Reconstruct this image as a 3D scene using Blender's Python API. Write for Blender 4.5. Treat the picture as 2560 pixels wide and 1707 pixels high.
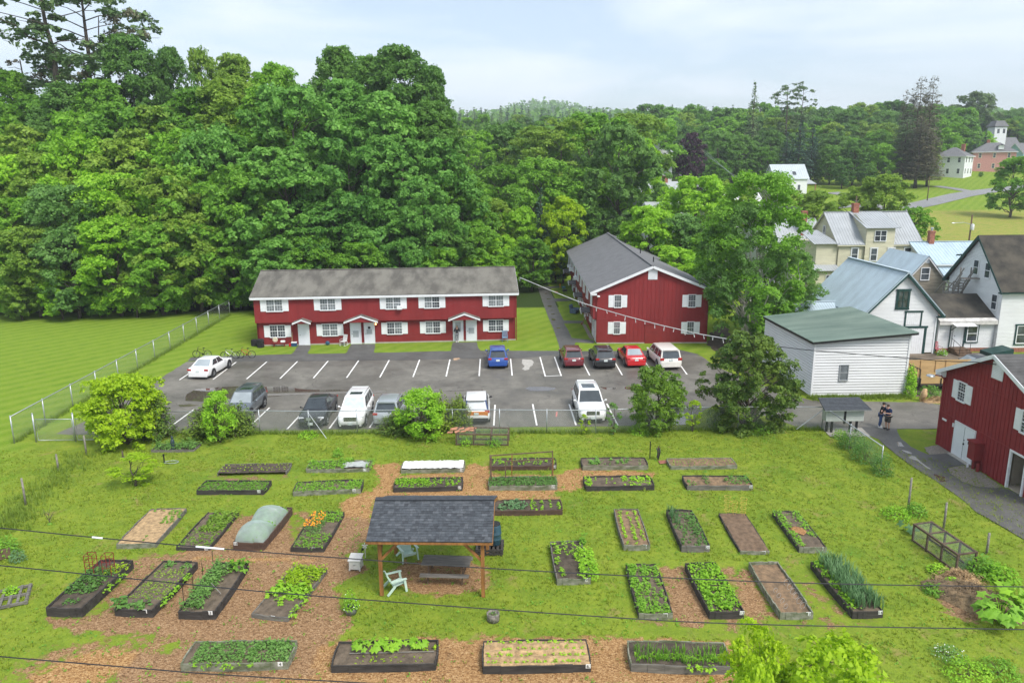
import bpy, bmesh, math, random
import numpy as np
from mathutils import Vector, Matrix
for o in list(bpy.data.objects): bpy.data.objects.remove(o)
SC=bpy.context.scene; COL=SC.collection
R=math.radians; PI=math.pi
# ------------------------------------------------------------------ camera
CAM_H=16.7675594; PITCH=0.225885935; YAW=-0.0231335792; ROLL=0.00679649785; FPX=1877.02463
def cam_axes():
    cp,sp=math.cos(PITCH),math.sin(PITCH)
    f=Vector((0,cp,-sp)); r=Vector((1,0,0)); d=Vector((0,-sp,-cp))
    c,s=math.cos(ROLL),math.sin(ROLL)
    r2=c*r+s*d; d2=-s*r+c*d
    Z=Matrix.Rotation(YAW,3,'Z')
    return Z@r2,Z@d2,Z@f
CX,CD,CF=cam_axes(); CO=Vector((0,0,CAM_H))
cam=bpy.data.cameras.new('camera'); camo=bpy.data.objects.new('camera',cam); COL.objects.link(camo)
camo.matrix_world=Matrix(((CX.x,-CD.x,-CF.x,CO.x),(CX.y,-CD.y,-CF.y,CO.y),(CX.z,-CD.z,-CF.z,CO.z),(0,0,0,1)))
cam.sensor_width=36; cam.sensor_fit='HORIZONTAL'; cam.lens=FPX/2560*36; cam.clip_start=.5; cam.clip_end=8000
SC.camera=camo
# ------------------------------------------------------------------ sky, sun, exposure
SUN_EL=R(52); SUN_AZ=R(142)      # compass azimuth from +Y, clockwise: behind the camera to the right
w=bpy.data.worlds.new('World'); SC.world=w; w.use_nodes=True
nt=w.node_tree; nt.nodes.clear()
def N(t,k,**kw):
    n=t.nodes.new(k)
    for a,b in kw.items():
        if a in n.bl_rna.properties: setattr(n,a,b)
        else: n.inputs[a.replace('_',' ')].default_value=b
    return n
sky=N(nt,'ShaderNodeTexSky',sky_type='NISHITA',sun_disc=False,sun_elevation=SUN_EL,sun_rotation=SUN_AZ,altitude=300,air_density=1.0,dust_density=2.5,ozone_density=1.0)
tc=N(nt,'ShaderNodeTexCoord'); mp=N(nt,'ShaderNodeMapping'); mp.inputs['Scale'].default_value=(1.5,1.5,7.0); mp.inputs['Rotation'].default_value=(0,R(6),0)
nz=N(nt,'ShaderNodeTexNoise',Scale=1.9,Detail=7.0,Roughness=.55,Distortion=.35)
rp=N(nt,'ShaderNodeValToRGB'); rp.color_ramp.elements[0].position=.39; rp.color_ramp.elements[0].color=(.36,.36,.36,1); rp.color_ramp.elements[1].position=.62; rp.color_ramp.elements[1].color=(.97,.97,.97,1)
mx=N(nt,'ShaderNodeMixRGB',blend_type='MIX'); mx.inputs[2].default_value=(4.9,5.4,5.95,1)
bg=N(nt,'ShaderNodeBackground',Strength=.11); wo=N(nt,'ShaderNodeOutputWorld')
for a,b in ((tc.outputs['Generated'],mp.inputs['Vector']),(mp.outputs[0],nz.inputs['Vector']),(nz.outputs[0],rp.inputs[0]),(rp.outputs[0],mx.inputs[0]),(sky.outputs[0],mx.inputs[1]),(mx.outputs[0],bg.inputs[0]),(bg.outputs[0],wo.inputs[0])): nt.links.new(a,b)
sl=bpy.data.lights.new('sun','SUN'); sl.energy=2.0; sl.angle=R(22); sl.color=(1,.96,.9)
so=bpy.data.objects.new('sun',sl); COL.objects.link(so)
sd=Vector((math.sin(SUN_AZ)*math.cos(SUN_EL),math.cos(SUN_AZ)*math.cos(SUN_EL),math.sin(SUN_EL)))
so.rotation_euler=sd.to_track_quat('Z','Y').to_euler(); so.location=sd*300
vs=SC.view_settings; vs.view_transform='Standard'; vs.look='None'; vs.gamma=1; vs.use_curve_mapping=False; vs.exposure=.92
# ------------------------------------------------------------------ placing: photo pixel (2560x1707) -> point on the ground / at a depth
def ray(x,y): return CX*((x-1280)/FPX)+CD*((y-853.5)/FPX)+CF
def G(x,y,z=0.0):
    d=ray(x,y); p=CO+d*((z-CAM_H)/d.z); return Vector((p.x,p.y,z))
def D(x,y,z=0.0): k=2560/2352; return G(x*k,y*k,z)
def AT(x,y,Y):
    d=ray(x,y); return CO+d*(Y/d.y)
PROF=[(-500,0),(104,0),(130,3.3),(160,5.2),(190,7.3),(215,9.8),(250,13),(270,15),(340,22),(420,30),(600,46),(900,64),(1500,80),(4000,90)]
def smooth(t): t=max(0,min(1,t)); return t*t*(3-2*t)
def T(x,y):
    if y<100: return 0.0
    for (a,za),(b,zb) in zip(PROF,PROF[1:]):
        if y<=b:
            z=za+(zb-za)*(y-a)/(b-a); break
    if y>700: z+=40*math.exp(-((x-75)/110)**2-((y-1500)/330)**2)+26*math.exp(-((x-330)/260)**2-((y-1500)/330)**2)
    if y>102 and x<24: z*=smooth((y-112)/40)
    return z
def GT(x,y):
    """point where the photo pixel's ray meets the terrain"""
    d=ray(x,y); t=20.0
    while t<3000:
        p=CO+d*t
        if p.z<=T(p.x,p.y): break
        t*=1.01
    return Vector((p.x,p.y,T(p.x,p.y)))
# ------------------------------------------------------------------ mesh helpers
def V3(*a): return Vector(a)
class MB:
    def __init__(s): s.v=[]; s.f=[]; s.m=[]
    def add(s,vs,fs,mi=0):
        k=len(s.v); s.v+= [tuple(p) for p in vs]; s.f+=[tuple(i+k for i in f) for f in fs]; s.m+=[mi]*len(fs); return s
    def box(s,x0,x1,y0,y1,z0,z1,mi=0):
        return s.add([(x0,y0,z0),(x1,y0,z0),(x1,y1,z0),(x0,y1,z0),(x0,y0,z1),(x1,y0,z1),(x1,y1,z1),(x0,y1,z1)],[(3,2,1,0),(4,5,6,7),(0,1,5,4),(1,2,6,5),(2,3,7,6),(3,0,4,7)],mi)
    def obox(s,c,a,b,d,mi=0):
        c=Vector(c);a=Vector(a);b=Vector(b);d=Vector(d)
        p=[c-a-b-d,c+a-b-d,c+a+b-d,c-a+b-d,c-a-b+d,c+a-b+d,c+a+b+d,c-a+b+d]
        return s.add(p,[(3,2,1,0),(4,5,6,7),(0,1,5,4),(1,2,6,5),(2,3,7,6),(3,0,4,7)],mi)
    def beam(s,a,b,w,h,mi=0,up=(0,0,1)):
        a=Vector(a);b=Vector(b);d=(b-a); L=d.length; d=d/L; up=Vector(up)
        if abs(d.dot(up))>.98: up=Vector((0,1,0))
        x=d.cross(up).normalized(); y=x.cross(d)
        return s.obox((a+b)/2,d*L/2,x*w/2,y*h/2,mi)
    def quad(s,*p,mi=0): return s.add(p,[tuple(range(len(p)))],mi)
    def prism(s,poly,ext,mi=0):
        ext=Vector(ext); n=len(poly); a=[Vector(p) for p in poly]
        return s.add(a+[p+ext for p in a],[tuple(range(n))[::-1],tuple(range(n,2*n))]+[(i,(i+1)%n,n+(i+1)%n,n+i) for i in range(n)],mi)
    def tube(s,pts,r,n=6,mi=0,cap=True,closed=False):
        P=[Vector(p) for p in pts]; k=len(P); rs=r if isinstance(r,(list,tuple)) else [r]*k
        vs=[];x=None
        for i,p in enumerate(P):
            if closed: t=P[(i+1)%k]-P[i-1]
            else: t=P[min(i+1,k-1)]-P[max(i-1,0)]
            t.normalize()
            if x is None: x=t.orthogonal().normalized()
            else: x=(x-t*x.dot(t)); x=x.normalized() if x.length>1e-6 else t.orthogonal().normalized()
            y=t.cross(x)
            for j in range(n):
                a=2*PI*j/n; vs.append(p+(x*math.cos(a)+y*math.sin(a))*rs[i])
        fs=[]
        for i in range(k if closed else k-1):
            i2=(i+1)%k
            for j in range(n): fs.append((i*n+j,i*n+(j+1)%n,i2*n+(j+1)%n,i2*n+j))
        if cap and not closed: fs+=[tuple(range(n))[::-1],tuple((k-1)*n+j for j in range(n))]
        return s.add(vs,fs,mi)
    def lathe(s,c,prof,n=16,mi=0,ax=None):
        c=Vector(c); vs=[]
        X,Y,Z=(Vector((1,0,0)),Vector((0,1,0)),Vector((0,0,1))) if ax is None else ax
        for r,z in prof:
            for j in range(n):
                a=2*PI*j/n; vs.append(c+X*(r*math.cos(a))+Y*(r*math.sin(a))+Z*z)
        k=len(prof); fs=[(i*n+j,i*n+(j+1)%n,(i+1)*n+(j+1)%n,(i+1)*n+j) for i in range(k-1) for j in range(n)]
        fs+=[tuple(range(n))[::-1],tuple((k-1)*n+j for j in range(n))]
        return s.add(vs,fs,mi)
    def blob(s,c,rx,ry,rz,n=10,mi=0):
        c=Vector(c); return s.lathe_e(c,rx,ry,rz,n,mi)
    def lathe_e(s,c,rx,ry,rz,n,mi):
        vs=[];k=max(4,n//2)
        for i in range(k+1):
            t=-PI/2+PI*i/k; rr=max(.02,math.cos(t))
            for j in range(n):
                a=2*PI*j/n; vs.append((c.x+rx*rr*math.cos(a),c.y+ry*rr*math.sin(a),c.z+rz*math.sin(t)))
        fs=[(i*n+j,i*n+(j+1)%n,(i+1)*n+(j+1)%n,(i+1)*n+j) for i in range(k) for j in range(n)]
        fs+=[tuple(range(n))[::-1],tuple(k*n+j for j in range(n))]
        return s.add(vs,fs,mi)
    def xf(s,M): s.v=[tuple(M@Vector(p)) for p in s.v]; return s
    def build(s,name,mats,parent=None,smooth=False,local=False,bevel=0):
        """world coordinates by default; local=True when the verts already are in the thing's own frame"""
        me=bpy.data.meshes.new(name)
        off=Vector((0,0,0))
        if parent is not None and not local:
            q=parent
            while q is not None: off+=q.location; q=q.parent
        me.from_pydata([(p[0]-off.x,p[1]-off.y,p[2]-off.z) for p in s.v],[],s.f)
        mats=mats if isinstance(mats,(list,tuple)) else [mats]
        for m in mats: me.materials.append(m)
        if len(mats)>1: me.polygons.foreach_set('material_index',s.m)
        if smooth: me.polygons.foreach_set('use_smooth',[True]*len(s.f))
        me.update()
        o=bpy.data.objects.new(name,me); COL.objects.link(o)
        if parent is not None: o.parent=parent
        if bevel:
            b=o.modifiers.new('bevel','BEVEL'); b.width=bevel; b.segments=2; b.limit_method='ANGLE'
        return o
def tag(o,label=None,cat=None,group=None,kind=None):
    if label: o['label']=label
    if cat: o['category']=cat
    if group: o['group']=group
    if kind: o['kind']=kind
    return o
def thing(name,label,cat,loc=(0,0,0),rz=0,group=None):
    o=bpy.data.objects.new(name,None); o.empty_display_size=.2; COL.objects.link(o)
    o.location=loc; o.rotation_euler=(0,0,rz); return tag(o,label,cat,group)
KIDS={}
def dup(root,loc,rz=0,label=None,group=None,scale=None):
    r=root.copy(); COL.objects.link(r); r.location=loc; r.rotation_euler=(0,0,rz)
    if scale is not None: r.scale=scale
    if label: r['label']=label
    if group: r['group']=group
    if root.name not in KIDS: KIDS[root.name]=[(c,list(c.children)) for c in root.children]
    for c,gs in KIDS[root.name]:
        d=c.copy(); COL.objects.link(d); d.parent=r
        for g in gs:
            e=g.copy(); COL.objects.link(e); e.parent=d
    return r
def np_obj(name,Vv,F,mat,parent=None,smooth=False):
    """Vv (n,3) array, F (m,k) int array"""
    me=bpy.data.meshes.new(name); n=len(Vv); m,k=F.shape
    me.vertices.add(n); me.vertices.foreach_set('co',Vv.astype(np.float32).ravel())
    me.loops.add(m*k); me.loops.foreach_set('vertex_index',F.astype(np.int32).ravel())
    me.polygons.add(m); me.polygons.foreach_set('loop_start',np.arange(0,m*k,k,dtype=np.int32)); me.polygons.foreach_set('loop_total',np.full(m,k,dtype=np.int32))
    if smooth: me.polygons.foreach_set('use_smooth',np.ones(m,dtype=bool))
    me.materials.append(mat); me.update(calc_edges=True)
    o=bpy.data.objects.new(name,me); COL.objects.link(o)
    if parent is not None: o.parent=parent
    return o
# ------------------------------------------------------------------ materials
def newmat(name):
    m=bpy.data.materials.new(name); m.use_nodes=True; t=m.node_tree; t.nodes.clear()
    return m,t,N(t,'ShaderNodeOutputMaterial')
def pm(name,col,rough=.7,var=.18,scale=2.5,bump=0,bscale=None,metal=0,spec=.4,coat=0,stretch=(1,1,1),col2=None,detail=4,lo=.35,hi=.65,alpha=1,trans=0):
    """principled with a two-tone procedural noise and optional bump"""
    m,t,o=newmat(name); L=t.links.new
    p=N(t,'ShaderNodeBsdfPrincipled'); p.inputs['Roughness'].default_value=rough; p.inputs['Metallic'].default_value=metal
    p.inputs['Specular IOR Level'].default_value=spec; p.inputs['Coat Weight'].default_value=coat; p.inputs['Coat Roughness'].default_value=.08
    if trans: p.inputs['Transmission Weight'].default_value=trans
    L(p.outputs[0],o.inputs[0])
    c=N(t,'ShaderNodeTexCoord'); mp=N(t,'ShaderNodeMapping'); mp.inputs['Scale'].default_value=stretch; L(c.outputs['Object'],mp.inputs[0])
    n=N(t,'ShaderNodeTexNoise',Scale=scale,Detail=float(detail),Roughness=.6); L(mp.outputs[0],n.inputs['Vector'])
    r=N(t,'ShaderNodeValToRGB'); e=r.color_ramp.elements; e[0].position=lo; e[1].position=hi
    a=col2 if col2 else tuple(x*(1-var) for x in col); b=col if col2 else tuple(min(1,x*(1+var)) for x in col)
    e[0].color=(*a,1); e[1].color=(*b,1); L(n.outputs[0],r.inputs[0]); L(r.outputs[0],p.inputs['Base Color'])
    if bump:
        n2=N(t,'ShaderNodeTexNoise',Scale=float(bscale or scale*4),Detail=4.0); L(mp.outputs[0],n2.inputs['Vector'])
        bp=N(t,'ShaderNodeBump',Strength=bump,Distance=.05); L(n2.outputs[0],bp.inputs['Height']); L(bp.outputs[0],p.inputs['Normal'])
    m['p']=1
    return m
def leafmat(name,col,col2,trans=.36,sc=.35,rough=.55):
    m,t,o=newmat(name); L=t.links.new
    geo=N(t,'ShaderNodeNewGeometry'); oi=N(t,'ShaderNodeObjectInfo'); c=N(t,'ShaderNodeTexCoord')
    n=N(t,'ShaderNodeTexNoise',Scale=sc,Detail=3.0); L(c.outputs['Object'],n.inputs['Vector'])
    # hue position = .45*noise + .35*per leaf + .3*per tree
    a=N(t,'ShaderNodeMath',operation='MULTIPLY'); a.inputs[1].default_value=.55; L(n.outputs[0],a.inputs[0])
    b=N(t,'ShaderNodeMath',operation='MULTIPLY_ADD'); b.inputs[1].default_value=.4; L(geo.outputs['Random Per Island'],b.inputs[0]); L(a.outputs[0],b.inputs[2])
    d=N(t,'ShaderNodeMath',operation='MULTIPLY_ADD'); d.inputs[1].default_value=.35; L(oi.outputs['Random'],d.inputs[0]); L(b.outputs[0],d.inputs[2])
    r=N(t,'ShaderNodeValToRGB'); e=r.color_ramp.elements; e[0].position=.3; e[1].position=.95; e[0].color=(*col,1); e[1].color=(*col2,1); L(d.outputs[0],r.inputs[0])
    p=N(t,'ShaderNodeBsdfPrincipled'); p.inputs['Roughness'].default_value=rough; p.inputs['Specular IOR Level'].default_value=.28; L(r.outputs[0],p.inputs['Base Color'])
    tr=N(t,'ShaderNodeBsdfTranslucent'); hs=N(t,'ShaderNodeHueSaturation'); hs.inputs['Value'].default_value=1.25; L(r.outputs[0],hs.inputs['Color']); L(hs.outputs[0],tr.inputs[0])
    x=N(t,'ShaderNodeMixShader'); x.inputs[0].default_value=trans; L(p.outputs[0],x.inputs[1]); L(tr.outputs[0],x.inputs[2]); L(x.outputs[0],o.inputs[0])
    return m
LEAF=dict(
 mid=leafmat('leaf mid green',(0.109,0.262,0.028),(0.264,0.505,0.044)),
 maple=leafmat('leaf maple green',(0.086,0.243,0.039),(0.244,0.484,0.082)),
 bright=leafmat('leaf bright green',(0.183,0.394,0.025),(0.384,0.644,0.042)),
 dark=leafmat('leaf dark green',(0.067,0.172,0.034),(0.183,0.356,0.055)),
 olive=leafmat('leaf olive green',(0.151,0.285,0.034),(0.323,0.467,0.054)),
 lime=leafmat('leaf lime yellow',(.25,.43,.012),(.42,.58,.02)),
 grey=leafmat('leaf soft green',(0.090,0.218,0.041),(0.180,0.333,0.068)),
 silver=leafmat('leaf fresh green',(.10,.24,.045),(.20,.37,.085)),
 pine=leafmat('needle pine green',(0.073,0.155,0.051),(0.182,0.269,0.085),trans=.12),
 spruce=leafmat('needle spruce green',(0.034,0.091,0.058),(0.085,0.166,0.097),trans=.1),
 yew=leafmat('needle yew green',(0.066,0.140,0.022),(0.225,0.314,0.029),trans=.15),
 cedar=leafmat('needle cedar green',(0.094,0.199,0.017),(0.263,0.414,0.029),trans=.15),
 maroon=leafmat('leaf maroon',(0.037,0.020,0.034),(0.085,0.041,0.062),trans=.1),
 brown=leafmat('needle brown green',(0.094,0.100,0.055),(0.188,0.166,0.097),trans=.12),
 lilac=leafmat('leaf blue green',(.10,.22,.085),(.20,.34,.15)))
BARK=pm('bark',(.10,.08,.06),.9,.3,6,.6,stretch=(1,1,.25)); BIRCHB=pm('birch bark',(.55,.52,.47),.8,.3,4,.3)
DEADW=pm('dead bark',(.17,.14,.11),.9,.3,5)
# ------------------------------------------------------------------ trees
def leaf_quads(C,Nn,size,rng,asp=.75):
    n=len(C); t=rng.normal(size=(n,3)); t-=Nn*np.sum(t*Nn,1)[:,None]; t/=np.linalg.norm(t,axis=1)[:,None]+1e-9
    b=np.cross(Nn,t); s=(size*rng.uniform(.6,1.35,n))[:,None]
    a=t*s; c=b*s*asp
    Vv=np.stack([C-a*.5,C+c*.45-a*.05,C+a*.55,C-c*.45-a*.05],1).reshape(-1,3)
    return Vv,np.arange(n*4).reshape(-1,4)
def unit(v): return v/(np.linalg.norm(v,axis=-1,keepdims=True)+1e-9)
def clumps_to_leaves(cc,cr,rng,per,size,flat=.8,up=.55,rnd=.45,under=.3,spray=14):
    """each clump is a ball of flat leafy sprays, tilted outwards"""
    Cs=[];Ns=[]; mr=np.mean(cr)
    for c,r in zip(cc,cr):
        ns=max(4,int(spray*(r/mr)**1.3*rng.uniform(.8,1.2))); k=max(4,int(per*(r/mr)**1.3/ns))
        d=unit(rng.normal(size=(ns,3))); low=d[:,2]<-.1; d[low,2]*=np.where(rng.uniform(size=low.sum())<under,1,-1)
        sc=c+d*(rng.uniform(.45,1.12,ns)[:,None])*r*np.array([1,1,flat]); sn=unit(d*.75+np.array([0,0,up])+rng.normal(size=(ns,3))*.3)
        for q,m_ in zip(sc,sn):
            t=unit(np.cross(m_,rng.normal(size=3))); b_=np.cross(m_,t); rad=r*.46*rng.uniform(.7,1.25); g=rng.uniform(0,1,k)**.5*rad; a=rng.uniform(0,2*PI,k)
            P=q+np.outer(g*np.cos(a),t)+np.outer(g*np.sin(a)*.8,b_)+np.outer(rng.normal(size=k)*rad*.16-.25*g*g/rad,m_)
            Cs.append(P); Ns.append(unit(m_+rng.normal(size=(k,3))*rnd))
    return leaf_quads(np.concatenate(Cs),np.concatenate(Ns),size,rng)
def limb(mb,a,b,r0,r1,rng,n=5,wob=.12,seg=5):
    a=np.array(a);b=np.array(b);L=np.linalg.norm(b-a); pts=[]
    for i in range(seg+1):
        t=i/seg; p=a+(b-a)*t+(rng.normal(size=3)*wob*L*.25 if 0<i<seg else 0); p[2]+=L*.06*math.sin(PI*t); pts.append(p)
    mb.tube(pts,[r0+(r1-r0)*i/seg for i in range(seg+1)],n)
def deciduous(seed,H=14,Rr=5,base=.22,nc=85,per=240,leaf=.36,shape='round',trunks=1,bark=None,clr=(.14,.27)):
    """prototype meshes in metres -> (crown mesh, trunk mesh)"""
    rng=np.random.default_rng(seed); z0=H*base; cc=[];cr=[]
    ph=rng.uniform(0,6.28,6)
    while len(cc)<nc:
        u=rng.uniform()**.85; z=z0+(H-z0)*u
        if shape=='round': pr=math.sin(PI*(.10+.86*u))**.62
        elif shape=='oval': pr=math.sin(PI*(.06+.90*u))**.8
        elif shape=='cone': pr=(1-u)**.8*.95+.06
        else: pr=.55+.45*math.sin(PI*u*1.1)
        a=rng.uniform(0,2*PI); lob=1+.16*math.sin(2*a+ph[0]+3*u)+.12*math.sin(3*a+ph[1]-4*u)+.1*math.sin(5*a+ph[2]+7*u)
        rr=Rr*pr*lob; f=rng.uniform(.3,1)**.4; r=Rr*rng.uniform(*clr)
        cc.append([rr*f*math.cos(a)*.92,rr*f*math.sin(a)*.92,min(z+rng.normal()*.25,H-r*.45)]); cr.append(r)
    cc=np.array(cc);cr=np.array(cr)
    Vv,F=clumps_to_leaves(cc,cr,rng,per,leaf)
    cro=np_obj('crown',Vv,F,LEAF['mid']); cm=cro.data; bpy.data.objects.remove(cro)
    mb=MB(); tr=Rr*.055
    for k in range(trunks):
        ox,oy=(0,0) if trunks==1 else (rng.normal()*.35,rng.normal()*.35); tx,ty=(rng.normal()*.25,rng.normal()*.25) if trunks==1 else (ox*2.2,oy*2.2)
        limb(mb,(ox,oy,-.2),(tx,ty,H*.82),tr*(1 if trunks==1 else .7),tr*.18,rng,7,.05,8)
        for i in rng.choice(len(cc),min(len(cc),26//trunks+4),replace=False):
            c=cc[i]; zz=max(z0*.8,c[2]-np.hypot(c[0],c[1])*.75-.4); t=min(1,zz/(H*.82)); limb(mb,(ox+(tx-ox)*t,oy+(ty-oy)*t,zz),c,tr*.42*(1-.6*t),tr*.07,rng,4,.14,4)
    to=mb.build('trunk',bark or BARK,smooth=True); tm=to.data; bpy.data.objects.remove(to)
    return cm,tm
def conifer(seed,H=16,Rr=3,layers=20,per=10,leaf=.34,base=.08,droop=.25,dens=34,gap=0.0,flatp=.18,bark=None,top=1.0):
    rng=np.random.default_rng(seed); Cs=[];Ns=[]; mb=MB(); limb(mb,(0,0,-.2),(rng.normal()*.1,0,H*.98),Rr*.06+.06,.03,rng,6,.015,8)
    for i in range(layers):
        u=(i+.5)/layers; z=H*(base+(1-base)*u); r=Rr*((1-u)**top*.96+.05)
        for j in range(per if u<.8 else max(4,per//2)):
            if rng.uniform()<gap: continue
            a=rng.uniform(0,2*PI); L=r*rng.uniform(.65,1.12); d=np.array([math.cos(a),math.sin(a),0]); tip=np.array([0,0,z+rng.normal()*.15])+d*L+np.array([0,0,-droop*L])
            st=np.array([0,0,z]); k=max(5,int(dens*L/Rr)); t=rng.uniform(.12,1.04,k)**.8
            w=(.42*L*(1-.75*t)+.12); side=np.array([-d[1],d[0],0])
            P=st+(tip-st)*t[:,None]+side*(rng.uniform(-1,1,k)*w)[:,None]+np.array([0,0,1])*(rng.normal(size=k)*flatp-.15*w)[:,None]
            Cs.append(P); Ns.append(unit(np.array([0,0,.9])+d*.35+rng.normal(size=(k,3))*.5))
            if L>1.2 and j%2==0: mb.tube([st,(st+tip)/2+np.array([0,0,.05*L]),tip],[.05,.035,.012],4)
    Vv,F=leaf_quads(np.concatenate(Cs),np.concatenate(Ns),leaf,rng,.55)
    cro=np_obj('crown',Vv,F,LEAF['spruce']); cm=cro.data; bpy.data.objects.remove(cro)
    to=mb.build('trunk',bark or BARK,smooth=True); tm=to.data; bpy.data.objects.remove(to)
    return cm,tm
def whitepine(seed,H=28,bare=.35,Rr=5,nb=34,leaf=.42,lean=0,sparse=1.0):
    """tall open pine: bare trunk, few long horizontal limbs carrying flat needle pads"""
    rng=np.random.default_rng(seed); mb=MB(); top=np.array([lean,rng.normal()*.4,H]); limb(mb,(0,0,-.2),top,.38,.06,rng,8,.02,10); cc=[];cr=[]
    for i in range(nb):
        u=(i+rng.uniform())/nb; z=H*(bare+(1-bare)*u); L=Rr*(.35+.75*math.sin(PI*(.25+.7*(1-u))))*rng.uniform(.45,1.15); a=rng.uniform(0,2*PI); st=top*(z/H); st[2]=z
        tip=st+np.array([L*math.cos(a),L*math.sin(a),L*rng.uniform(.02,.28)]); limb(mb,st,tip,.11*(1-u)+.035,.02,rng,4,.1,4)
        for k in range(int(rng.integers(2,5)*sparse)+1):
            t=rng.uniform(.45,1.05); cc.append(st+(tip-st)*t+rng.normal(size=3)*np.array([.5,.5,.15])); cr.append(rng.uniform(.6,1.2))
    Vv,F=clumps_to_leaves(np.array(cc),np.array(cr),rng,90,leaf,.38,.8,.5,.6,8)
    cro=np_obj('crown',Vv,F,LEAF['pine']); cm=cro.data; bpy.data.objects.remove(cro)
    to=mb.build('trunk',BARK,smooth=True); tm=to.data; bpy.data.objects.remove(to)
    return cm,tm
PROTO={}
for i in range(5): PROTO['round%d'%i]=(deciduous(11+i,14,5.0,.10,120,300,.30,clr=(.12,.25)),14,5.0)
for i in range(3): PROTO['oval%d'%i]=(deciduous(31+i,16,4.2,.12,115,290,.30,'oval',clr=(.13,.26)),16,4.2)
for i in range(2): PROTO['big%d'%i]=(deciduous(51+i,18,6.5,.08,190,380,.32,clr=(.09,.19)),18,6.5)
for i in range(2): PROTO['airy%d'%i]=(deciduous(61+i,17,4.2,.18,105,230,.24,'oval',trunks=2,bark=DEADW,clr=(.12,.24)),17,4.2)
for i in range(3): PROTO['tall%d'%i]=(deciduous(41+i,30,6.2,.10,300,300,.33,'oval',clr=(.12,.24)),30,6.2)
PROTO['sky0']=(conifer(98,30,3.6,34,10,.5,.12,.0,30,.22,.3,top=.35),30,3.6)
PROTO['birch0']=(deciduous(65,15.5,5.2,.10,150,330,.21,'round',trunks=3,clr=(.10,.22)),15.5,5.2)
for i in range(3): PROTO['far%d'%i]=(deciduous(71+i,14,5.2,.05,75,110,.55,clr=(.13,.24)),14,5.2)
for i in range(3): PROTO['spruce%d'%i]=(conifer(81+i,16,3.1,24,12,.36,.06,.22,30),16,3.1)
for i in range(2): PROTO['farspruce%d'%i]=(conifer(91+i,16,3.0,13,7,.75,.05,.2,11),16,3.0)
for i in range(2): PROTO['ragged%d'%i]=(conifer(95+i,20,3.6,24,7,.36,.25,.02,22,.3,.3,top=.65),20,3.6)
for i in range(3): PROTO['wpine%d'%i]=(whitepine(101+i,28,(.3,.35,.42)[i],5.5,(40,36,24)[i],.36,(.6,-.5,.3)[i],(.8,.8,.6)[i]),28,5.5)
PROTO['dead']=(whitepine(121,24,.3,3.2,26,.3,.4,.3),24,3.2)
NT=[0]
def tree(name,proto,p,h,r,leaf,label,cat='tree',group=None,rz=None,bark=None):
    (cm,tm),H,Rr=PROTO[proto]; NT[0]+=1
    rr=random.Random(NT[0]*7+3)
    t=thing(name,label,cat,p,rr.uniform(0,6.28) if rz is None else rz,group); t.scale=(r/Rr,r/Rr,h/H)
    c=bpy.data.objects.new('crown',cm); COL.objects.link(c); c.parent=t
    c.material_slots[0].link='OBJECT'; c.material_slots[0].material=LEAF[leaf]
    k=bpy.data.objects.new('trunk',tm); COL.objects.link(k); k.parent=t
    if bark: k.material_slots[0].link='OBJECT'; k.material_slots[0].material=bark
    return t
def ptree(name,proto,px,top,wpx,Y,leaf,label,group=None,cat='tree',bark=None,z=None):
    """tree whose top stands at photo pixel (px,top) at depth Y, crown wpx photo pixels wide"""
    P=AT(px,top,Y); zb=T(P.x,P.y) if z is None else z; rng_=(P-CO).length
    h=P.z-zb; r=wpx/2*rng_/FPX
    if proto[:4] in ('roun','oval','big0','big1','far0','far1','far2'):
        r=min(r,.42*h)
        if h/r>4.2 and h>17: proto='tall%d'%(NT[0]%3)
        elif h/r>3.4 and proto[0]!='f': proto='oval%d'%(NT[0]%3)
        elif h/r<3.1 and proto[0]=='o': proto='round%d'%(NT[0]%5)
    return tree(name,proto,(P.x,P.y,zb),h,r,leaf,label,cat,group,bark=bark)
def ctree(name,proto,Y,px,top,wpx,leaf,label,**k): return ptree(name,proto,px,top,wpx,Y,leaf,label,**k)
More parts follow.
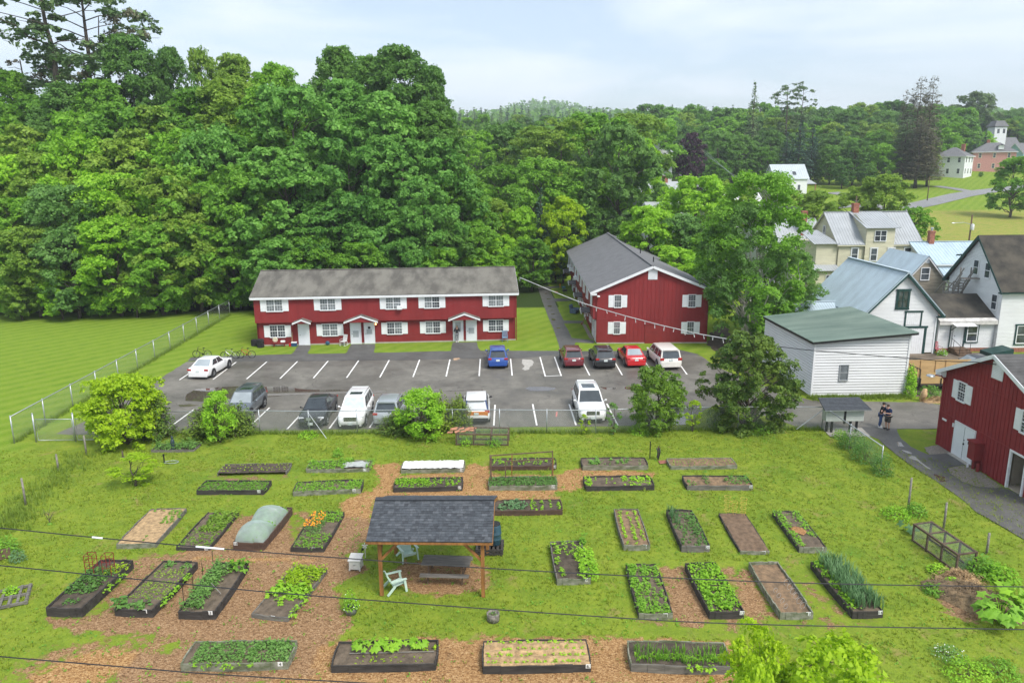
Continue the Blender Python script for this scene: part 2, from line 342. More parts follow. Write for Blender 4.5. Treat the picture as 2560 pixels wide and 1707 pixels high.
# ------------------------------------------------------------------ ground
K=2560/2352
def inpoly(x,y,P):
    r=np.zeros(x.shape,bool); n=len(P)
    for i in range(n):
        (x1,y1),(x2,y2)=P[i],P[(i+1)%n]
        if y1==y2: continue
        c=((y1>y)!=(y2>y))&(x<(x2-x1)*(y-y1)/(y2-y1)+x1); r^=c
    return r
def distpoly(x,y,P):
    d=np.full(x.shape,1e9); n=len(P)
    for i in range(n):
        (x1,y1),(x2,y2)=P[i],P[(i+1)%n]; L=(x2-x1)**2+(y2-y1)**2+1e-9
        t=np.clip(((x-x1)*(x2-x1)+(y-y1)*(y2-y1))/L,0,1); d=np.minimum(d,np.hypot(x-x1-t*(x2-x1),y-y1-t*(y2-y1)))
    return np.where(inpoly(x,y,P),d,-d)
def gp(pts,k=K): return [tuple(G(x*k,y*k)[:2]) for x,y in pts]
CHIPS=[(gp([(430,1262),(520,1215),(560,1180),(655,1180),(690,1262),(770,1190),(820,1178),(858,1190),(850,1235),(800,1275),(845,1312),(770,1345),(785,1385),(803,1422),(785,1468),(760,1480),(760,1575),(240,1575),(300,1500),(420,1480),(330,1455),(170,1455),(110,1418),(260,1415),(292,1300),(400,1285)]),.25,1.0),
 (gp([(255,1285),(330,1272),(430,1262),(560,1262),(560,1425),(430,1460),(250,1455),(110,1425),(200,1418),(268,1330)]),.25,.72),(gp([(660,1170),(860,1180),(850,1240),(800,1275),(690,1265)]),.35,.62),(gp([(1420,1290),(1960,1290),(2040,1430),(1700,1465),(1450,1450)]),.2,.40),(gp([(60,1490),(330,1440),(420,1480),(300,1580),(0,1580)]),.4,.55),
 (gp([(858,1065),(922,1062),(922,1092),(1065,1082),(1075,1065),(1130,1068),(1130,1090),(1275,1088),(1340,1072),(1500,1085),(1495,1097),(1340,1122),(1285,1127),(1282,1146),(1120,1146),(865,1146),(850,1192),(778,1188),(785,1150),(870,1115)]),1.0,1.05),
 (gp([(890,1308),(930,1290),(1090,1290),(1117,1302),(1120,1350),(1050,1366),(960,1362),(912,1338)]),.45,1.1),
 (gp([(1508,1300),(1580,1298),(1648,1425),(1560,1445),(1532,1405)]),.3,.9),(gp([(1655,1302),(1728,1308),(1795,1425),(1712,1432)]),.35,.8),
 (gp([(420,1268),(640,1268),(800,1280),(760,1300),(560,1300),(410,1292)]),1.0,1.1),
 (gp([(600,1580),(650,1482),(760,1468),(1010,1466),(1110,1462),(1440,1462),(1700,1478),(1745,1580)]),.8,1.0),
 (gp([(155,1508),(230,1482),(325,1492),(310,1532),(200,1580),(50,1580),(80,1535)]),1.0,.95),
 (gp([(1850,1420),(2010,1400),(2060,1425),(1980,1450),(1890,1450)]),.2,.5),(gp([(1280,1130),(1280,1150),(1120,1150),(1120,1130)]),1.0,.9),
 (gp([(640,1300),(700,1300),(640,1480),(540,1480)]),.2,.5),(gp([(2130,1322),(2240,1345),(2290,1400),(2260,1440),(2180,1415)]),.1,.9),
 (gp([(480,1085),(690,1082),(700,1098),(630,1112),(620,1140),(450,1140)]),.1,.42)]
def build_ground():
    def axis(a): return np.array(sorted(set(np.round(a,4))))
    xs=axis(list(np.arange(-24,24.01,.22))+list(np.arange(-60,-24,1.2))+list(np.arange(24,64,1.0))+list(np.arange(-260,-60,8))+list(np.arange(64,300,5))+list(np.arange(300,1500,30))+list(np.arange(-1500,-260,45)))
    ys=axis(list(np.arange(18,50.01,.22))+list(np.arange(50,120,1.0))+list(np.arange(120,300,4))+list(np.arange(300,700,14))+list(np.arange(700,2500,40)))
    X,Y=np.meshgrid(xs,ys); Z=np.array([[T(x,y) for x in xs] for y in ys])
    rng=np.random.default_rng(5)
    near=(Y<60)&(abs(X)<40); Z=Z+np.where((Y<47)&(abs(X)<40),.018*np.sin(X*1.7+Y*.6)*np.sin(Y*1.3-X*.4)-.02,0)
    chips=np.full(X.shape,-3.0); fresh=np.zeros(X.shape)
    sel=(Y<47)&(abs(X)<30); xx=X[sel];yy=Y[sel]; c=np.full(xx.shape,-3.0);fr=np.zeros(xx.shape); st=np.ones(xx.shape)*.9
    for P,f,s in CHIPS:
        d=distpoly(xx,yy,P); dd=np.clip(d/.55,-3,1)*.5+.5; dd=np.where(dd>0,dd*s,dd); fr=np.where(dd>c,f,fr); c=np.maximum(c,dd)
    chips[sel]=c; fresh[sel]=fr
    lawn=np.where((X<-12)&(Y>44)&(X+.52*(Y-46)<-30.5+(Y-46)*1.02),1.0,0.0)  # mown field beyond the fence
    xf=-30.7+(Y-46)*.50; lawn=np.where((X<xf)&(Y>44),1.0,np.where((X<-21)&(Y<=46)&(X<-30+(46-Y)*.45),.8,0.0))
    lawn=np.where((Y>66)&(X>-30),.75,lawn)
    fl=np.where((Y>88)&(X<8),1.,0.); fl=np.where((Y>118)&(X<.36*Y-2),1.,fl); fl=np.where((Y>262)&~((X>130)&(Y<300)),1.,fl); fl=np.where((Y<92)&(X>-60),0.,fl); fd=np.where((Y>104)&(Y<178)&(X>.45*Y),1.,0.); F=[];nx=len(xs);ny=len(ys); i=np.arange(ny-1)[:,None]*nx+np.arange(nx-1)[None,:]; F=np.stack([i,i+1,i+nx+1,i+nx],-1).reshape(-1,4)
    o=np_obj('ground',np.stack([X,Y,Z],-1).reshape(-1,3),F,MGROUND,smooth=True)
    for nm,a in (('chips',chips),('fresh',fresh),('lawn',lawn),('floor',fl),('field',fd)):
        at=o.data.attributes.new(nm,'FLOAT','POINT'); at.data.foreach_set('value',a.astype(np.float32).ravel())
    return tag(o,kind='structure')
def ground_mat():
    m,t,o=newmat('meadow grass and wood chips'); L=t.links.new
    def noise(s,d=4.0,r=.6,vec=None,dist=0.0):
        n=N(t,'ShaderNodeTexNoise',Scale=float(s),Detail=float(d),Roughness=float(r),Distortion=float(dist)); L((vec or c.outputs['Object']),n.inputs['Vector']); return n.outputs[0]
    def ramp(f,stops):
        r=N(t,'ShaderNodeValToRGB'); e=r.color_ramp.elements
        while len(e)<len(stops): e.new(.5)
        for q,(p,col) in zip(e,stops): q.position=p; q.color=(*col,1)
        L(f,r.inputs[0]); return r.outputs[0]
    def mix(f,a,b,bt='MIX'):
        x=N(t,'ShaderNodeMixRGB',blend_type=bt)
        for s,v in ((0,f),(1,a),(2,b)):
            if isinstance(v,(int,float)): x.inputs[s].default_value=v
            elif isinstance(v,tuple): x.inputs[s].default_value=(*v,1)
            else: L(v,x.inputs[s])
        return x.outputs[0]
    def math_(op,a,b=0.0,c_=None):
        x=N(t,'ShaderNodeMath',operation=op)
        for s,v in enumerate((a,b) if c_ is None else (a,b,c_)):
            if isinstance(v,(int,float)): x.inputs[s].default_value=v
            else: L(v,x.inputs[s])
        return x.outputs[0]
    def sm(x,a,b):
        n=N(t,'ShaderNodeMapRange',interpolation_type='SMOOTHSTEP'); L(x,n.inputs[0]); n.inputs[1].default_value=a; n.inputs[2].default_value=b; return n.outputs[0]
    c=N(t,'ShaderNodeTexCoord')
    def attr(n_): a=N(t,'ShaderNodeAttribute',attribute_name=n_); return a.outputs['Fac']
    big=noise(.16,4,.65); med=noise(.9,5,.65); fine=noise(7,3,.7); vf=noise(24,2,.7)
    # garden turf: yellow green with dull, brown and lush patches
    g=ramp(med,[(.25,(.125,.19,.022)),(.48,(.175,.245,.026)),(.62,(.21,.265,.03)),(.8,(.25,.268,.05))])
    g=mix(sm(big,.52,.70),g,(.12,.20,.022)); g=mix(math_('MULTIPLY',sm(noise(.55,5,.7,dist=.6),.56,.72),.75),g,(.27,.20,.085)); g=mix(math_('MULTIPLY',sm(noise(2.6,4,.75,dist=.8),.52,.68),.55),g,(.10,.17,.018)); g=mix(math_('MULTIPLY',sm(noise(3.4,4,.7),.60,.74),.45),g,(.33,.31,.09))
    lw=ramp(med,[(.3,(.115,.21,.016)),(.55,(.155,.25,.02)),(.75,(.19,.272,.027))])
    mp=N(t,'ShaderNodeMapping'); mp.inputs['Rotation'].default_value=(0,0,R(38)); L(c.outputs['Object'],mp.inputs[0])
    wv=N(t,'ShaderNodeTexWave',Scale=.19,Distortion=2.2,Detail=2.0); wv.inputs['Detail Scale'].default_value=.6; L(mp.outputs[0],wv.inputs['Vector'])
    lw=mix(math_('MULTIPLY',wv.outputs['Fac'],.6),lw,(.225,.295,.045))
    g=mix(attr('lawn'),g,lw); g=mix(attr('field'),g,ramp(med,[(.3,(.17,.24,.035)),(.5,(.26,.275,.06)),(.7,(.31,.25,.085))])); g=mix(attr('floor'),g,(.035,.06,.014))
    g=mix(.55,g,ramp(fine,[(.3,(.40,.42,.40)),(.5,(.5,.5,.5)),(.72,(.64,.63,.55))]),'OVERLAY'); g=mix(.5,g,ramp(vf,[(.3,(.36,.37,.36)),(.7,(.66,.65,.6))]),'OVERLAY')
    # wood chips: small slivers, fresh orange or weathered
    v1=N(t,'ShaderNodeTexVoronoi',Scale=16.0); v2=N(t,'ShaderNodeTexVoronoi',Scale=27.0)
    for v in (v1,v2):
        q=N(t,'ShaderNodeMapping'); q.inputs['Scale'].default_value=(1,1.9,1) if v is v1 else (1.9,1,1); q.inputs['Rotation'].default_value=(0,0,.5); 
        ad=mix(.14,c.outputs['Object'],N_out(t,c,L)) ; L(ad,q.inputs[0]); L(q.outputs[0],v.inputs['Vector'])
    s1=N(t,'ShaderNodeSeparateColor'); L(v1.outputs['Color'],s1.inputs[0]); s2=N(t,'ShaderNodeSeparateColor'); L(v2.outputs['Color'],s2.inputs[0])
    kk=math_('ADD',math_('MULTIPLY',s1.outputs[0],.55),math_('MULTIPLY',s2.outputs[0],.45))
    fr_=ramp(kk,[(.08,(.13,.06,.022)),(.35,(.31,.165,.065)),(.6,(.43,.245,.10)),(.9,(.56,.37,.18))])
    old=ramp(kk,[(.08,(.10,.06,.035)),(.35,(.225,.135,.075)),(.65,(.31,.19,.105)),(.92,(.42,.29,.18))])
    ch=mix(attr('fresh'),old,fr_)
    ch=mix(math_('MULTIPLY',sm(noise(1.3,4,.7),.55,.75),.5),ch,(.13,.08,.045))
    f=math_('ADD',attr('chips'),math_('MULTIPLY',math_('SUBTRACT',noise(1.4,7,.72,dist=.4),.5),2.1))
    f=sm(f,.42,.62)
    col=mix(f,g,ch)
    p=N(t,'ShaderNodeBsdfPrincipled'); p.inputs['Roughness'].default_value=.95; p.inputs['Specular IOR Level'].default_value=.1; L(col,p.inputs['Base Color'])
    h=math_('ADD',math_('MULTIPLY',fine,1.0),math_('MULTIPLY',vf,.7)); h=math_('ADD',h,math_('MULTIPLY',kk,f))
    b=N(t,'ShaderNodeBump',Strength=.55,Distance=.08); L(h,b.inputs['Height']); L(b.outputs[0],p.inputs['Normal'])
    L(p.outputs[0],o.inputs[0]); return m
def N_out(t,c,L):
    n=N(t,'ShaderNodeTexNoise',Scale=3.0,Detail=2.0); L(c.outputs['Object'],n.inputs['Vector']); return n.outputs['Color']
MGROUND=ground_mat()
build_ground()
# sheets laid on the ground ---------------------------------------------------
def sheet(name,pts,z,mat,rag=.0,step=.6,seed=1,kind='structure',terrain=False):
    """polygon sheet in world xy with a slightly ragged outline"""
    rr=random.Random(seed); out=[]; n=len(pts)
    for i in range(n):
        a=Vector(pts[i][:2]);b=Vector(pts[(i+1)%n][:2]); k=max(1,int((b-a).length/step)) if rag else 1
        for j in range(k):
            p=a+(b-a)*(j/k)
            if rag: p=p+Vector((rr.uniform(-rag,rag),rr.uniform(-rag,rag)))
            out.append(p)
    bm=bmesh.new(); vs=[bm.verts.new((p.x,p.y,z+(T(p.x,p.y) if terrain else 0))) for p in out]; f=bm.faces.new(vs)
    f.normal_update()
    if f.normal.z<0: f.normal_flip()
    bmesh.ops.triangulate(bm,faces=[f]); me=bpy.data.meshes.new(name); bm.to_mesh(me); bm.free(); me.materials.append(mat)
    o=bpy.data.objects.new(name,me); COL.objects.link(o)
    if kind: o['kind']=kind
    return o
def S4(o,p,k=4.0): return G(o[0]+p[0]/k,o[1]+p[1]/k)
def gl(o,k,pts): return [S4(o,p,k) for p in pts]
def asphalt(name,a,b,wet=.42,crack=.5):
    m,t,o=newmat(name); L=t.links.new; c=N(t,'ShaderNodeTexCoord')
    n1=N(t,'ShaderNodeTexNoise',Scale=.22,Detail=6.0,Roughness=.65,Distortion=.5); n2=N(t,'ShaderNodeTexNoise',Scale=30.0,Detail=2.0); n3=N(t,'ShaderNodeTexNoise',Scale=1.1,Detail=5.0,Roughness=.7)
    for n in (n1,n2,n3): L(c.outputs['Object'],n.inputs['Vector'])
    r=N(t,'ShaderNodeValToRGB'); e=r.color_ramp.elements; e[0].position=.34;e[1].position=.66; e[0].color=(*a,1); e[1].color=(*b,1); L(n1.outputs[0],r.inputs[0])
    x=N(t,'ShaderNodeMixRGB',blend_type='OVERLAY'); x.inputs[0].default_value=.5; L(r.outputs[0],x.inputs[1]); L(n2.outputs[0],x.inputs[2])
    x1=N(t,'ShaderNodeMixRGB',blend_type='OVERLAY'); x1.inputs[0].default_value=.45; L(x.outputs[0],x1.inputs[1]); L(n3.outputs[0],x1.inputs[2])
    v=N(t,'ShaderNodeTexVoronoi',feature='DISTANCE_TO_EDGE',Scale=.16); w_=N(t,'ShaderNodeTexNoise',Scale=.7,Detail=4.0); L(c.outputs['Object'],w_.inputs['Vector'])
    q=N(t,'ShaderNodeMixRGB',blend_type='MIX'); q.inputs[0].default_value=.06; L(c.outputs['Object'],q.inputs[1]); 
    sc=N(t,'ShaderNodeVectorMath',operation='SCALE'); sc.inputs['Scale'].default_value=30.0; L(w_.outputs['Color'],sc.inputs[0]); L(sc.outputs[0],q.inputs[2]); L(q.outputs[0],v.inputs['Vector'])
    mr=N(t,'ShaderNodeMapRange'); mr.inputs[1].default_value=.0; mr.inputs[2].default_value=.006; mr.inputs[3].default_value=crack; mr.inputs[4].default_value=0; L(v.outputs[0],mr.inputs[0])
    y=N(t,'ShaderNodeMixRGB',blend_type='MIX'); y.inputs[2].default_value=(.02,.02,.02,1); L(mr.outputs[0],y.inputs[0]); L(x1.outputs[0],y.inputs[1])
    p=N(t,'ShaderNodeBsdfPrincipled'); p.inputs['Specular IOR Level'].default_value=.3; L(y.outputs[0],p.inputs['Base Color'])
    rr=N(t,'ShaderNodeMapRange'); rr.inputs[1].default_value=.35; rr.inputs[2].default_value=.6; rr.inputs[3].default_value=wet; rr.inputs[4].default_value=.75; L(n1.outputs[0],rr.inputs[0]); L(rr.outputs[0],p.inputs['Roughness'])
    bp=N(t,'ShaderNodeBump',Strength=.25,Distance=.02); L(n2.outputs[0],bp.inputs['Height']); L(bp.outputs[0],p.inputs['Normal'])
    L(p.outputs[0],o.inputs[0]); return m
MASPH=asphalt('wet grey asphalt',(.105,.097,.083),(.195,.182,.156)); MASPD=asphalt('dark asphalt',(.085,.083,.078),(.122,.12,.113),.45,.3); MROAD=asphalt('road asphalt',(.20,.20,.20),(.27,.27,.27),.5,.2)
MPAINT=pm('white road paint',(.72,.71,.68),.6,.2,3,lo=.25,hi=.45)
MSOIL=pm('bare soil',(.075,.055,.04),.9,.35,1.2,.4)
MGRAV=pm('gravel',(.27,.24,.20),.9,.45,14,.8,lo=.3,hi=.7); MCONC=pm('concrete',(.36,.34,.30),.85,.15,2,.2)
o1=(1300,560)
lot=[G(*p) for p in [(467,905),(700,893),(1000,884),(1300,880),(1500,879),(1700,881),(1755,891),(1787,915),(1880,955),(2000,992),(2025,1001),(2144,1003),(2307,1006),(2365,1014),(2420,1016),(2420,1085),(2346,1072),(2240,1073),(2161,1071),(2060,1071),(1998,1068),(1908,1037),(1850,1022),(1800,1012),(1763,1023),(1735,1045),(1700,1060),(1660,1063),(1500,1066),(1200,1069),(1000,1071),(700,1076),(500,1080),(283,1084),(185,1086),(140,1084),(250,1040),(387,955)]]
sheet('parking_lot',lot,.012,MASPH,.09,.7,3)
st=[(467.5,905),(480,893)]
strip=[G(*p) for p in [(470,903),(478,894),(700,886),(950,882),(1150,877),(1300,877),(1500,878),(1700,875),(1754,888),(1700,887),(1600,888),(1390,887),(1300,896),(1150,897),(1000,901),(850,902),(700,904)]]
sheet('sidewalk',strip,.020,MASPD,.05,.6,4)
t1=(400,720);t2=(900,720)
sheet('walkway',gl(t1,4,[(1385,572),(1508,572),(1500,610),(1478,645),(1495,680),(1560,690),(1240,700),(1330,650)]),.016,MASPD,.03,.5,5)
sheet('walkway',gl(t1,4,[(1912,562),(2152,560),(2150,600),(2136,640),(2160,665),(2200,690),(1800,695),(1870,640)]),.016,MASPD,.03,.5,6)
sheet('walkway',gl(t2,4,[(928,545),(1170,540),(1182,600),(1215,640),(1260,652),(1260,670),(860,675),(905,640)]),.016,MASPD,.03,.5,7)
sheet('walkway',gl(o1,4.02,[(180,640),(225,780),(290,950),(345,1080),(395,1230),(400,1300),(560,1300),(545,1215),(560,1190),(740,1200),(745,1170),(560,1150),(520,1145),(480,1060),(440,1000),(640,998),(640,975),(440,970),(420,930),(385,860),(350,782),(520,772),(520,752),(340,748),(295,655),(330,645),(400,640),(400,625),(250,630)]),.016,MASPD,.02,.5,8)
o8=(2080,950)
sheet('walkway',gl(o8,4.752,[(330,550),(460,670),(560,705),(640,785),(760,880),(900,985),(1080,1100),(1260,1215),(1500,1380),(1720,1568),(2300,1900),(2900,2000),(2700,1500),(2380,1420),(2060,1285),(1940,1280),(1700,1265),(1540,1200),(1400,1110),(1362,1070),(1385,1040),(1480,1022),(1640,1008),(1420,862),(1300,880),(1150,885),(1050,850),(930,790),(830,700),(775,620),(770,575)]),.016,MASPD,.03,.5,9)
sheet('gravel',gl(o8,4.752,[(1090,800),(1270,765),(1425,862),(1300,880),(1150,885)]),.009,MGRAV,.05,.3,10)
sheet('gravel',gl(o8,4.752,[(1375,1045),(1480,1024),(1640,1010),(1760,1090),(2040,1275),(1940,1280),(1700,1262),(1540,1198),(1400,1108)]),.009,MGRAV,.04,.3,11)
sheet('gravel',gl(o1,4.02,[(620,1000),(660,1010),(745,1165),(700,1150)]),.009,MGRAV,.03,.3,12)
sheet('dirt_track',[G(*p) for p in [(1768,862),(1785,815),(1812,815),(1850,865),(1905,930),(1935,960),(1880,950),(1820,905)]],.006,MSOIL,.2,.6,13)
sheet('dirt_yard',[(30.8,52.9),(31,66),(39,66),(46,66.4),(46.3,62),(44,52)],.006,pm('brown yard',(.14,.11,.08),.95,.4,.8),.2,1,14)
sheet('concrete_pad',gl((1900,860),3.5636,[(545,745),(905,745),(985,822),(625,825)]),.02,MCONC,0,1,15)
# ------------------------------------------------------------------ parking lines and puddles
def stripe(a,b,w=.11):
    a=Vector(a);b=Vector(b); d=(b-a).normalized(); n=Vector((-d.y,d.x,0))*w/2
    mb=MB(); k=8; rr=random.Random(int(a.x*97))
    for s in range(k):
        p=a+(b-a)*(s/k); q=a+(b-a)*((s+1)/k); z=Vector((0,0,.026)); mb.quad(p-n+z,q-n+z,q+n+z,p+n+z)
    o=mb.build('parking_line',MPAINT); o['kind']='structure'; return o
X0=-26.0148751
for i in range(11): stripe((X0+2.74*i,65.9,0),(X0+2.74*i,60.2,0))
t3=(1300,720)
def sp(o,a,b): stripe(S4(o,a),S4(o,b))
sp(t2,(1800,693),(1853,886)); sp(t2,(1945,690),(2013,881)); stripe(S4(t2,(1850,884))+Vector((0,0,.004)),S4(t2,(2014,877))+Vector((0,0,.004)))
sp(t3,(600,690),(697,876)); sp(t3,(915,685),(1022,872)); sp(t3,(1215,690),(1337,862)); sp(t3,(1545,690),(1670,866))
for a,b in (((345,1212),(60,1420)),((1095,1198),(905,1376)),((1460,1210),(1272,1412)),((1845,1200),(1692,1407)),((2235,1190),(2095,1398))): sp(t1,a,b)
sp((0,980),(1190,180),(855,385))
for a,b in (((1350,1170),(1338,1376)),((1727,1163),(1768,1375)),((2092,1163),(2160,1372))): sp(t2,a,b)
sp(t3,(868,1158),(978,1376)); stripe(S4(t2,(960,1190)),S4(t2,(905,1380)))
MWATER=pm('puddle water',(.085,.068,.055),.03,.1,1,spec=.9); MWET=pm('wet silt',(.10,.085,.065),.12,.3,.8,spec=.6)
MLIGHTP=pm('pale patch',(.42,.40,.36),.8,.15,4)
sheet('puddle',gl(t1,4,[(1100,990),(1240,978),(1400,1008),(1560,1018),(1800,1018),(2100,1025),(2260,1035),(2240,1045),(1900,1052),(1600,1058),(1250,1075),(1030,1100),(960,1085),(700,1050),(760,1000),(900,985)]),.018,MWATER,.1,.5,21)
sheet('puddle',gl(t1,4,[(300,1040),(400,1005),(580,990),(760,985),(960,1000),(1030,1100),(800,1120),(560,1090),(420,1135),(260,1130),(250,1090)]),.0185,MWATER,.1,.5,22)
sheet('puddle',gl(t1,4,[(170,1170),(300,1160),(400,1172),(300,1188),(190,1185)]),.018,MWET,.08,.4,23)
sheet('puddle',gl(t2,4,[(1645,1005),(1700,990),(1850,988),(1960,1000),(1940,1020),(1800,1033),(1700,1028)]),.018,MWATER,.06,.4,24)
sheet('puddle',gl(t2,4,[(250,1023),(700,1025),(1230,1015),(1235,1023),(800,1032),(260,1033)]),.018,MWATER,.03,.6,25)
sheet('puddle',gl(t3,4,[(1010,1000),(1060,990),(1110,990),(1180,1020),(1090,1018)]),.018,MWATER,.05,.4,26)
sheet('puddle',gl(t3,4,[(800,990),(960,995),(950,1010),(860,1018)]),.018,MWATER,.05,.4,27)
sheet('puddle',gl(t3,4,[(1490,1340),(1540,1270),(1640,1245),(1690,1290),(1690,1360),(1580,1372)]),.018,MWATER,.05,.3,28)
sheet('puddle',gl(t3,4,[(1745,920),(1825,920),(1780,945)]),.018,MWATER,.03,.3,29); sheet('puddle',gl(t3,4,[(1750,1010),(1840,1045),(1750,1050)]),.018,MWATER,.03,.3,30)
sheet('puddle',gl(t3,4,[(1580,925),(1660,935),(1600,950)]),.018,MWATER,.03,.3,31)
sheet('puddle',gl(o8,4.752,[(770,735),(820,740),(855,795),(780,785)]),.0225,MWATER,.02,.2,32)
sheet('puddle',gl(o8,4.752,[(815,830),(880,840),(955,870),(900,875)]),.0225,MWATER,.02,.2,33)
sheet('puddle',gl(o8,4.752,[(895,900),(980,905),(1090,1000),(1190,1070),(1130,1050),(1020,970),(930,935)]),.0225,MWATER,.02,.2,34)
sheet('puddle',gl(o8,4.752,[(1210,1118),(1290,1140),(1370,1160),(1390,1200),(1290,1215),(1235,1170)]),.0225,MWATER,.03,.2,35)
rr=random.Random(8)
for i,(x,y,w_,h_) in enumerate([(265,700,45,16),(300,828,55,20),(330,905,50,10),(335,960,55,28),(385,1045,48,14),(290,755,60,10),(1300,1425,40,8),(315,865,30,6)]):
    sheet('puddle',gl(o1,4.02,[(x+w_/2*math.cos(a)*rr.uniform(.7,1.1),y+h_/2*math.sin(a)*rr.uniform(.7,1.1)) for a in np.arange(0,6.28,.5)]),.0225,MWET,0,1,40+i)
sheet('patch',gl(t2,4,[(1625,712),(1720,720),(1738,740),(1725,775),(1695,790),(1690,815),(1650,825),(1620,810),(1645,780),(1615,750)]),.019,MLIGHTP,.04,.3,50)
sheet('patch',gl(t2,4,[(935,705),(990,700),(1005,708),(950,726),(935,722)]),.024,pm('sandy patch',(.45,.30,.19),.9,.2,4),.02,.3,51)
sheet('patch',gl(t3,4,[(358,1240),(374,1235),(372,1285),(358,1290)]),.019,pm('red paint mark',(.55,.2,.18),.8,.2,6),.01,.2,52)
# roads climbing the hill behind
def road(name,pix,w_,z=.08,mat=None):
    P=[GT(*p) for p in pix]; Q=[]
    for a,b in zip(P,P[1:]):
        k=max(1,int((b-a).length/4)); Q+= [a+(b-a)*(i/k) for i in range(k)]
    Q.append(P[-1]); mb=MB(); vs=[]
    for i,p in enumerate(Q):
        d=(Q[min(i+1,len(Q)-1)]-Q[max(i-1,0)]); d.z=0; d.normalize(); n=Vector((-d.y,d.x,0))*w_/2
        for s in (-1,0,1): q=p+n*s; vs.append((q.x,q.y,T(q.x,q.y)+z))
    mb.add(vs,[(i*3+j,i*3+j+1,i*3+j+4,i*3+j+3) for i in range(len(Q)-1) for j in (0,1)]); o=mb.build(name,mat or MROAD,smooth=True); o['kind']='structure'; return o
road('hill_road',[(2230,528),(2330,506),(2400,491),(2450,482),(2520,473),(2620,462)],6.0)
road('lane',[(2340,467),(2390,474),(2430,482)],3.6,.1,MROAD)
road('lane',[(2080,482),(2130,492),(2165,507),(2185,520)],5,.1)
road('lane',[(2075,521),(2140,517),(2230,527)],4,.1)
road('hill_road',[(1675,420),(1705,430),(1740,450),(1768,468),(1800,485)],6.5,.08)
# ------------------------------------------------------------------ building kit
class Wall:
    """a vertical wall plane: s along it, z up, o outwards"""
    def __init__(s,P,u,n): s.P=Vector(P); s.u=Vector(u).normalized(); s.n=Vector(n).normalized()
    def pt(s,a,z,o=0): return s.P+s.u*a+s.n*o+Vector((0,0,z))
    def box(s,mb,a0,a1,z0,z1,o0,o1,mi=0): return mb.obox(s.pt((a0+a1)/2,(z0+z1)/2,(o0+o1)/2),s.u*((a1-a0)/2),s.n*((o1-o0)/2),Vector((0,0,(z1-z0)/2)),mi)
    def poly(s,mb,pts,o=0,mi=0): return mb.quad(*[s.pt(a,z,o) for a,z in pts],mi=mi)
    def prism(s,mb,pts,o0,o1,mi=0): return mb.prism([s.pt(a,z,o0) for a,z in pts],s.n*(o1-o0),mi)
    def bar(s,mb,a,b,w,d,o,mi=0):
        """bar between (s,z) points lying on the wall"""
        A=s.pt(a[0],a[1],o);B=s.pt(b[0],b[1],o); return mb.beam(A,B,d,w,mi,up=s.n.cross((B-A).normalized()))
def zspan(poly,z):
    xs=[]
    for (a,za),(b,zb) in zip(poly,poly[1:]+poly[:1]):
        if (za-z)*(zb-z)<=0 and za!=zb: xs.append(a+(b-a)*(z-za)/(zb-za))
    return (min(xs),max(xs)) if len(xs)>1 else None
def lap_wall(W,mb,poly,pitch=.2,o=0,proud=.018,mi=0,gap=.022):
    """clapboards: each course leans out at its foot over a dark open joint"""
    z0=min(p[1] for p in poly); z1=max(p[1] for p in poly); z=z0
    while z<z1-.01:
        t=min(z+pitch,z1); g=min(z+gap,t-.002); a=zspan(poly,g+.001); b=zspan(poly,t-.001)
        if a and b:
            mb.quad(W.pt(a[0],g,o+proud),W.pt(a[1],g,o+proud),W.pt(b[1],t,o),W.pt(b[0],t,o),mi=mi); mb.quad(W.pt(a[0],g,o-.05),W.pt(a[1],g,o-.05),W.pt(a[1],g,o+proud),W.pt(a[0],g,o+proud),mi=mi)
            mb.quad(W.pt(a[0],z,o-.05),W.pt(a[1],z,o-.05),W.pt(a[1],g,o-.05),W.pt(a[0],g,o-.05),mi=mi)
        z=t
def board_wall(W,mb,poly,pitch=.3,o=0,groove=.045,dep=.03,mi=0):
    """vertical grooved boards"""
    s0=min(p[0] for p in poly); s1=max(p[0] for p in poly); sw=[(z,a) for a,z in poly]
    W.poly(mb,poly,o-dep,mi); s=s0
    while s<s1-.02:
        t=min(s+pitch-groove,s1); a=zspan(sw,s+.001); b=zspan(sw,t-.001)
        if a and b: W.prism(mb,[(s,a[0]),(t,b[0]),(t,b[1]),(s,a[1])],o-dep,o,mi)
        s+=pitch
def slab(mb,pts,th,mi=0):
    n=(Vector(pts[1])-Vector(pts[0])).cross(Vector(pts[2])-Vector(pts[0])).normalized()
    if n.z<0: n=-n
    return mb.prism([Vector(p) for p in pts],-n*th,mi)
def seams(mb,a,b,c,d,pitch=.4,h=.03,w=.03,mi=0):
    """ribs from edge a-b (eave) up to edge d-c (ridge)"""
    a,b,c,d=map(Vector,(a,b,c,d)); L=(b-a).length; k=max(1,round(L/pitch)); n=(b-a).cross(d-a).normalized()
    if n.z<0:n=-n
    for i in range(k+1):
        p=a+(b-a)*(i/k);q=d+(c-d)*(i/k); mb.beam(p+n*h/2,q+n*h/2,w,h,mi,up=n)
MRED=pm('barn red boards',(.222,.021,.022),.75,.10,.9,.15,stretch=(1,1,.2)); MREDD=pm('red trim',(.20,.02,.019),.7,.1,2)
MWHITE=pm('white paint',(.74,.75,.76),.55,.05,3); MLAPW=pm('white siding',(.72,.73,.73),.6,.07,.7,stretch=(.4,.4,2.5)); MTRIMG=pm('dark green trim',(.012,.05,.045),.5,.2,4)
MSHIN=pm('mossy grey shingles',(.175,.165,.14),.95,.3,.9,.5,bscale=18,col2=(.095,.088,.076),detail=8,stretch=(1,.45,.45),lo=.36,hi=.60)
MSHIN2=pm('grey shingles',(.155,.155,.16),.9,.12,1.2,.5,bscale=20,detail=8); MSHIND=pm('dark shingles',(.09,.088,.085),.92,.25,1.5,.5,bscale=18,detail=8)
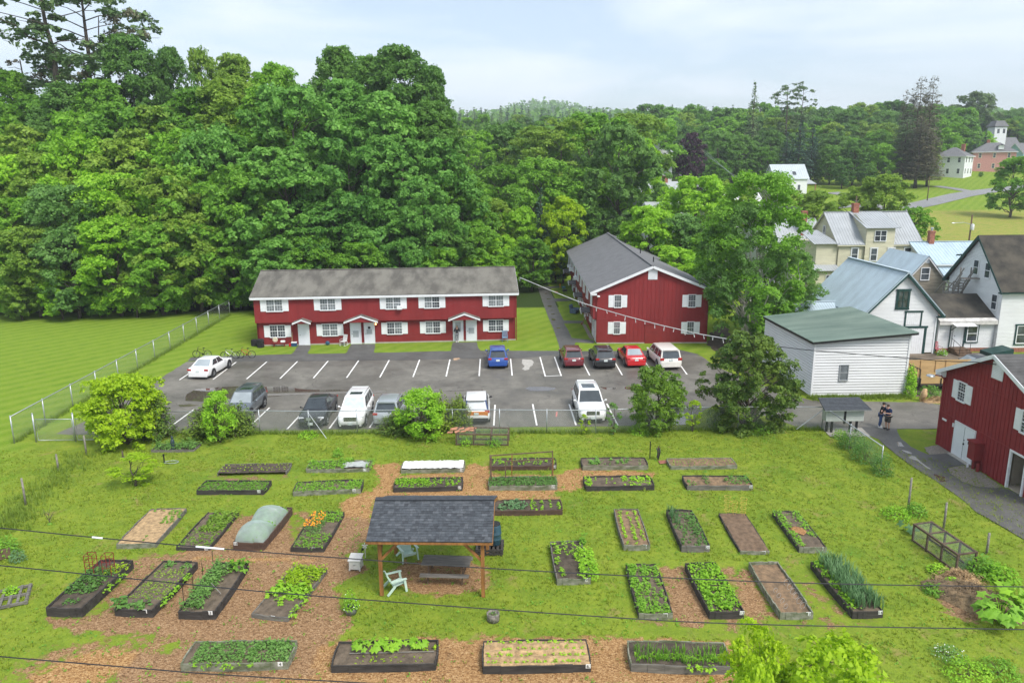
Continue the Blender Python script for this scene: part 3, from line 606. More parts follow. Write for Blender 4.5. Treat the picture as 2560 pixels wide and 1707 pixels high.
MSHINB=pm('brown mossy shingles',(.085,.075,.058),.95,.2,.8,.5,bscale=18,col2=(.035,.032,.028),detail=8)
MGLASS=pm('window glass',(.055,.065,.075),.06,.6,1.3,spec=.9); MGLASSC=pm('window with blinds',(.17,.19,.20),.15,.45,2.2,spec=.6,stretch=(1,1,3))
MDOOR=pm('white door',(.76,.78,.80),.4,.03,2); MCURT=pm('pale storm glass',(.42,.45,.46),.12,.1,2,spec=.7)
MBLUER=pm('blue grey metal roof',(.44,.53,.59),.42,.10,.7,spec=.6,stretch=(.3,1.5,1)); MGREYR=pm('grey metal roof',(.36,.38,.39),.4,.08,.7,spec=.6); MBRICK=pm('chimney brick',(.30,.12,.08),.9,.3,7)
MGREENR=pm('faded green roofing',(.20,.26,.215),.7,.12,.45,.2,col2=(.125,.18,.15),stretch=(.5,1.6,1))
MBLACK=pm('black metal',(.012,.012,.013),.5,.2,4); MGALV=pm('galvanised steel',(.42,.45,.47),.4,.12,6,metal=.6); MWOODG=pm('weathered grey wood',(.22,.20,.175),.9,.3,3,.4,stretch=(.4,4,4)); MWOODB=pm('brown wood',(.13,.085,.055),.9,.3,3,.3)
def part_window(W,house,s0,s1,z0,z1,o=0,cols=1,munt=(2,2),shut=0,frame=.07,mat=None,glass=None,trim=None,tw=.0,panes=None,name='window'):
    """double hung window; shut = shutter width either side; trim = outer casing material"""
    m=MB(); d0,d1=o+.01,o+.075; a0,a1=s0+shut,s1-shut
    W.box(m,a0,a1,z1-frame,z1,d0,d1); W.box(m,a0,a1,z0,z0+frame*1.2,d0,d1+.03); W.box(m,a0,a0+frame,z0+frame*1.2,z1-frame,d0,d1); W.box(m,a1-frame,a1,z0+frame*1.2,z1-frame,d0,d1)
    cw=(a1-a0-frame)/cols; zm=(z0+z1)/2
    for c in range(cols):
        b0=a0+frame+c*cw; b1=a0+frame+(c+1)*cw-frame
        if c<cols-1: W.box(m,b1,b1+frame,z0+frame*1.2,z1-frame,d0,d1)
        W.box(m,b0,b1,zm-.025,zm+.025,d0,d1-.02)
        for i in range(1,munt[0]+1): x=b0+(b1-b0)*i/(munt[0]+1); W.box(m,x-.008,x+.008,z0+frame*1.2,z1-frame,d0,d1-.035)
        for zz0,zz1 in ((z0+frame*1.2,zm-.025),(zm+.025,z1-frame)):
            for i in range(1,munt[1]): z=zz0+(zz1-zz0)*i/munt[1]; W.box(m,b0,b1,z-.008,z+.008,d0,d1-.036)
    w_=m.build(name,mat or MWHITE,house)
    for c in range(cols):
        b0=a0+frame+c*cw; b1=a0+frame+(c+1)*cw-frame; g=MB(); W.box(g,b0-.01,b1+.01,z0+frame,z1-frame*.9,o+.004,o+.03); gm=glass or MGLASS
        if panes: gm=panes[c%len(panes)]
        po=g.build('pane',gm,w_)
    if trim:
        t=MB(); e=tw or .11
        W.box(t,s0-e,s0-.002,z0-e,z1+e,o+.005,o+.05); W.box(t,s1+.002,s1+e,z0-e,z1+e,o+.005,o+.05); W.box(t,s0-e*1.4,s1+e*1.4,z1+.002,z1+e*1.25,o+.006,o+.085); W.box(t,s0-e*1.2,s1+e*1.2,z0-e*1.0,z0-.002,o+.006,o+.07)
        t.build('window_casing',trim,w_)
    if shut:
        for k in (0,1):
            q=MB(); b0=s0 if k==0 else s1-shut+.004; b1=b0+shut-.004
            W.box(q,b0,b1,z0+.05,z1-.05,o+.004,o+.035)
            W.box(q,b0+.06,b1-.06,z0+.12,zm-.05,o+.034,o+.042); W.box(q,b0+.06,b1-.06,zm+.05,z1-.12,o+.034,o+.042)
            q.build('shutter',MWHITE,house)
    return w_
def part_door(W,house,s0,s1,z0,z1,o=0,mat=None,glass=None,frame=.08,fmat=None,handle=True):
    m=MB(); W.box(m,s0+frame,s1-frame,z0,z1-frame,o+.005,o+.05); d=m.build('door',mat or MDOOR,house)
    f=MB(); W.box(f,s0,s0+frame,z0,z1,o+.004,o+.085); W.box(f,s1-frame,s1,z0,z1,o+.004,o+.085); W.box(f,s0+frame,s1-frame,z1-frame,z1,o+.004,o+.085); f.build('door_frame',fmat or MWHITE,d)
    if glass: g=MB(); W.box(g,s0+(s1-s0)*.24,s1-(s1-s0)*.24,z0+(z1-z0)*glass[0],z0+(z1-z0)*glass[1],o+.045,o+.06); g.build('door_pane',MCURT,d)
    if handle: h=MB(); W.box(h,s0+frame+.07,s0+frame+.12,z0+.98,z0+1.05,o+.05,o+.1); h.build('handle',MBLACK,d)
    return d
def porch(W,house,sa,sm,sb,zc,zp,o0=0,o1=1.2,tri=True,mat=None):
    """little gabled roof over a door"""
    m=MB(); th=.07
    for a,b in ((sa,sm),(sm,sb)):
        za=zc if a!=sm else zp; zb=zc if b!=sm else zp
        slab(m,[W.pt(a,za,o0),W.pt(b,zb,o0),W.pt(b,zb,o1),W.pt(a,za,o1)],th)
    r=m.build('porch_roof',mat or MSHIN,house); t=MB()
    for a,b in ((sa,sm),(sm,sb)):
        za=zc if a!=sm else zp; zb=zc if b!=sm else zp
        W.prism(t,[(a,za-.19),(b,zb-.19),(b,zb-.04),(a,za-.04)],o1-.03,o1+.03)
    t.build('rake_board',MWHITE,r)
    if tri: g=MB(); W.prism(g,[(sa+.15,zc-.1),(sb-.15,zc-.1),(sm,zp-.12)],o1-.16,o1-.06); g.build('porch_gable',MRED,r)
    b=MB()
    for s in (sa+.22,sb-.22): b.tube([W.pt(s,zc-.75,o0+.03),W.pt(s,zc-.4,o0+.35),W.pt(s,zc-.12,o1-.2)],.035,5)
    b.build('bracket',MREDD,r)
def chimney(house,x,y,z0,z1,a=.5,pot=False):
    m=MB(); m.box(x-a/2,x+a/2,y-a/2,y+a/2,z0,z1); m.box(x-a/2-.05,x+a/2+.05,y-a/2-.05,y+a/2+.05,z1-.22,z1-.06)
    c=m.build('chimney',MBRICK,house)
    if pot: q=MB(); q.lathe((x,y,z1),[(.13,0),(.13,.28),(.22,.3),(.2,.36),(.05,.4)],10); q.build('chimney_cap',MGALV,c)
# ------------------------------------------------------------------ 1  long red row house facing the camera
def front_house():
    P=Vector((-23.21,72.26,0)); u=Vector((1,.0509,0)).normalized(); n=Vector((u.y,-u.x,0)); W=Wall(P,u,n); L=25.3
    H=thing('row_house','long two storey red apartment row with mossy grey roof, facing the parking lot','house',P)
    m=MB(); board_wall(W,m,[(0,0),(L,0),(L,2.5),(0,2.5)],.6,0)
    W.box(m,0,L,0.0,2.5,-.25,-.02); W.box(m,0,L,2.36,2.44,.0,.42)
    for s,uu in ((0,-1),(L,1)):
        E=Wall(W.pt(s,0,0),-n,u*uu); E.prism(m,[(0,0),(9,0),(9,4.9),(4.3,6.75),(0,4.9),(-.4,4.85),(-.4,2.42),(0,2.42)],-.2,0)
    B=Wall(W.pt(0,0,-9),u,-n); W.box(m,0,L,0,4.95,-9,-8.8)
    m.build('lower_wall',MRED,H)
    m=MB(); board_wall(W,m,[(-.02,2.42),(L+.02,2.42),(L+.02,4.86),(-.02,4.86)],.6,.42); W.box(m,-.02,L+.02,2.44,4.86,.1,.4); m.build('upper_wall',MRED,H)
    m=MB(); ov=.28; zr=6.86
    fe0,fe1=W.pt(-ov,4.96,.78),W.pt(L+ov,4.96,.78); r0,r1=W.pt(-ov,zr,-4.3),W.pt(L+ov,zr,-4.3); b0,b1=W.pt(-ov,4.95,-9.4),W.pt(L+ov,4.95,-9.4)
    slab(m,[fe0,fe1,r1,r0],.12); slab(m,[b1,b0,r0,r1],.12); m.beam(r0+V3(0,0,.02),r1+V3(0,0,.02),.25,.05)
    rf=m.build('roof',MSHIN,H)
    m=MB(); W.box(m,-ov,L+ov,4.70,4.90,.72,.765); W.box(m,-ov,L+ov,4.66,4.72,.4,.74)
    for s in (-ov,L+ov): m.beam(W.pt(s,4.82,.76),W.pt(s,zr-.14,-4.3),.04,.18); m.beam(W.pt(s,4.82,-9.35),W.pt(s,zr-.14,-4.3),.04,.18)
    m.build('fascia',MWHITE,rf)
    m=MB(); W.box(m,0,L,-.02,.12,-.2,.03); m.build('foundation',MCONC,H)
    B_,C_=MGLASS,MGLASSC
    for i,(a,b,z0,z1,pn) in enumerate([(.61,3.28,3.45,4.71,(C_,C_)),(5.7,8.32,3.47,4.72,(C_,C_)),(12.02,14.62,3.46,4.75,(C_,C_)),(15.77,18.38,3.48,4.78,(C_,B_)),(22.04,24.66,3.52,4.78,(C_,C_))]):
        part_window(W,H,a,b,z0,z1,.42,2,(2,2),.53,panes=pn)
    for a,b,z0,z1,pn in [(.67,3.25,.81,2.08,(B_,B_)),(5.72,8.31,.83,2.1,(C_,C_)),(12.02,14.6,.86,2.12,(B_,C_)),(15.81,18.36,.86,2.13,(C_,B_)),(22.06,24.63,.91,2.16,(B_,B_))]:
        part_window(W,H,a,b,z0,z1,0,2,(2,2),.51,panes=pn)
    part_door(W,H,3.93,5.02,-.0,2.13); part_door(W,H,8.97,10.04,0,2.13,glass=(.32,.62)); d=part_door(W,H,10.31,11.36,0,2.13,glass=(.45,.68))
    part_door(W,H,19.05,20.1,.02,2.17,glass=(.45,.92)); part_door(W,H,20.35,21.43,.02,2.18,glass=(.35,.62))
    q=MB(); W.box(q,10.72,10.95,1.5,1.72,.05,.09); q.build('door_wreath',MBLACK,d)
    for a in ((3.64,4.53,5.41,2.47,2.82),(8.54,10.2,11.82,2.47,3.07),(18.63,20.2,21.75,2.49,3.08)): porch(W,H,*a,o0=0)
    m=MB(); W.box(m,13.68,14.18,3.5,3.82,.45,.85); m.build('air_conditioner',MWHITE,H)
    m=MB(); m.tube([W.pt(L+.05,4.75,.7),W.pt(L+.06,4.4,.45),W.pt(L+.06,.1,.44)],.04,6); m.build('downspout',MREDD,H)
    lm=pm('porch lamp',(.9,.6,.2),.3); bs=lm.node_tree.nodes['Principled BSDF']; bs.inputs['Emission Color'].default_value=(1,.6,.2,1); bs.inputs['Emission Strength'].default_value=4
    m=MB(); m.blob(W.pt(11.5,1.98,.12),.07,.07,.09); m.build('porch_lamp',lm,H)
    return W,H
FW,FH=front_house()
# ------------------------------------------------------------------ 2  second red house, gable to the camera
def gable_house2():
    P=Vector((9.98,71.58,0)); u=Vector((1,-.0327,0)).normalized(); n=Vector((u.y,-u.x,0)); W=Wall(P,u,n); L=10.75; DP=37.4; b=-n
    H=thing('row_house','red apartment house with big grey roof, its gable and white shutters facing the camera','house',P)
    mid=L/2-.15; zr=7.55; m=MB()
    board_wall(W,m,[(0,0),(L,0),(L,5.2),(mid,zr-.15),(-.0,5.1)],.4,0); W.prism(m,[(0,0),(L,0),(L,5.15),(mid,zr-.2),(0,5.05)],-.3,-.02)
    W.box(m,-.02,L+.02,2.40,2.46,0,.02); W.box(m,-.02,L+.02,5.06,5.12,0,.02)
    E=Wall(P,b,-u); board_wall(E,m,[(0,0),(DP,0),(DP,2.5),(0,2.5)],.6,0); E.box(m,.02,DP,0,2.5,-.2,-.03)
    RW=Wall(W.pt(L,0,0),b,u); RW.box(m,0,DP,0,5.2,-.2,0); W.prism(m,[(0,0),(L,0),(L,5.15),(mid,zr-.2),(0,5.05)],-DP,-DP+.2)
    m.build('lower_wall',MRED,H)
    m=MB(); board_wall(E,m,[(.06,2.42),(DP,2.42),(DP,5.1),(.06,5.1)],.6,.42); E.box(m,.06,DP,2.44,5.1,.0,.4); m.build('upper_wall',MRED,H)
    m=MB(); le0,le1=W.pt(-.72,5.12,.32),W.pt(-.72,5.12,-DP-.3); r0,r1=W.pt(mid,zr+.1,.32),W.pt(mid,zr+.1,-DP-.3); re0,re1=W.pt(L+.6,5.2,.32),W.pt(L+.6,5.2,-DP-.3)
    slab(m,[le0,le1,r1,r0],.1); slab(m,[re1,re0,r0,r1],.1); m.beam(r0+V3(0,0,.03),r1+V3(0,0,.03),.3,.06); rf=m.build('roof',MSHIN2,H)
    m=MB()
    for a,bb in ((W.pt(-.72,5.0,.3),W.pt(mid,zr-.02,.3)),(W.pt(mid,zr-.02,.3),W.pt(L+.6,5.08,.3))): m.beam(a,bb,.05,.24)
    W.box(m,-.72,-.1,4.82,5.0,.02,.3); E.box(m,-.3,DP+.3,4.9,5.03,.66,.71)
    m.build('rake_board',MWHITE,rf)
    for k,(d,s) in enumerate(((7,mid+1.3),(15,mid+1.2),(26,mid+1.0))):
        q=MB(); zz=zr+.1-(s-mid)*(zr-5.1)/(L+.6-mid); q.tube([W.pt(s,zz-.05,-d),W.pt(s,zz+.55,-d)],.06,8); q.build('vent_pipe',MBLACK,rf)
    m=MB(); W.box(m,-.02,L+.02,-.02,.1,-.3,.03); m.build('foundation',MCONC,H)
    for a,bb,z0,z1 in [(1.06,2.86,3.55,4.84),(8.2,10.04,3.55,4.84),(1.06,2.8,.92,2.2),(8.2,10.0,.92,2.17)]: part_window(W,H,a,bb,z0,z1,0,1,(2,3),.52)
    m=MB(); W.box(m,4.81,5.70,6.30,7.28,.005,.05)
    for i in range(8): W.box(m,4.9,5.61,6.38+i*.105,6.45+i*.105,.05,.075)
    m.build('gable_vent',MWHITE,H)
    m=MB(); W.box(m,4.66,6.12,0,1.86,.005,.05); W.box(m,4.62,6.16,1.86,1.94,.005,.09); m.build('red_door',MREDD,H)
    for k in range(9):
        d=1.0+k*4.15; 
        for dd in (0.0,):
            part_window(E,H,d,d+2.6 if k>0 else d+1.9,3.45,4.78,.42,2 if k>0 else 1,(2,2),.5,panes=(MGLASS,MGLASSC))
    for d in (3.6,13.0,22.6,33.2): porch(E,H,d-.9,d,d+.9,2.62,3.0,0,1.35,mat=MSHIND)
    for d in (3.1,3.9,12.5,13.4,22.0,23.0,32.7,33.6): part_door(E,H,d-.48,d+.48,0,2.08,glass=(.5,.8))
    for d in (5.6,9.3,15.4,18.8,25.5,29.6): part_window(E,H,d,d+2.4,.85,2.1,0,2,(2,2),.48)
    part_door(E,H,.7,1.6,0,2.1)
    for d in (19.2,27.2,30.8): q=MB(); E.box(q,d,d+.6,3.5,3.9,.44,.95); q.build('air_conditioner',MWHITE,H)
    m=MB(); m.tube([W.pt(-.5,4.85,.1),W.pt(-.2,4.6,.08),W.pt(-.05,4.4,.06),W.pt(-.05,.2,.06)],.045,6); m.build('downspout',MREDD,H)
    m=MB(); m.blob(W.pt(.05,4.72,.28),.16,.16,.1); m.build('flood_lamp',MWHITE,H)
    return W,E,H
RWALL,RSIDE,RH=gable_house2()
# ------------------------------------------------------------------ 3  white garage with green roof
def garage():
    x0,x1=23.5,30.6; y0=53.2; dp=10.2
    H=thing('garage','windowed white clapboard shed with a sloping faded green roof beside the driveway','shed',(x0,y0,0))
    F_=Wall((x0,y0,0),(1,0,0),(0,-1,0)); Lf=Wall((x0,y0+dp,0),(0,-1,0),(-1,0,0)); Rt=Wall((x1,y0,0),(0,1,0),(1,0,0)); m=MB()
    lap_wall(F_,m,[(0,0.08),(7.1,.08),(7.1,4.82),(0,4.25)],.21,0,.03,0,.045); lap_wall(Lf,m,[(0,.08),(dp,.08),(dp,4.25),(0,4.2)],.21,0,.03,0,.04); lap_wall(Rt,m,[(0,.08),(dp,.08),(dp,4.75),(0,4.82)],.2)
    m.quad((x0,y0+dp,0),(x1,y0+dp,0),(x1,y0+dp,4.75),(x0,y0+dp,4.2)); m.build('wall',MLAPW,H)
    m=MB(); 
    for s in (-.03,7.0): m=MB(); F_.box(m,s,s+.13,0,4.22 if s<1 else 4.78,.035,.06); m.build('corner_board',MWHITE,H)
    m=MB(); a,b,c,d=V3(x0-.3,y0-.35,4.32),V3(x1+.35,y0-.4,4.95),V3(x1+.35,y0+dp+.3,4.9),V3(x0-.3,y0+dp-.2,4.22)
    slab(m,[a,b,c,d],.05); k=34
    for i in range(1,k): p=a+(d-a)*(i/k);q=b+(c-b)*(i/k); m.beam(p+V3(0,0,.012),q+V3(0,0,.012),.035,.02)
    r=m.build('roof',MGREENR,H); m=MB(); m.beam(a-V3(0,-.02,.13),b-V3(0,-.02,.13),.03,.14); m.beam(a-V3(-.02,0,.13),d-V3(-.02,0,.13),.03,.14); m.build('fascia',MBLACK,r)
    part_window(F_,H,2.0,2.68,1.25,2.5,.02,1,(0,1),frame=.05,mat=MGREYR,glass=pm('dusty window',(.16,.18,.19),.25,.2,3)); m=MB(); F_.box(m,0,7.1,0,.1,-.1,.01); m.build('foundation',MCONC,H)
garage()
# ------------------------------------------------------------------ 4  white barn with green trim
def barn():
    x0,x1,y0,y1=33.6,40.2,66.0,76.9; xm=36.9; ze,zr=3.9,7.5
    H=thing('barn','white clapboard barn with blue grey metal roof and dark green trim','barn',(x0,y0,0))
    F_=Wall((x0,y0,0),(1,0,0),(0,-1,0)); w_=x1-x0; g=[(0,0.1),(w_,.1),(w_,ze-.1),(xm-x0,zr-.15),(0,ze-.1)]; m=MB(); lap_wall(F_,m,g,.13,0,.014); Rt=Wall((x1,y0,0),(0,1,0),(1,0,0)); lap_wall(Rt,m,[(0,.1),(y1-y0,.1),(y1-y0,ze),(0,ze)],.13,0,.014); m.build('wall',MLAPW,H)
    m=MB(); m.box(x0,x0+.1,y0+.05,y1,0,ze); m.box(x0,x1,y1-.1,y1,0,ze); m.build('side_wall',pm('tan boards',(.30,.25,.16),.9,.2,2),H)
    m=MB(); f=.42; e0,e1=V3(x0-.5,y0-f,ze-.32),V3(x0-.5,y1+.3,ze-.32); r0,r1=V3(xm,y0-f,zr+.05),V3(xm,y1+.3,zr+.05); k0,k1=V3(x1+.45,y0-f,ze-.28),V3(x1+.45,y1+.3,ze-.28)
    slab(m,[e0,e1,r1,r0],.06); slab(m,[k1,k0,r0,r1],.06); seams(m,e0,e1,r1,r0,.24,.025,.03); seams(m,k0,k1,r1,r0,.24,.025,.03); m.beam(r0+V3(0,0,.04),r1+V3(0,0,.04),.35,.05); rf=m.build('roof',MBLUER,H)
    m=MB(); 
    for a,b in ((e0,r0),(k0,r0)): m.beam(a+V3(0,.06,-.16),b+V3(0,.06,-.16),.07,.26); m.beam(a+V3(0,.3,-.2),b+V3(0,.3,-.2),.42,.05)
    m.box(x1-.15,x1+.5,y0-.4,y0+.1,ze-.52,ze-.42); m.build('rake_board',MTRIMG,rf)
    m=MB(); F_.box(m,w_-.16,w_-.0,0,ze-.35,.015,.06); m.build('corner_board',MWHITE,H); m=MB(); F_.box(m,w_-.02,w_+.05,0,ze-.35,.06,.1); m.build('downspout',MTRIMG,H)
    part_window(F_,H,2.72,3.72,4.25,5.85,.02,2,(0,1),trim=MTRIMG,tw=.13,mat=MTRIMG)
    m=MB(); board_wall(F_,m,[(3.72,2.72),(5.02,2.72),(5.02,3.85),(3.72,3.85)],.18,.04,.02); d=m.build('loft_door',MWHITE,H)
    m=MB(); F_.box(m,3.58,3.71,2.6,3.85,.01,.07); F_.box(m,5.03,5.16,2.6,3.85,.01,.07); F_.box(m,3.52,5.22,3.86,4.0,.01,.09); m.build('door_frame',MTRIMG,d)
    m=MB(); board_wall(F_,m,[(3.3,0),(5.5,0),(5.5,2.4),(3.3,2.4)],.2,.05,.02); d=m.build('barn_door',MWHITE,H); m=MB(); F_.box(m,5.51,5.72,0,2.4,.01,.08); F_.box(m,3.2,5.8,2.41,2.6,.01,.1); m.build('door_frame',MTRIMG,d)
barn()
# ------------------------------------------------------------------ 5  white farmhouse with outside stairs and the low wing
def farmhouse():
    X=46.0; y0,y1=66.1,74.3; ym=70.0; ze,zr=5.9,10.35
    H=thing('farmhouse','white clapboard farmhouse with dark brown shingle roof, outside stairs and a low wing','house',(X,y0,0))
    Gw=Wall((X,y1,0),(0,-1,0),(-1,0,0)); Lg=y1-y0; m=MB(); lap_wall(Gw,m,[(0,.4),(Lg,.4),(Lg,ze),(y1-ym,zr-.1),(0,ze)],.13,0,.014)
    F_=Wall((X,y0,0),(1,0,0),(0,-1,0)); lap_wall(F_,m,[(0,.4),(14,.4),(14,ze),(0,ze)],.13,0,.014); m.box(X+.1,X+14,y1-.1,y1,0,ze); m.build('wall',MLAPW,H)
    m=MB(); Gw.box(m,0,Lg,0,.42,-.1,.02); F_.box(m,0,14,0,.42,-.1,.02); m.build('foundation',MBRICK,H)
    m=MB(); a0,a1=V3(X-.4,y0-.45,ze-.25),V3(X+15,y0-.45,ze-.25); r0,r1=V3(X-.4,ym,zr+.05),V3(X+15,ym,zr+.05); b0,b1=V3(X-.4,y1+.45,ze-.25),V3(X+15,y1+.45,ze-.25); slab(m,[a0,a1,r1,r0],.1); slab(m,[b1,b0,r0,r1],.1); rf=m.build('roof',MSHINB,H)
    m=MB(); m.beam(a0+V3(.0,0,-.16),r0+V3(0,0,-.16),.05,.2); m.beam(b0+V3(0,0,-.16),r0+V3(0,0,-.16),.06,.26); m.box(X-.45,X+.25,y0-.5,y0-.02,ze-.42,ze-.3); m.box(X-.45,X+.25,y1+.02,y1+.5,ze-.42,ze-.3); F_.box(m,.3,14,ze-.42,ze-.22,.02,.4); m.build('rake_board',MTRIMG,rf)
    for s,z0,z1 in ((3.6,6.6,8.05),(5.35,6.5,7.97),(6.85,3.8,5.27)): part_window(Gw,H,s,s+.85,z0,z1,.02,1,(0,1))
    part_window(Gw,H,6.45,7.45,.95,2.55,.02,1,(0,1),trim=MTRIMG,tw=.12); part_window(F_,H,1.75,2.75,.8,2.5,.02,1,(0,1),trim=MTRIMG,tw=.12); part_window(F_,H,2.4,3.3,3.7,5.2,.02,1,(0,1))
    m=MB(); m.box(X+5.6,X+6.1,ym-.3,ym+.3,zr-.3,zr+1); m.build('chimney',MBRICK,H)
    # dormer seen over the gable's left rake
    m=MB(); m.box(X+1.2,X+4,y1-2.2,y1+.1,5.7,8.1); m.build('dormer',MLAPW,H); m=MB(); slab(m,[(X+.7,y1-3,8.6),(X+4.4,y1-3,8.6),(X+4.4,y1+.5,8.05),(X+.7,y1+.5,8.05)],.14); m.build('dormer_roof',MTRIMG,H)
    # low wing
    c0,yf=40.75,66.5; w_=X-c0-.05; Wg=Wall((c0,yf,0),(1,0,0),(0,-1,0)); m=MB(); lap_wall(Wg,m,[(0,.35),(w_,.35),(w_,2.85),(0,2.85)],.13,0,.014); m.box(c0,c0+.1,yf+.03,yf+5,0,2.9); m.build('wing_wall',MLAPW,H)
    m=MB(); Wg.box(m,0,w_,0,.36,-.1,.02); m.build('wing_foundation',MBRICK,H)
    m=MB(); slab(m,[(c0-.2,yf-.35,2.98),(X-.03,yf-.35,2.98),(X-.03,69.7,4.9),(c0-.2,69.7,4.9)],.08); slab(m,[(c0-.2,73.2,3),(c0-.2,69.7,4.9),(X-.03,69.7,4.9),(X-.03,73.2,3)],.08); wr=m.build('wing_roof',MSHINB,H)
    m=MB(); Wg.box(m,-.2,w_,2.62,2.9,.30,.40); slab(m,[(c0-.2,yf-.42,2.95),(X-.05,yf-.42,2.95),(X-.05,yf-.02,3.18),(c0-.2,yf-.02,3.18)],.015); m.build('eave_flashing',pm('rusty white metal',(.55,.53,.50),.5,.2,2.5),wr)
    part_door(Wg,H,1.35,2.25,.5,2.5,.02); part_window(Wg,H,2.65,3.65,.95,2.5,.02,1,(0,1),trim=MTRIMG,tw=.11)
    m=MB(); slab(m,[(c0+1.0,yf-1.0,2.62),(c0+2.95,yf-1.0,2.62),(c0+2.95,yf-.02,2.8),(c0+1.0,yf-.02,2.8)],.05); aw=m.build('door_canopy',MWHITE,H); m=MB()
    for s in (1.1,2.45): m.beam((c0+s,yf-.06,.5),(c0+s,yf-.06,2.7),.07,.07); m.beam((c0+s,yf-.06,2.0),(c0+s,yf-.9,2.6),.06,.06)
    m.build('bracket',MTRIMG,aw)
    m=MB(); m.box(c0+1.1,c0+2.5,yf-1.0,yf-.03,0,.48); m.box(c0+1.1,c0+2.5,yf-1.35,yf-1.0,0,.3); m.box(c0+1.1,c0+2.5,yf-1.7,yf-1.35,0,.15); st=m.build('doorstep',MWOODB,H)
    m=MB()
    for a,b in (((c0+1.2,yf-1.6,.15),(c0+1.2,yf-1.6,.95)),((c0+1.2,yf-1.6,.95),(c0+1.2,yf-.2,1.35)),((c0+1.2,yf-.6,.5),(c0+1.2,yf-.6,1.25)),((c0+2.4,yf-1.2,.2),(c0+2.4,yf-1.2,1.05))): m.tube([a,b],.025,5)
    m.build('handrail',MBLACK,st)
    # outside stair from the wing roof to the upper door
    m=MB(); x=44.9; p0=V3(x,73.8,3.2); p1=V3(x,72.4,4.55); p2=V3(x,70.9,4.9); p3=V3(x,70.2,6.4)
    for dx in (-.45,.45):
        q=V3(dx,0,0); m.beam(p0+q,p1+q,.06,.2); m.beam(p1+q,V3(x+dx,71.2,4.55),.06,.2); m.beam(V3(x+dx,71.2,4.6),V3(x+dx,70.0,6.3),.06,.2)
    for i in range(5): y=71.1-i*.24; m.box(x-.5,x+.5,y-.14,y+.14,4.85+i*.3,4.9+i*.3)
    m.box(x-.55,x+.55,71.0,72.6,4.6,4.68); m.box(x-.5,45.98,69.5,70.15,6.3,6.38); sto=m.build('outside_stairs',MWOODG,H); m=MB()
    for dx in (-.5,.5):
        for (y,z) in ((72.5,4.65),(71.7,4.65),(71.0,4.65),(70.1,6.3)): m.beam((x+dx,y,z),(x+dx,y,z+1.05),.08,.08)
        m.beam((x+dx,72.5,5.65),(x+dx,71.0,5.65),.06,.1); m.beam((x+dx,71.0,5.6),(x+dx,69.6,7.35),.06,.1); m.beam((x+dx,72.5,5.65),(x+dx,73.9,4.3),.06,.1); m.beam((x+dx,72.5,5.2),(x+dx,71.0,5.2),.05,.08); m.beam((x+dx,71.0,5.15),(x+dx,69.8,6.85),.05,.08)
    for (y,z0) in ((71.1,3.9),(72.4,3.7)): m.beam((x-.45,y,z0),(x-.45,y,4.6),.1,.1); m.beam((x+.45,y,z0),(x+.45,y,4.6),.1,.1)
    m.build('handrail',MWOODG,sto)
farmhouse()
# ------------------------------------------------------------------ 6-8  grey shed house, blue roofed house, yellow house, sheds
def gableX(H,x0,x1,y0,y1,ze,zr,wm,rm,pitch=.15,ov=.3,z0=0,seam=None,trim=None,ym=None,lap=True):
    """ridge along X"""
    ym=(y0+y1)/2 if ym is None else ym; F_=Wall((x0,y0,0),(1,0,0),(0,-1,0)); Gw=Wall((x0,y1,0),(0,-1,0),(-1,0,0)); m=MB()
    lap_wall(F_,m,[(0,z0),(x1-x0,z0),(x1-x0,ze),(0,ze)],pitch,0,.014); lap_wall(Gw,m,[(0,z0),(y1-y0,z0),(y1-y0,ze),(y1-ym,zr-.08),(0,ze)],pitch,0,.014)
    m.quad((x1,y0,z0),(x1,y1,z0),(x1,y1,ze),(x1,ym,zr-.08),(x1,y0,ze)); m.quad((x0,y1,z0),(x1,y1,z0),(x1,y1,ze),(x0,y1,ze)); m.build('wall',wm,H)
    m=MB(); d=ov*(zr-ze)/(ym-y0); a0,a1=V3(x0-ov,y0-ov,ze-d),V3(x1+ov,y0-ov,ze-d); r0,r1=V3(x0-ov,ym,zr),V3(x1+ov,ym,zr); b0,b1=V3(x0-ov,y1+ov,ze-d),V3(x1+ov,y1+ov,ze-d)
    slab(m,[a0,a1,r1,r0],.07); slab(m,[b1,b0,r0,r1],.07)
    if seam: seams(m,a0,a1,r1,r0,seam,.03,.03); m.beam(r0+V3(0,0,.03),r1+V3(0,0,.03),.3,.04)
    rf=m.build('roof',rm,H); m=MB()
    for q in (a0,b0): m.beam(q+V3(0.02,0,-.13),r0+V3(.02,0,-.13),.04,.16)
    m.beam(a0+V3(0,.02,-.12),a1+V3(0,.02,-.12),.04,.12); m.build('rake_board',trim or MWHITE,rf)
    return F_,Gw
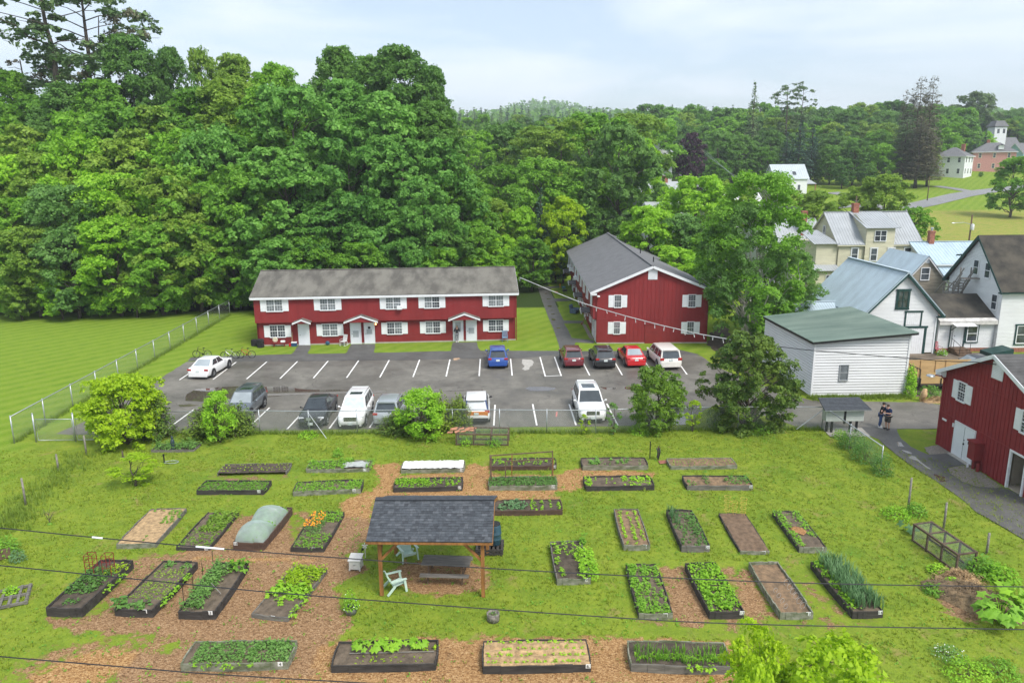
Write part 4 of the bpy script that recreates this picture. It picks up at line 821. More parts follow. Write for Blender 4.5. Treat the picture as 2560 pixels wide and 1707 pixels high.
def gableY(H,x0,x1,y0,y1,ze,zr,wm,rm,pitch=.15,ov=.3,z0=0,seam=None,trim=None):
    xm=(x0+x1)/2; F_=Wall((x0,y0,0),(1,0,0),(0,-1,0)); Lw=Wall((x0,y1,0),(0,-1,0),(-1,0,0)); m=MB()
    lap_wall(F_,m,[(0,z0),(x1-x0,z0),(x1-x0,ze),(xm-x0,zr-.08),(0,ze)],pitch,0,.014); lap_wall(Lw,m,[(0,z0),(y1-y0,z0),(y1-y0,ze),(0,ze)],pitch,0,.014); m.quad((x1,y0,z0),(x1,y1,z0),(x1,y1,ze),(x1,y0,ze)); m.build('wall',wm,H)
    m=MB(); d=ov*(zr-ze)/(xm-x0); a0,a1=V3(x0-ov,y0-ov,ze-d),V3(x0-ov,y1+ov,ze-d); r0,r1=V3(xm,y0-ov,zr),V3(xm,y1+ov,zr); b0,b1=V3(x1+ov,y0-ov,ze-d),V3(x1+ov,y1+ov,ze-d)
    slab(m,[a1,a0,r0,r1],.07); slab(m,[b0,b1,r1,r0],.07)
    if seam: seams(m,a0,a1,r1,r0,seam,.03,.03); seams(m,b0,b1,r1,r0,seam,.03,.03)
    rf=m.build('roof',rm,H); m=MB()
    for q in (a0,b0): m.beam(q+V3(0,.02,-.13),r0+V3(0,.02,-.13),.04,.16)
    m.build('rake_board',trim or MWHITE,rf); return F_,Lw
MGREYW=pm('weathered bare siding',(.36,.32,.25),.9,.25,1.6,.2,col2=(.22,.19,.15),stretch=(.4,.4,3)); MYEL=pm('pale yellow siding',(.58,.55,.40),.7,.10,.9,stretch=(.5,.5,3)); MPINK=pm('pink siding',(.55,.27,.24),.7,.06,2)
MRUST=pm('blue roof with rust',(.42,.53,.60),.4,.1,.9,spec=.6); MRUSTY=pm('rust streak',(.40,.24,.12),.7,.3,3)
H=thing('house','small weathered grey sided house with blue metal roof between barn and farmhouse','house',(42.2,76,0)); F_,g_=gableY(H,42.3,46.75,76,83.4,5.2,7.8,MGREYW,MBLUER,.14,.25); part_window(F_,H,1.65,2.6,5.25,6.6,.02,1,(0,1)); m=MB(); F_.box(m,2.05,2.45,7.05,7.45,.0,.04); m.build('gable_vent',MWHITE,H); part_window(F_,H,1.7,2.6,2.2,3.5,.02,1,(0,1))
H=thing('house','house with long light blue metal roof and rust stained chimney behind the grey sided one','house',(51.4,88,0)); F_,g_=gableX(H,51.6,59.4,88,96,5.55,7.65,MLAPW,MRUST,.15,.3,seam=.4); part_window(g_,H,3.6,4.4,5.9,7,.02,1,(0,1)); chimney(H,53.9,91.8,7.2,9.0,.6,True)
m=MB(); slab(m,[(52.5,86.0,4.1),(60,86.0,4.1),(60,87.98,5.0),(52.5,87.98,5.0)],.06); seams(m,(52.5,86,4.1),(60,86,4.1),(60,87.98,5),(52.5,87.98,5),.4); m.build('porch_roof',MRUST,H)
m=MB(); rr=random.Random(4)
for i in range(9): x=53.55+i*.1; y1=91.5; L=rr.uniform(.8,2.6); k=(7.65-5.24)/4.3; m.quad((x,y1,7.65-(92-y1)*k+.012),(x+.09,y1,7.65-(92-y1)*k+.012),(x+.12,y1-L,7.65-(92-y1+L)*k+.012),(x+.03,y1-L,7.65-(92-y1+L)*k+.012))
m.build('rust_streak',MRUSTY,H)
H=thing('house','pale yellow house with grey metal roof, square dormer and brick chimney','house',(42.5,92,0)); F_,g_=gableX(H,42.6,52.8,92,101,7.6,11.1,MYEL,MGREYR,.16,.3,seam=.35,trim=MYEL)
Dm=Wall((45.75,91.7,0),(1,0,0),(0,-1,0)); m=MB(); lap_wall(Dm,m,[(0,6.9),(3.55,6.9),(3.55,9.4),(0,9.4)],.16); lap_wall(Wall((45.75,95.5,0),(0,-1,0),(-1,0,0)),m,[(0,7),(3.8,7),(3.8,9.4),(.6,10.9),(0,10.9)],.16); m.box(49.2,49.3,91.75,95,7,9.5); m.build('dormer',MYEL,H)
m=MB(); slab(m,[(45.5,91.35,9.42),(49.75,91.35,9.42),(49.75,96.45,11.12),(45.5,96.45,11.12)],.06); seams(m,(45.5,91.35,9.42),(49.75,91.35,9.42),(49.75,96.45,11.12),(45.5,96.45,11.12),.35); m.build('dormer_roof',MGREYR,H)
for a,b,z0,z1,o in ((46.75,48.25,7.75,9.1,.33),): part_window(F_,H,a-42.6,b-42.6,z0,z1,o,2,(0,1))
for a in (44.2,46.45,48.6,50.8): part_window(F_,H,a-42.6,a-42.6+.85,5.35,6.95,.32 if 45.7<a<49 else .02,1,(0,1),trim=MWHITE,tw=.07)
m=MB(); lap_wall(Dm,m,[(0,0),(3.55,0),(3.55,6.88),(0,6.88)],.16); m.build('bay_wall',MYEL,H); part_window(g_,H,4.2,5.0,7.6,9.4,.02,1,(0,1)); chimney(H,46.3,96.4,10.8,12.2,.7)
m=MB(); m.box(39.9,42.55,92.2,98,2.5,7.55); m.box(39.5,42.55,91.2,98,.6,4.2); m.build('side_wing',MYEL,H)
m=MB(); slab(m,[(39.4,91.8,7.5),(42.58,91.8,7.5),(41.2,95.5,8.9),(38.9,95.5,8.9)],.06); seams(m,(39.4,91.8,7.5),(42.58,91.8,7.5),(41.2,95.5,8.9),(38.9,95.5,8.9),.35); slab(m,[(39.2,90.8,4.3),(42.7,90.8,4.3),(42.5,93,5.2),(39.3,93,5.2)],.06); seams(m,(39.2,90.8,4.3),(42.7,90.8,4.3),(42.5,93,5.2),(39.3,93,5.2),.35); m.build('wing_roof',MGREYR,H)
sw=Wall((39.5,91.2,0),(1,0,0),(0,-1,0)); part_window(sw,H,1.4,2.15,2.75,3.75,.02,1,(0,1)); m=MB(); sw.box(m,0,3.0,0,1.2,.0,.03); m.build('basement_wall',MREDD,H)
H=thing('house','grey metal roof with brick chimney half hidden between birch and yellow house','house',(37.5,104,0)); F_,g_=gableX(H,36.5,45.5,103,111,6.2,9.6,MWHITE,MGREYR,.2,.3,seam=.4); chimney(H,43.2,104.8,7.2,10.8,.7); m=MB(); m.box(40.2,43.6,107,112,8.6,11.2); m.build('roof_tower',MSHIND,H)
H=thing('shed','small shed with shiny corrugated metal roof at the foot of the birch','shed',(28.5,66,0)); gableX(H,29.2,33.4,68.6,75.2,2.5,3.9,pm('shed boards',(.2,.17,.13),.9,.2,2),MBLUER,.2,.3,seam=.25,trim=MBLACK)
# ------------------------------------------------------------------ 9  red building at the right edge
def right_red():
    X=27.25; yb,yf=43.25,33.9; W=Wall((X,yb,0),(0,-1,0),(-1,0,0)); L=yb-yf; ze,zr=4.72,6.78
    H=thing('red_building','red office building with white double doors at the right edge of the photo','building',(X,yb,0)); m=MB()
    board_wall(W,m,[(0,0),(6.42,0),(6.42,ze+ (zr-ze)*.6),(4.6,zr-.1),(0,ze)],.3,0); board_wall(W,m,[(7.75,0),(L,0),(L,ze),(7.75,ze+.72)],.3,0); board_wall(W,m,[(6.42,2.15),(7.75,2.15),(7.75,ze+.7),(6.42,ze+1.25)],.3,0)
    W.box(m,0,L,2.12,2.18,0,.025); W.box(m,0,L,4.66,4.7,0,.02); W.box(m,-.06,.08,0,ze,.0,.04); m.box(X+.2,X+9,yb-.12,yb-.02,0,ze); m.box(X+.2,X+9,yf,yf+.1,0,ze); W.prism(m,[(0,2.2),(L,2.2),(L,ze),(L/2,zr-.2),(0,ze)],-.3,-.12); m.build('wall',MRED,H)
    m=MB(); a0,a1=V3(X-.35,yb+.35,ze-.05),V3(X+10,yb+.35,ze-.05); r0,r1=V3(X-.35,38.65,zr+.08),V3(X+10,38.65,zr+.08); b0,b1=V3(X-.35,yf-.35,ze-.05),V3(X+10,yf-.35,ze-.05); slab(m,[a0,a1,r1,r0],.09); slab(m,[b1,b0,r0,r1],.09)
    for i in range(1,22): p=b0+(r0-b0)*(i/22); q=b1+(r1-b1)*(i/22); m.beam(p,q,.02,.02)
    rf=m.build('roof',MSHIND,H); m=MB(); m.beam(a0+V3(-.02,0,-.13),r0+V3(-.02,0,-.13),.05,.22); m.beam(b0+V3(-.02,0,-.13),r0+V3(-.02,0,-.13),.05,.22); W.box(m,-.4,.12,ze-.4,ze-.05,.0,.34); m.build('rake_board',MWHITE,rf)
    m=MB(); W.prism(m,[(4.17,5.45),(5.07,5.45),(5.07,6.2),(4.62,6.5),(4.17,6.35)],.005,.05)
    for i in range(9): W.box(m,4.25,4.99,5.52+i*.088,5.575+i*.088,.05,.08)
    m.build('gable_vent',MWHITE,H)
    part_window(W,H,.93,2.73,3.3,4.5,0,1,(2,3),.5); part_window(W,H,6.4,8.2,3.25,4.5,0,1,(2,3),.5)
    d=part_door(W,H,1.62,3.55,.03,2.1,0,handle=False); m=MB(); W.box(m,2.575,2.595,.05,2.0,.05,.056); W.box(m,3.0,3.28,1.12,1.3,.05,.06); m.build('door_sign',MBLACK,d); m=MB(); W.box(m,2.62,2.68,.95,1.05,.05,.11); W.box(m,2.62,2.67,1.2,1.26,.05,.08); m.build('handle',MBLACK,d); m=MB(); W.box(m,1.6,3.58,0,.06,.05,.3); m.build('door_sill',MCONC,d)
    m=MB(); W.box(m,6.44,6.55,0,2.15,-.05,.07); W.box(m,7.62,7.73,0,2.15,-.05,.07); W.box(m,6.55,7.62,2.05,2.15,-.05,.07); op=m.build('utility_doorway',MWHITE,H)
    m=MB(); m.box(X+.05,X+2.6,yb-7.9,yb-6.3,-.0,.04); m.box(X+2.5,X+2.6,yb-8.4,yb-5.8,0,2.3); m.box(X+.4,X+2.6,yb-6.2,yb-6.1,0,2.3); m.build('utility_room',pm('tan room wall',(.4,.34,.26),.9,.1,2),H)
    for k,(dx,dy) in enumerate(((1.0,-6.75),)):
        m=MB(); m.lathe((X+dx,yb+dy-.02,.05),[(.27,0),(.28,.05),(.28,1.45),(.24,1.55),(.05,1.57)],16); t_=m.build('water_heater',pm('water heater grey',(.42,.46,.5),.4,.05,2),H,smooth=True); m=MB(); m.box(X+dx-.31,X+dx-.26,yb+dy-.12,yb+dy+.1,.3,.55); m.box(X+dx-.31,X+dx-.26,yb+dy-.12,yb+dy+.1,1.0,1.25); m.build('access_panel',MBLACK,t_)
    m=MB(); W.box(m,3.72,4.32,.62,1.62,.01,.5); bx=m.build('meter_box',MREDD,H); m=MB(); W.prism(m,[(3.66,1.62),(4.38,1.62),(4.38,1.7),(3.66,1.7)],.0,.58); m.build('box_lid',MRED,bx); m=MB(); m.tube([W.pt(3.95,0,.2),W.pt(3.95,.65,.2)],.09,10); m.tube([W.pt(4.35,0,.2),W.pt(4.35,.5,.2)],.1,10); m.build('conduit',MREDD,bx); m=MB(); m.tube([W.pt(3.7,0,.35),W.pt(3.7,.22,.35)],.06,8); m.build('pipe_stub',MWHITE,bx)
    m=MB(); W.box(m,.3,.72,1.7,1.82,.005,.03); m.build('number_plate',MWHITE,H); m=MB(); W.box(m,1.38,1.48,1.62,1.85,.005,.05); m.build('doorbell',MWHITE,H)
    m=MB(); m.tube([W.pt(.15,4.1,.03),W.pt(.12,4.4,.3),W.pt(0,4.42,.6)],.04,6); l=m.build('lamp_arm',MREDD,H); m=MB(); m.lathe(W.pt(-.05,4.36,.85),[(.12,-.06),(.26,0),(.22,.06),(.05,.09)],12); m.build('lamp_head',MGALV,l)
right_red()
# ------------------------------------------------------------------ 10  hillside houses
def hip_house(name,label,x,y,wx,wy,rz,ze,zr,wm,rm,wins=True,base=None,chx=None,winm=None):
    zb=base if base is not None else T(x,y); H=thing(name,label,'house',(x,y,zb),rz); m=MB()
    m.box(-wx/2,wx/2,-wy/2,wy/2,-2.5,ze); m.build('wall',wm,H,local=True); ov=.45; r=max(.01,abs(wx-wy)/2); m=MB()
    e=[V3(-wx/2-ov,-wy/2-ov,ze),V3(wx/2+ov,-wy/2-ov,ze),V3(wx/2+ov,wy/2+ov,ze),V3(-wx/2-ov,wy/2+ov,ze)]; a,b=(V3(-r,0,zr),V3(r,0,zr)) if wx>=wy else (V3(0,-r,zr),V3(0,r,zr))
    if wx>=wy: F=[(e[0],e[1],b,a),(e[1],e[2],b),(e[2],e[3],a,b),(e[3],e[0],a)]
    else: F=[(e[0],e[1],a),(e[1],e[2],b,a),(e[2],e[3],b),(e[3],e[0],a,b)]
    for f in F: m.quad(*f)
    m.quad(*e[::-1]); m.build('roof',rm,H,local=True); m=MB()
    for p,q in zip(e,e[1:]+e[:1]): m.beam(p-V3(0,0,.1),q-V3(0,0,.1),.1,.18)
    m.build('eave_trim',MWHITE,H,local=True)
    for n_,u_,wd,off in (((0,-1,0),(1,0,0),wx,wy/2),((-1,0,0),(0,-1,0),wy,wx/2),((1,0,0),(0,1,0),wy,wx/2)):
        W=Wall(Vector(n_)*off-Vector(u_)*wd/2,u_,n_)
        for z0 in (.9,ze-1.95):
            k=3 if wd>7 else 2
            for i in range(k):
                s=wd*(i+.5)/k; m=MB(); W.box(m,s-.48,s+.48,z0-.12,z0+1.62,.0,.05); w_=m.build('window',winm or MWHITE,H,local=True); m=MB(); W.box(m,s-.36,s+.36,z0,z0+.72,.05,.07); W.box(m,s-.36,s+.36,z0+.78,z0+1.5,.05,.07); m.build('pane',MGLASS,w_,local=True)
    if chx: m=MB(); m.box(chx[0]-.5,chx[0]+.5,chx[1]-.5,chx[1]+.5,zr-1.6,zr+1.1); m.build('chimney',MBRICK,H,local=True)
    return H
H=hip_house('house','white two storey house with grey hipped roof on the hillside lawn',153.5,254,9.6,8.6,R(-48),6.4,9.3,MWHITE,MSHIN2,chx=(2.2,1.5))
m=MB(); m.box(-7.8,-4.85,-4,1,0,2.6); m.build('side_porch',MWHITE,H,local=True); m=MB(); slab(m,[(-8.2,-4.4,2.6),(-4.85,-4.4,3.4),(-4.85,1.4,3.4),(-8.2,1.4,2.6)],.12); m.build('porch_roof',MSHIN2,H,local=True)
H=hip_house('house','pink two storey house with cream trimmed windows at the right edge of the hillside',177,270,13,9,R(-24),6.4,9.6,MPINK,MSHIN2,chx=(-1.5,1),winm=pm('cream trim',(.7,.66,.5),.6,.05,2))
m=MB(); m.box(1,2.6,-4.2,-2.2,7.2,8.6); m.build('dormer',MWHITE,H,local=True); m=MB(); slab(m,[(.7,-4.5,8.4),(1.8,-4.5,9.0),(1.8,-1.5,9.0),(.7,-1.5,8.4)],.08); slab(m,[(2.9,-4.5,8.4),(1.8,-4.5,9.0),(1.8,-1.5,9.0),(2.9,-1.5,8.4)],.08); m.build('dormer_roof',MSHIN2,H,local=True)
def hill_gable(name,label,x,y,wx,wy,rz,ze,zr,wm,rm,base=None,ch=None,seam=None,cat='house',wins=True):
    zb=base if base is not None else T(x,y); H=thing(name,label,cat,(x,y,zb),rz); m=MB(); m.prism([(-wx/2,-wy/2,-3),(-wx/2,wy/2,-3),(-wx/2,wy/2,ze),(-wx/2,0,zr-.1),(-wx/2,-wy/2,ze)],(wx,0,0)); m.build('wall',wm,H,local=True)
    m=MB(); d=.4*(zr-ze)/(wy/2); a0,a1=V3(-wx/2-.4,-wy/2-.4,ze-d),V3(wx/2+.4,-wy/2-.4,ze-d); r0,r1=V3(-wx/2-.4,0,zr),V3(wx/2+.4,0,zr); b0,b1=V3(-wx/2-.4,wy/2+.4,ze-d),V3(wx/2+.4,wy/2+.4,ze-d); slab(m,[a0,a1,r1,r0],.1); slab(m,[b1,b0,r0,r1],.1)
    if seam: seams(m,a0,a1,r1,r0,seam,.05,.06)
    m.build('roof',rm,H,local=True); m=MB()
    for q in (a0,b0): m.beam(q-V3(0,0,.2),r0-V3(0,0,.2),.06,.25)
    m.build('rake_board',MWHITE,H,local=True)
    if wins:
        for W,wd in ((Wall((-wx/2,wy/2,0),(0,-1,0),(-1,0,0)),wy),(Wall((-wx/2,-wy/2,0),(1,0,0),(0,-1,0)),wx)):
            for z0 in ([.8,ze-1.7] if ze>4.5 else [.8]):
                for i in range(2):
                    s=wd*(i+.5)/2; m=MB(); W.box(m,s-.45,s+.45,z0-.1,z0+1.5,0,.05); w_=m.build('window',MWHITE,H,local=True); m=MB(); W.box(m,s-.34,s+.34,z0,z0+1.4,.05,.07); m.build('pane',MGLASS,w_,local=True)
    if ch: m=MB(); m.box(ch[0]-.45,ch[0]+.45,ch[1]-.45,ch[1]+.45,zr-1,zr+1.1); m.build('chimney',MBRICK,H,local=True)
    return H
P=AT(1975,447,211); H=hill_gable('house','white house with pale metal roof and skylight in front of the hillside trees',P.x,214,9.2,7.4,R(2),P.z+.3-(T(P.x,214)),P.z+3.9-T(P.x,214),MWHITE,pm('pale metal roof',(.47,.52,.55),.4,.05,1),seam=.6)
zz=T(P.x,214); m=MB(); k=(3.9-.3)/3.7; m.obox((1.2,-2.6,P.z+.3-zz+1.1*k+.1),(.45,0,0),(0,.42,.42*k),(0,-.05,.06)); m.build('skylight',MGLASS,H,local=True); m=MB(); slab(m,[(4.6,-3.9,P.z-1.4-zz),(7.2,-3.9,P.z-1.4-zz),(6.4,-.5,P.z-.2-zz),(4.6,-.5,P.z-.2-zz)],.1); m.build('porch_roof',MGREYR,H,local=True); m=MB(); m.beam((7,-3.6,-2),(7,-3.6,P.z-1.5-zz),.2,.2); m.build('porch_post',MBRICK,H,local=True)
P=AT(1912,400,265); hill_gable('house','cream house with dark grey roof half hidden by trees on the hill',P.x,268,15,8.5,R(6),P.z-T(P.x,268)-.2,P.z-T(P.x,268)+4.4,pm('cream siding',(.6,.57,.45),.7,.05,2),MSHIN2,ch=(3.2,0))
P=AT(2505,346,325); H=hill_gable('house','grey roofed house with a white square tower high on the right hillside',P.x,330,18,9,R(0),P.z-T(P.x,330)-3.5,P.z-T(P.x,330)+.5,MWHITE,MSHIN2); zz=T(P.x,330)
Q=AT(2496,330,324); m=MB(); m.box(-4.2,1.0,-6,-1,0,Q.z-zz+2); m.build('tower_wall',MWHITE,H,local=True); m=MB(); e=[V3(-4.7,-6.5,Q.z-zz+2.2),V3(1.5,-6.5,Q.z-zz+2.2),V3(1.5,-.5,Q.z-zz+2.2),V3(-4.7,-.5,Q.z-zz+2.2)]; f=[p*.0+V3(-1.6+(p.x+1.6)*.55,-3.5+(p.y+3.5)*.55,Q.z-zz+4.6) for p in e]
for i in range(4): m.quad(e[i],e[(i+1)%4],f[(i+1)%4],f[i])
m.quad(*f); m.quad(*e[::-1]); m.build('tower_roof',MSHIN2,H,local=True)
for s in (-2.6,-.2): m=MB(); m.box(s-.5,s+.5,-6.06,-6.0,Q.z-zz-.6,Q.z-zz+1.2); m.build('window',MGLASS,H,local=True)
P=AT(2545,375,290); hill_gable('house','light blue house peeping out above the pink house at the right edge',P.x+3,292,8,7,R(20),P.z-T(P.x,292)-1,P.z-T(P.x,292)+2.6,pm('light blue siding',(.36,.55,.60),.7,.05,2),MSHIN2)
P=AT(1655,400,215); hill_gable('house','tall white house end with pale roof behind the tall grey green tree',P.x-2,217,7.5,9,R(90),P.z+2.2-T(P.x,217),P.z+5.6-T(P.x,217),MWHITE,MBLUER,seam=.6)
P=AT(1668,462,150); hill_gable('house','low white house with grey roof and small chimney below the tall white one','' or P.x-1,152,9,6,R(8),P.z-1.2-T(P.x,152),P.z+.6-T(P.x,152),MWHITE,MGREYR,ch=(1,0))
P=AT(1650,515,118); hill_gable('shed','small white shed with grey roof in the bushes right of the tall grey green tree',P.x,119,4,4,R(10),P.z-.6-T(P.x,119),P.z+.6-T(P.x,119),MWHITE,MGREYR,cat='shed',wins=False)
P=AT(1687,385,290); hill_gable('house','yellow house with brown roof at the far end of the hill road',P.x-1,292,9,8,R(80),P.z+1-T(P.x,292),P.z+5.2-T(P.x,292),pm('butter siding',(.62,.55,.28),.7,.05,2),MSHINB,ch=(0,0))
P=AT(1765,380,285); hill_gable('house','pale blue house behind the maroon tree',P.x,287,7,7,R(70),P.z+.5-T(P.x,287),P.z+4.2-T(P.x,287),pm('pale blue siding',(.42,.55,.60),.7,.05,2),pm('blue roof',(.30,.45,.52),.6,.05,2))
P=AT(1850,515,135); hill_gable('house','white house with white trim glimpsed through the birch crown',P.x,138,9,7,R(5),P.z+.2-T(P.x,138),P.z+2.2-T(P.x,138),MWHITE,pm('white metal roof',(.6,.6,.6),.5,.05,2))
# ------------------------------------------------------------------ vehicles
def paint(name,col,metal=.0,rough=.32): return pm(name,col,rough,.03,1.5,spec=.5,coat=.7,metal=metal)
MCGL=pm('car glass',(.035,.045,.05),.04,.3,1,spec=1.0); MTYRE=pm('tyre rubber',(.018,.018,.019),.85,.2,6); MRIM=pm('alloy rim',(.42,.43,.44),.35,.1,4,metal=.7); MPLAST=pm('black plastic trim',(.022,.022,.024),.6,.15,4)
MRLAMP=pm('red tail lamp',(.42,.015,.012),.15,.25,9,spec=.8); MHLAMP=pm('headlamp lens',(.62,.64,.66),.1,.2,9,spec=.9); MPLATE=pm('licence plate',(.62,.68,.66),.5,.15,20); MCHROME=pm('chrome',(.62,.63,.64),.15,.1,5,metal=.9)
def wheel_bm(rad,wid):
    t=MB(); t.lathe((0,0,0),[(rad*.62,-wid/2),(rad*.93,-wid/2),(rad,-wid*.33),(rad,wid*.33),(rad*.93,wid/2),(rad*.62,wid/2)],20,ax=(Vector((0,1,0)),Vector((0,0,1)),Vector((1,0,0))))
    r=MB(); r.lathe((0,0,0),[(rad*.64,-wid*.4),(rad*.64,wid*.42),(rad*.57,wid*.46),(rad*.54,wid*.25),(.06,wid*.22)],20,ax=(Vector((0,1,0)),Vector((0,0,1)),Vector((1,0,0))))
    for i in range(5):
        a=2*PI*i/5; r.beam((wid*.4,0,0),(wid*.44,math.cos(a)*rad*.58,math.sin(a)*rad*.58),.05,.09,up=(1,0,0))
    return t,r
def car(label,loc,rz,kind,L,Wd,H,col,roofcol=None,low=None,cat='car',sunroof=False,rails=None,plates=('r','f'),grille='bar',dropcover=False,group=None,name='parked_car',tail=None,rearglass=None,windglass=None,rear_orange=None,wingpillar=None):
    root=thing(name,label,cat,loc,rz,group); w=Wd/2; cl=.20 if kind=='sedan' else .26; zb=cl
    belt={'sedan':.62,'suv':.615,'van':.58}[kind]*H; g=dict(sedan=(-.37,-.20,.055,.20),suv=(-.475,-.405,.05,.215),van=(-.485,-.44,.13,.33))[kind]
    hood={'sedan':.60,'suv':.60,'van':.52}[kind]*H; trunk={'sedan':.665,'suv':.62,'van':.6}[kind]*H
    # lower body loft
    st=[(-.5,.80,.25,.40),(-.492,.90,.16,.47),(-.475,.955,.08,trunk/H-.06 if kind=='sedan' else .60),(-.45,.975,.03,trunk/H if kind=='sedan' else .63),(-.37,.99,0,trunk/H if kind=='sedan' else .64),(-.25,1,0,belt/H+.015),(-.05,1,0,belt/H+.005),(.10,1,0,belt/H),(.215,.995,0,hood/H+.02),(.33,.98,0,hood/H-.005),(.42,.945,.02,hood/H-.05),(.465,.88,.05,hood/H-.11),(.488,.80,.10,hood/H-.17),(.5,.70,.16,hood/H-.26)]
    vs=[];n=0
    for y,k,up,zt in st:
        ww=w*k; z0=zb+up*.5; z1=zt*H; zm=(z0+z1)/2
        half=[(ww*.72,z0),(ww*.93,z0+.05),(ww*.985,z0+(z1-z0)*.25),(ww,zm+.06),(ww*.985,z1-.16*(z1-z0)-.02),(ww*.94,z1-.035),(ww*.84,z1),(ww*.4,z1+.02)]
        ring=half+[(-x,z) for x,z in half[::-1]]; n=len(ring); vs+=[(x,y*L,z) for x,z in ring]
    fs=[(i*n+j,i*n+(j+1)%n,(i+1)*n+(j+1)%n,(i+1)*n+j) for i in range(len(st)-1) for j in range(n)]
    fs+=[tuple(range(n))[::-1],tuple((len(st)-1)*n+j for j in range(n))]
    m=MB(); m.add(vs,fs); body=m.build('body',col,root,smooth=True,local=True)
    # cabin
    yr0,yr1,yf1,yf0=[q*L for q in g]; wb=w*.90; wt=w*{'sedan':.66,'suv':.72,'van':.76}[kind]; z0=belt-.02; z1=H-.045
    zr0=(trunk if kind=='sedan' else belt)-.02
    def P(sx,t,y_): return None
    A=[V3(-wb,yr0,zr0),V3(wb,yr0,zr0),V3(wb,yf0,hood-.0),V3(-wb,yf0,hood-.0)]; Bq=[V3(-wt,yr1,z1),V3(wt,yr1,z1),V3(wt,yf1,z1),V3(-wt,yf1,z1)]
    m=MB(); C=[V3(-wt*.86,yr1+.1,H-.008),V3(wt*.86,yr1+.1,H-.008),V3(wt*.86,yf1-.12,H-.008),V3(-wt*.86,yf1-.12,H-.008)]
    m.add(A+Bq,[(0,1,5,4),(1,2,6,5),(2,3,7,6),(3,0,4,7)]); m.build('cabin_frame',wingpillar or col,root,local=True)
    m=MB(); m.add(Bq+C,[(0,1,5,4),(1,2,6,5),(2,3,7,6),(3,0,4,7),(4,5,6,7)]); rf=m.build('roof',roofcol or col,root,smooth=True,local=True)
    def panel(name,a,b,c,d,ins,mat,out=.008):
        """quad a-b (bottom) d-c (top) inset on its own plane"""
        a,b,c,d=[Vector(q) for q in (a,b,c,d)]; nrm=(b-a).cross(d-a).normalized(); ce=(a+b+c+d)/4
        if nrm.dot(ce-V3(0,0,ce.z*.7))<0: nrm=-nrm
        l,r,bt,tp=ins; lerp=lambda s,t:(a+(b-a)*s)*(1-t)+(d+(c-d)*s)*t
        q=[lerp(l,bt)+nrm*out,lerp(1-r,bt)+nrm*out,lerp(1-r,1-tp)+nrm*out,lerp(l,1-tp)+nrm*out]; mm=MB(); k=[p-nrm*.02 for p in q]; mm.add(q+k,[(0,1,2,3),(0,4,5,1),(1,5,6,2),(2,6,7,3),(3,7,4,0)]); return mm.build(name,mat,root,local=True)
    panel('windshield',A[2],A[3],Bq[3],Bq[2],(.05,.05,.04,.05),windglass or MCGL)
    if kind=='sedan': panel('rear_window',A[0],A[1],Bq[1],Bq[0],(.07,.07,.1,.06),rearglass or MCGL)
    else: panel('rear_window',A[0],A[1],Bq[1],Bq[0],(.07,.07,.06,.14),rearglass or MCGL)
    k3=[(.05,.30),(.335,.60),(.635,.95)] if kind!='sedan' else [(.13,.49),(.525,.90)]
    for s in (1,-1):
        a,b,c,d=(A[1],A[2],Bq[2],Bq[1]) if s>0 else (A[0],A[3],Bq[3],Bq[0])
        for p,q in k3: panel('side_window',a,b,c,d,(p,1-q,.10,.12),MCGL)
        q=MB(); q.blob((s*(w+.09),yf0-.32,belt+.05),.10,.055,.075,8); q.beam((s*w*.93,yf0-.3,belt-.01),(s*(w+.05),yf0-.32,belt+.03),.04,.04); q.build('wing_mirror',(MPLAST if rear_orange else col),root,smooth=True,local=True)
    # wheels, arches
    R_=.33 if kind=='sedan' else .36; wx=w-.10
    for s in (1,-1):
        for y in (-.30*L,.305*L):
            q=MB(); q.lathe((s*(w-.012),y,R_+.03),[(R_+.085,-.15),(R_+.085,.014),(R_+.02,.017),(.05,.016)],22,ax=(Vector((0,1,0)),Vector((0,0,1)),Vector((s,0,0)))); q.build('wheel_arch',MPLAST,root,local=True)
            t,r=wheel_bm(R_,.21); X=Matrix.Translation((s*(w-.095),y,R_))@(Matrix.Rotation(PI,4,'Z') if s<0 else Matrix()); t.xf(X); r.xf(X)
            wo=t.build('wheel',MTYRE,root,local=True); r.build('rim',MRIM,wo,local=True)
    # ends
    lowm=low or (MPLAST if kind!='sedan' else col)
    m=MB(); m.obox((0,-.496*L,zb+.15),(w*.86,0,0),(0,.035,0),(0,0,.11)); m.build('rear_bumper',low or (rear_orange and MPLAST) or (MPLAST if kind=='suv' else col),root,local=True,bevel=.02)
    m=MB(); m.obox((0,.483*L,zb+.10),(w*.78,0,0),(0,.045,0),(0,0,.10)); m.build('front_bumper',lowm,root,local=True,bevel=.02)
    if rear_orange: m=MB(); m.obox((0,-.492*L,.80),(w*.83,0,0),(0,.03,0),(0,0,.17)); m.build('tailgate_panel',rear_orange,root,local=True,bevel=.03)
    zt=.56*H if kind!='van' else .56*H
    for s in (1,-1):
        m=MB(); m.obox((s*w*.78,-.487*L,zt),(w*.17,0,0),(0,.04,0),(0,0,.075 if kind!='van' else .11)); m.build('tail_lamp',MRLAMP,root,local=True,bevel=.02)
        m=MB(); m.obox((s*w*.70,.455*L,hood*.80),(w*.17,-s*.0,0),(-s*.05,.06,0),(0,-.015,.055)); m.build('headlamp',MHLAMP,root,local=True,bevel=.015)
    m=MB(); gz=hood*.70
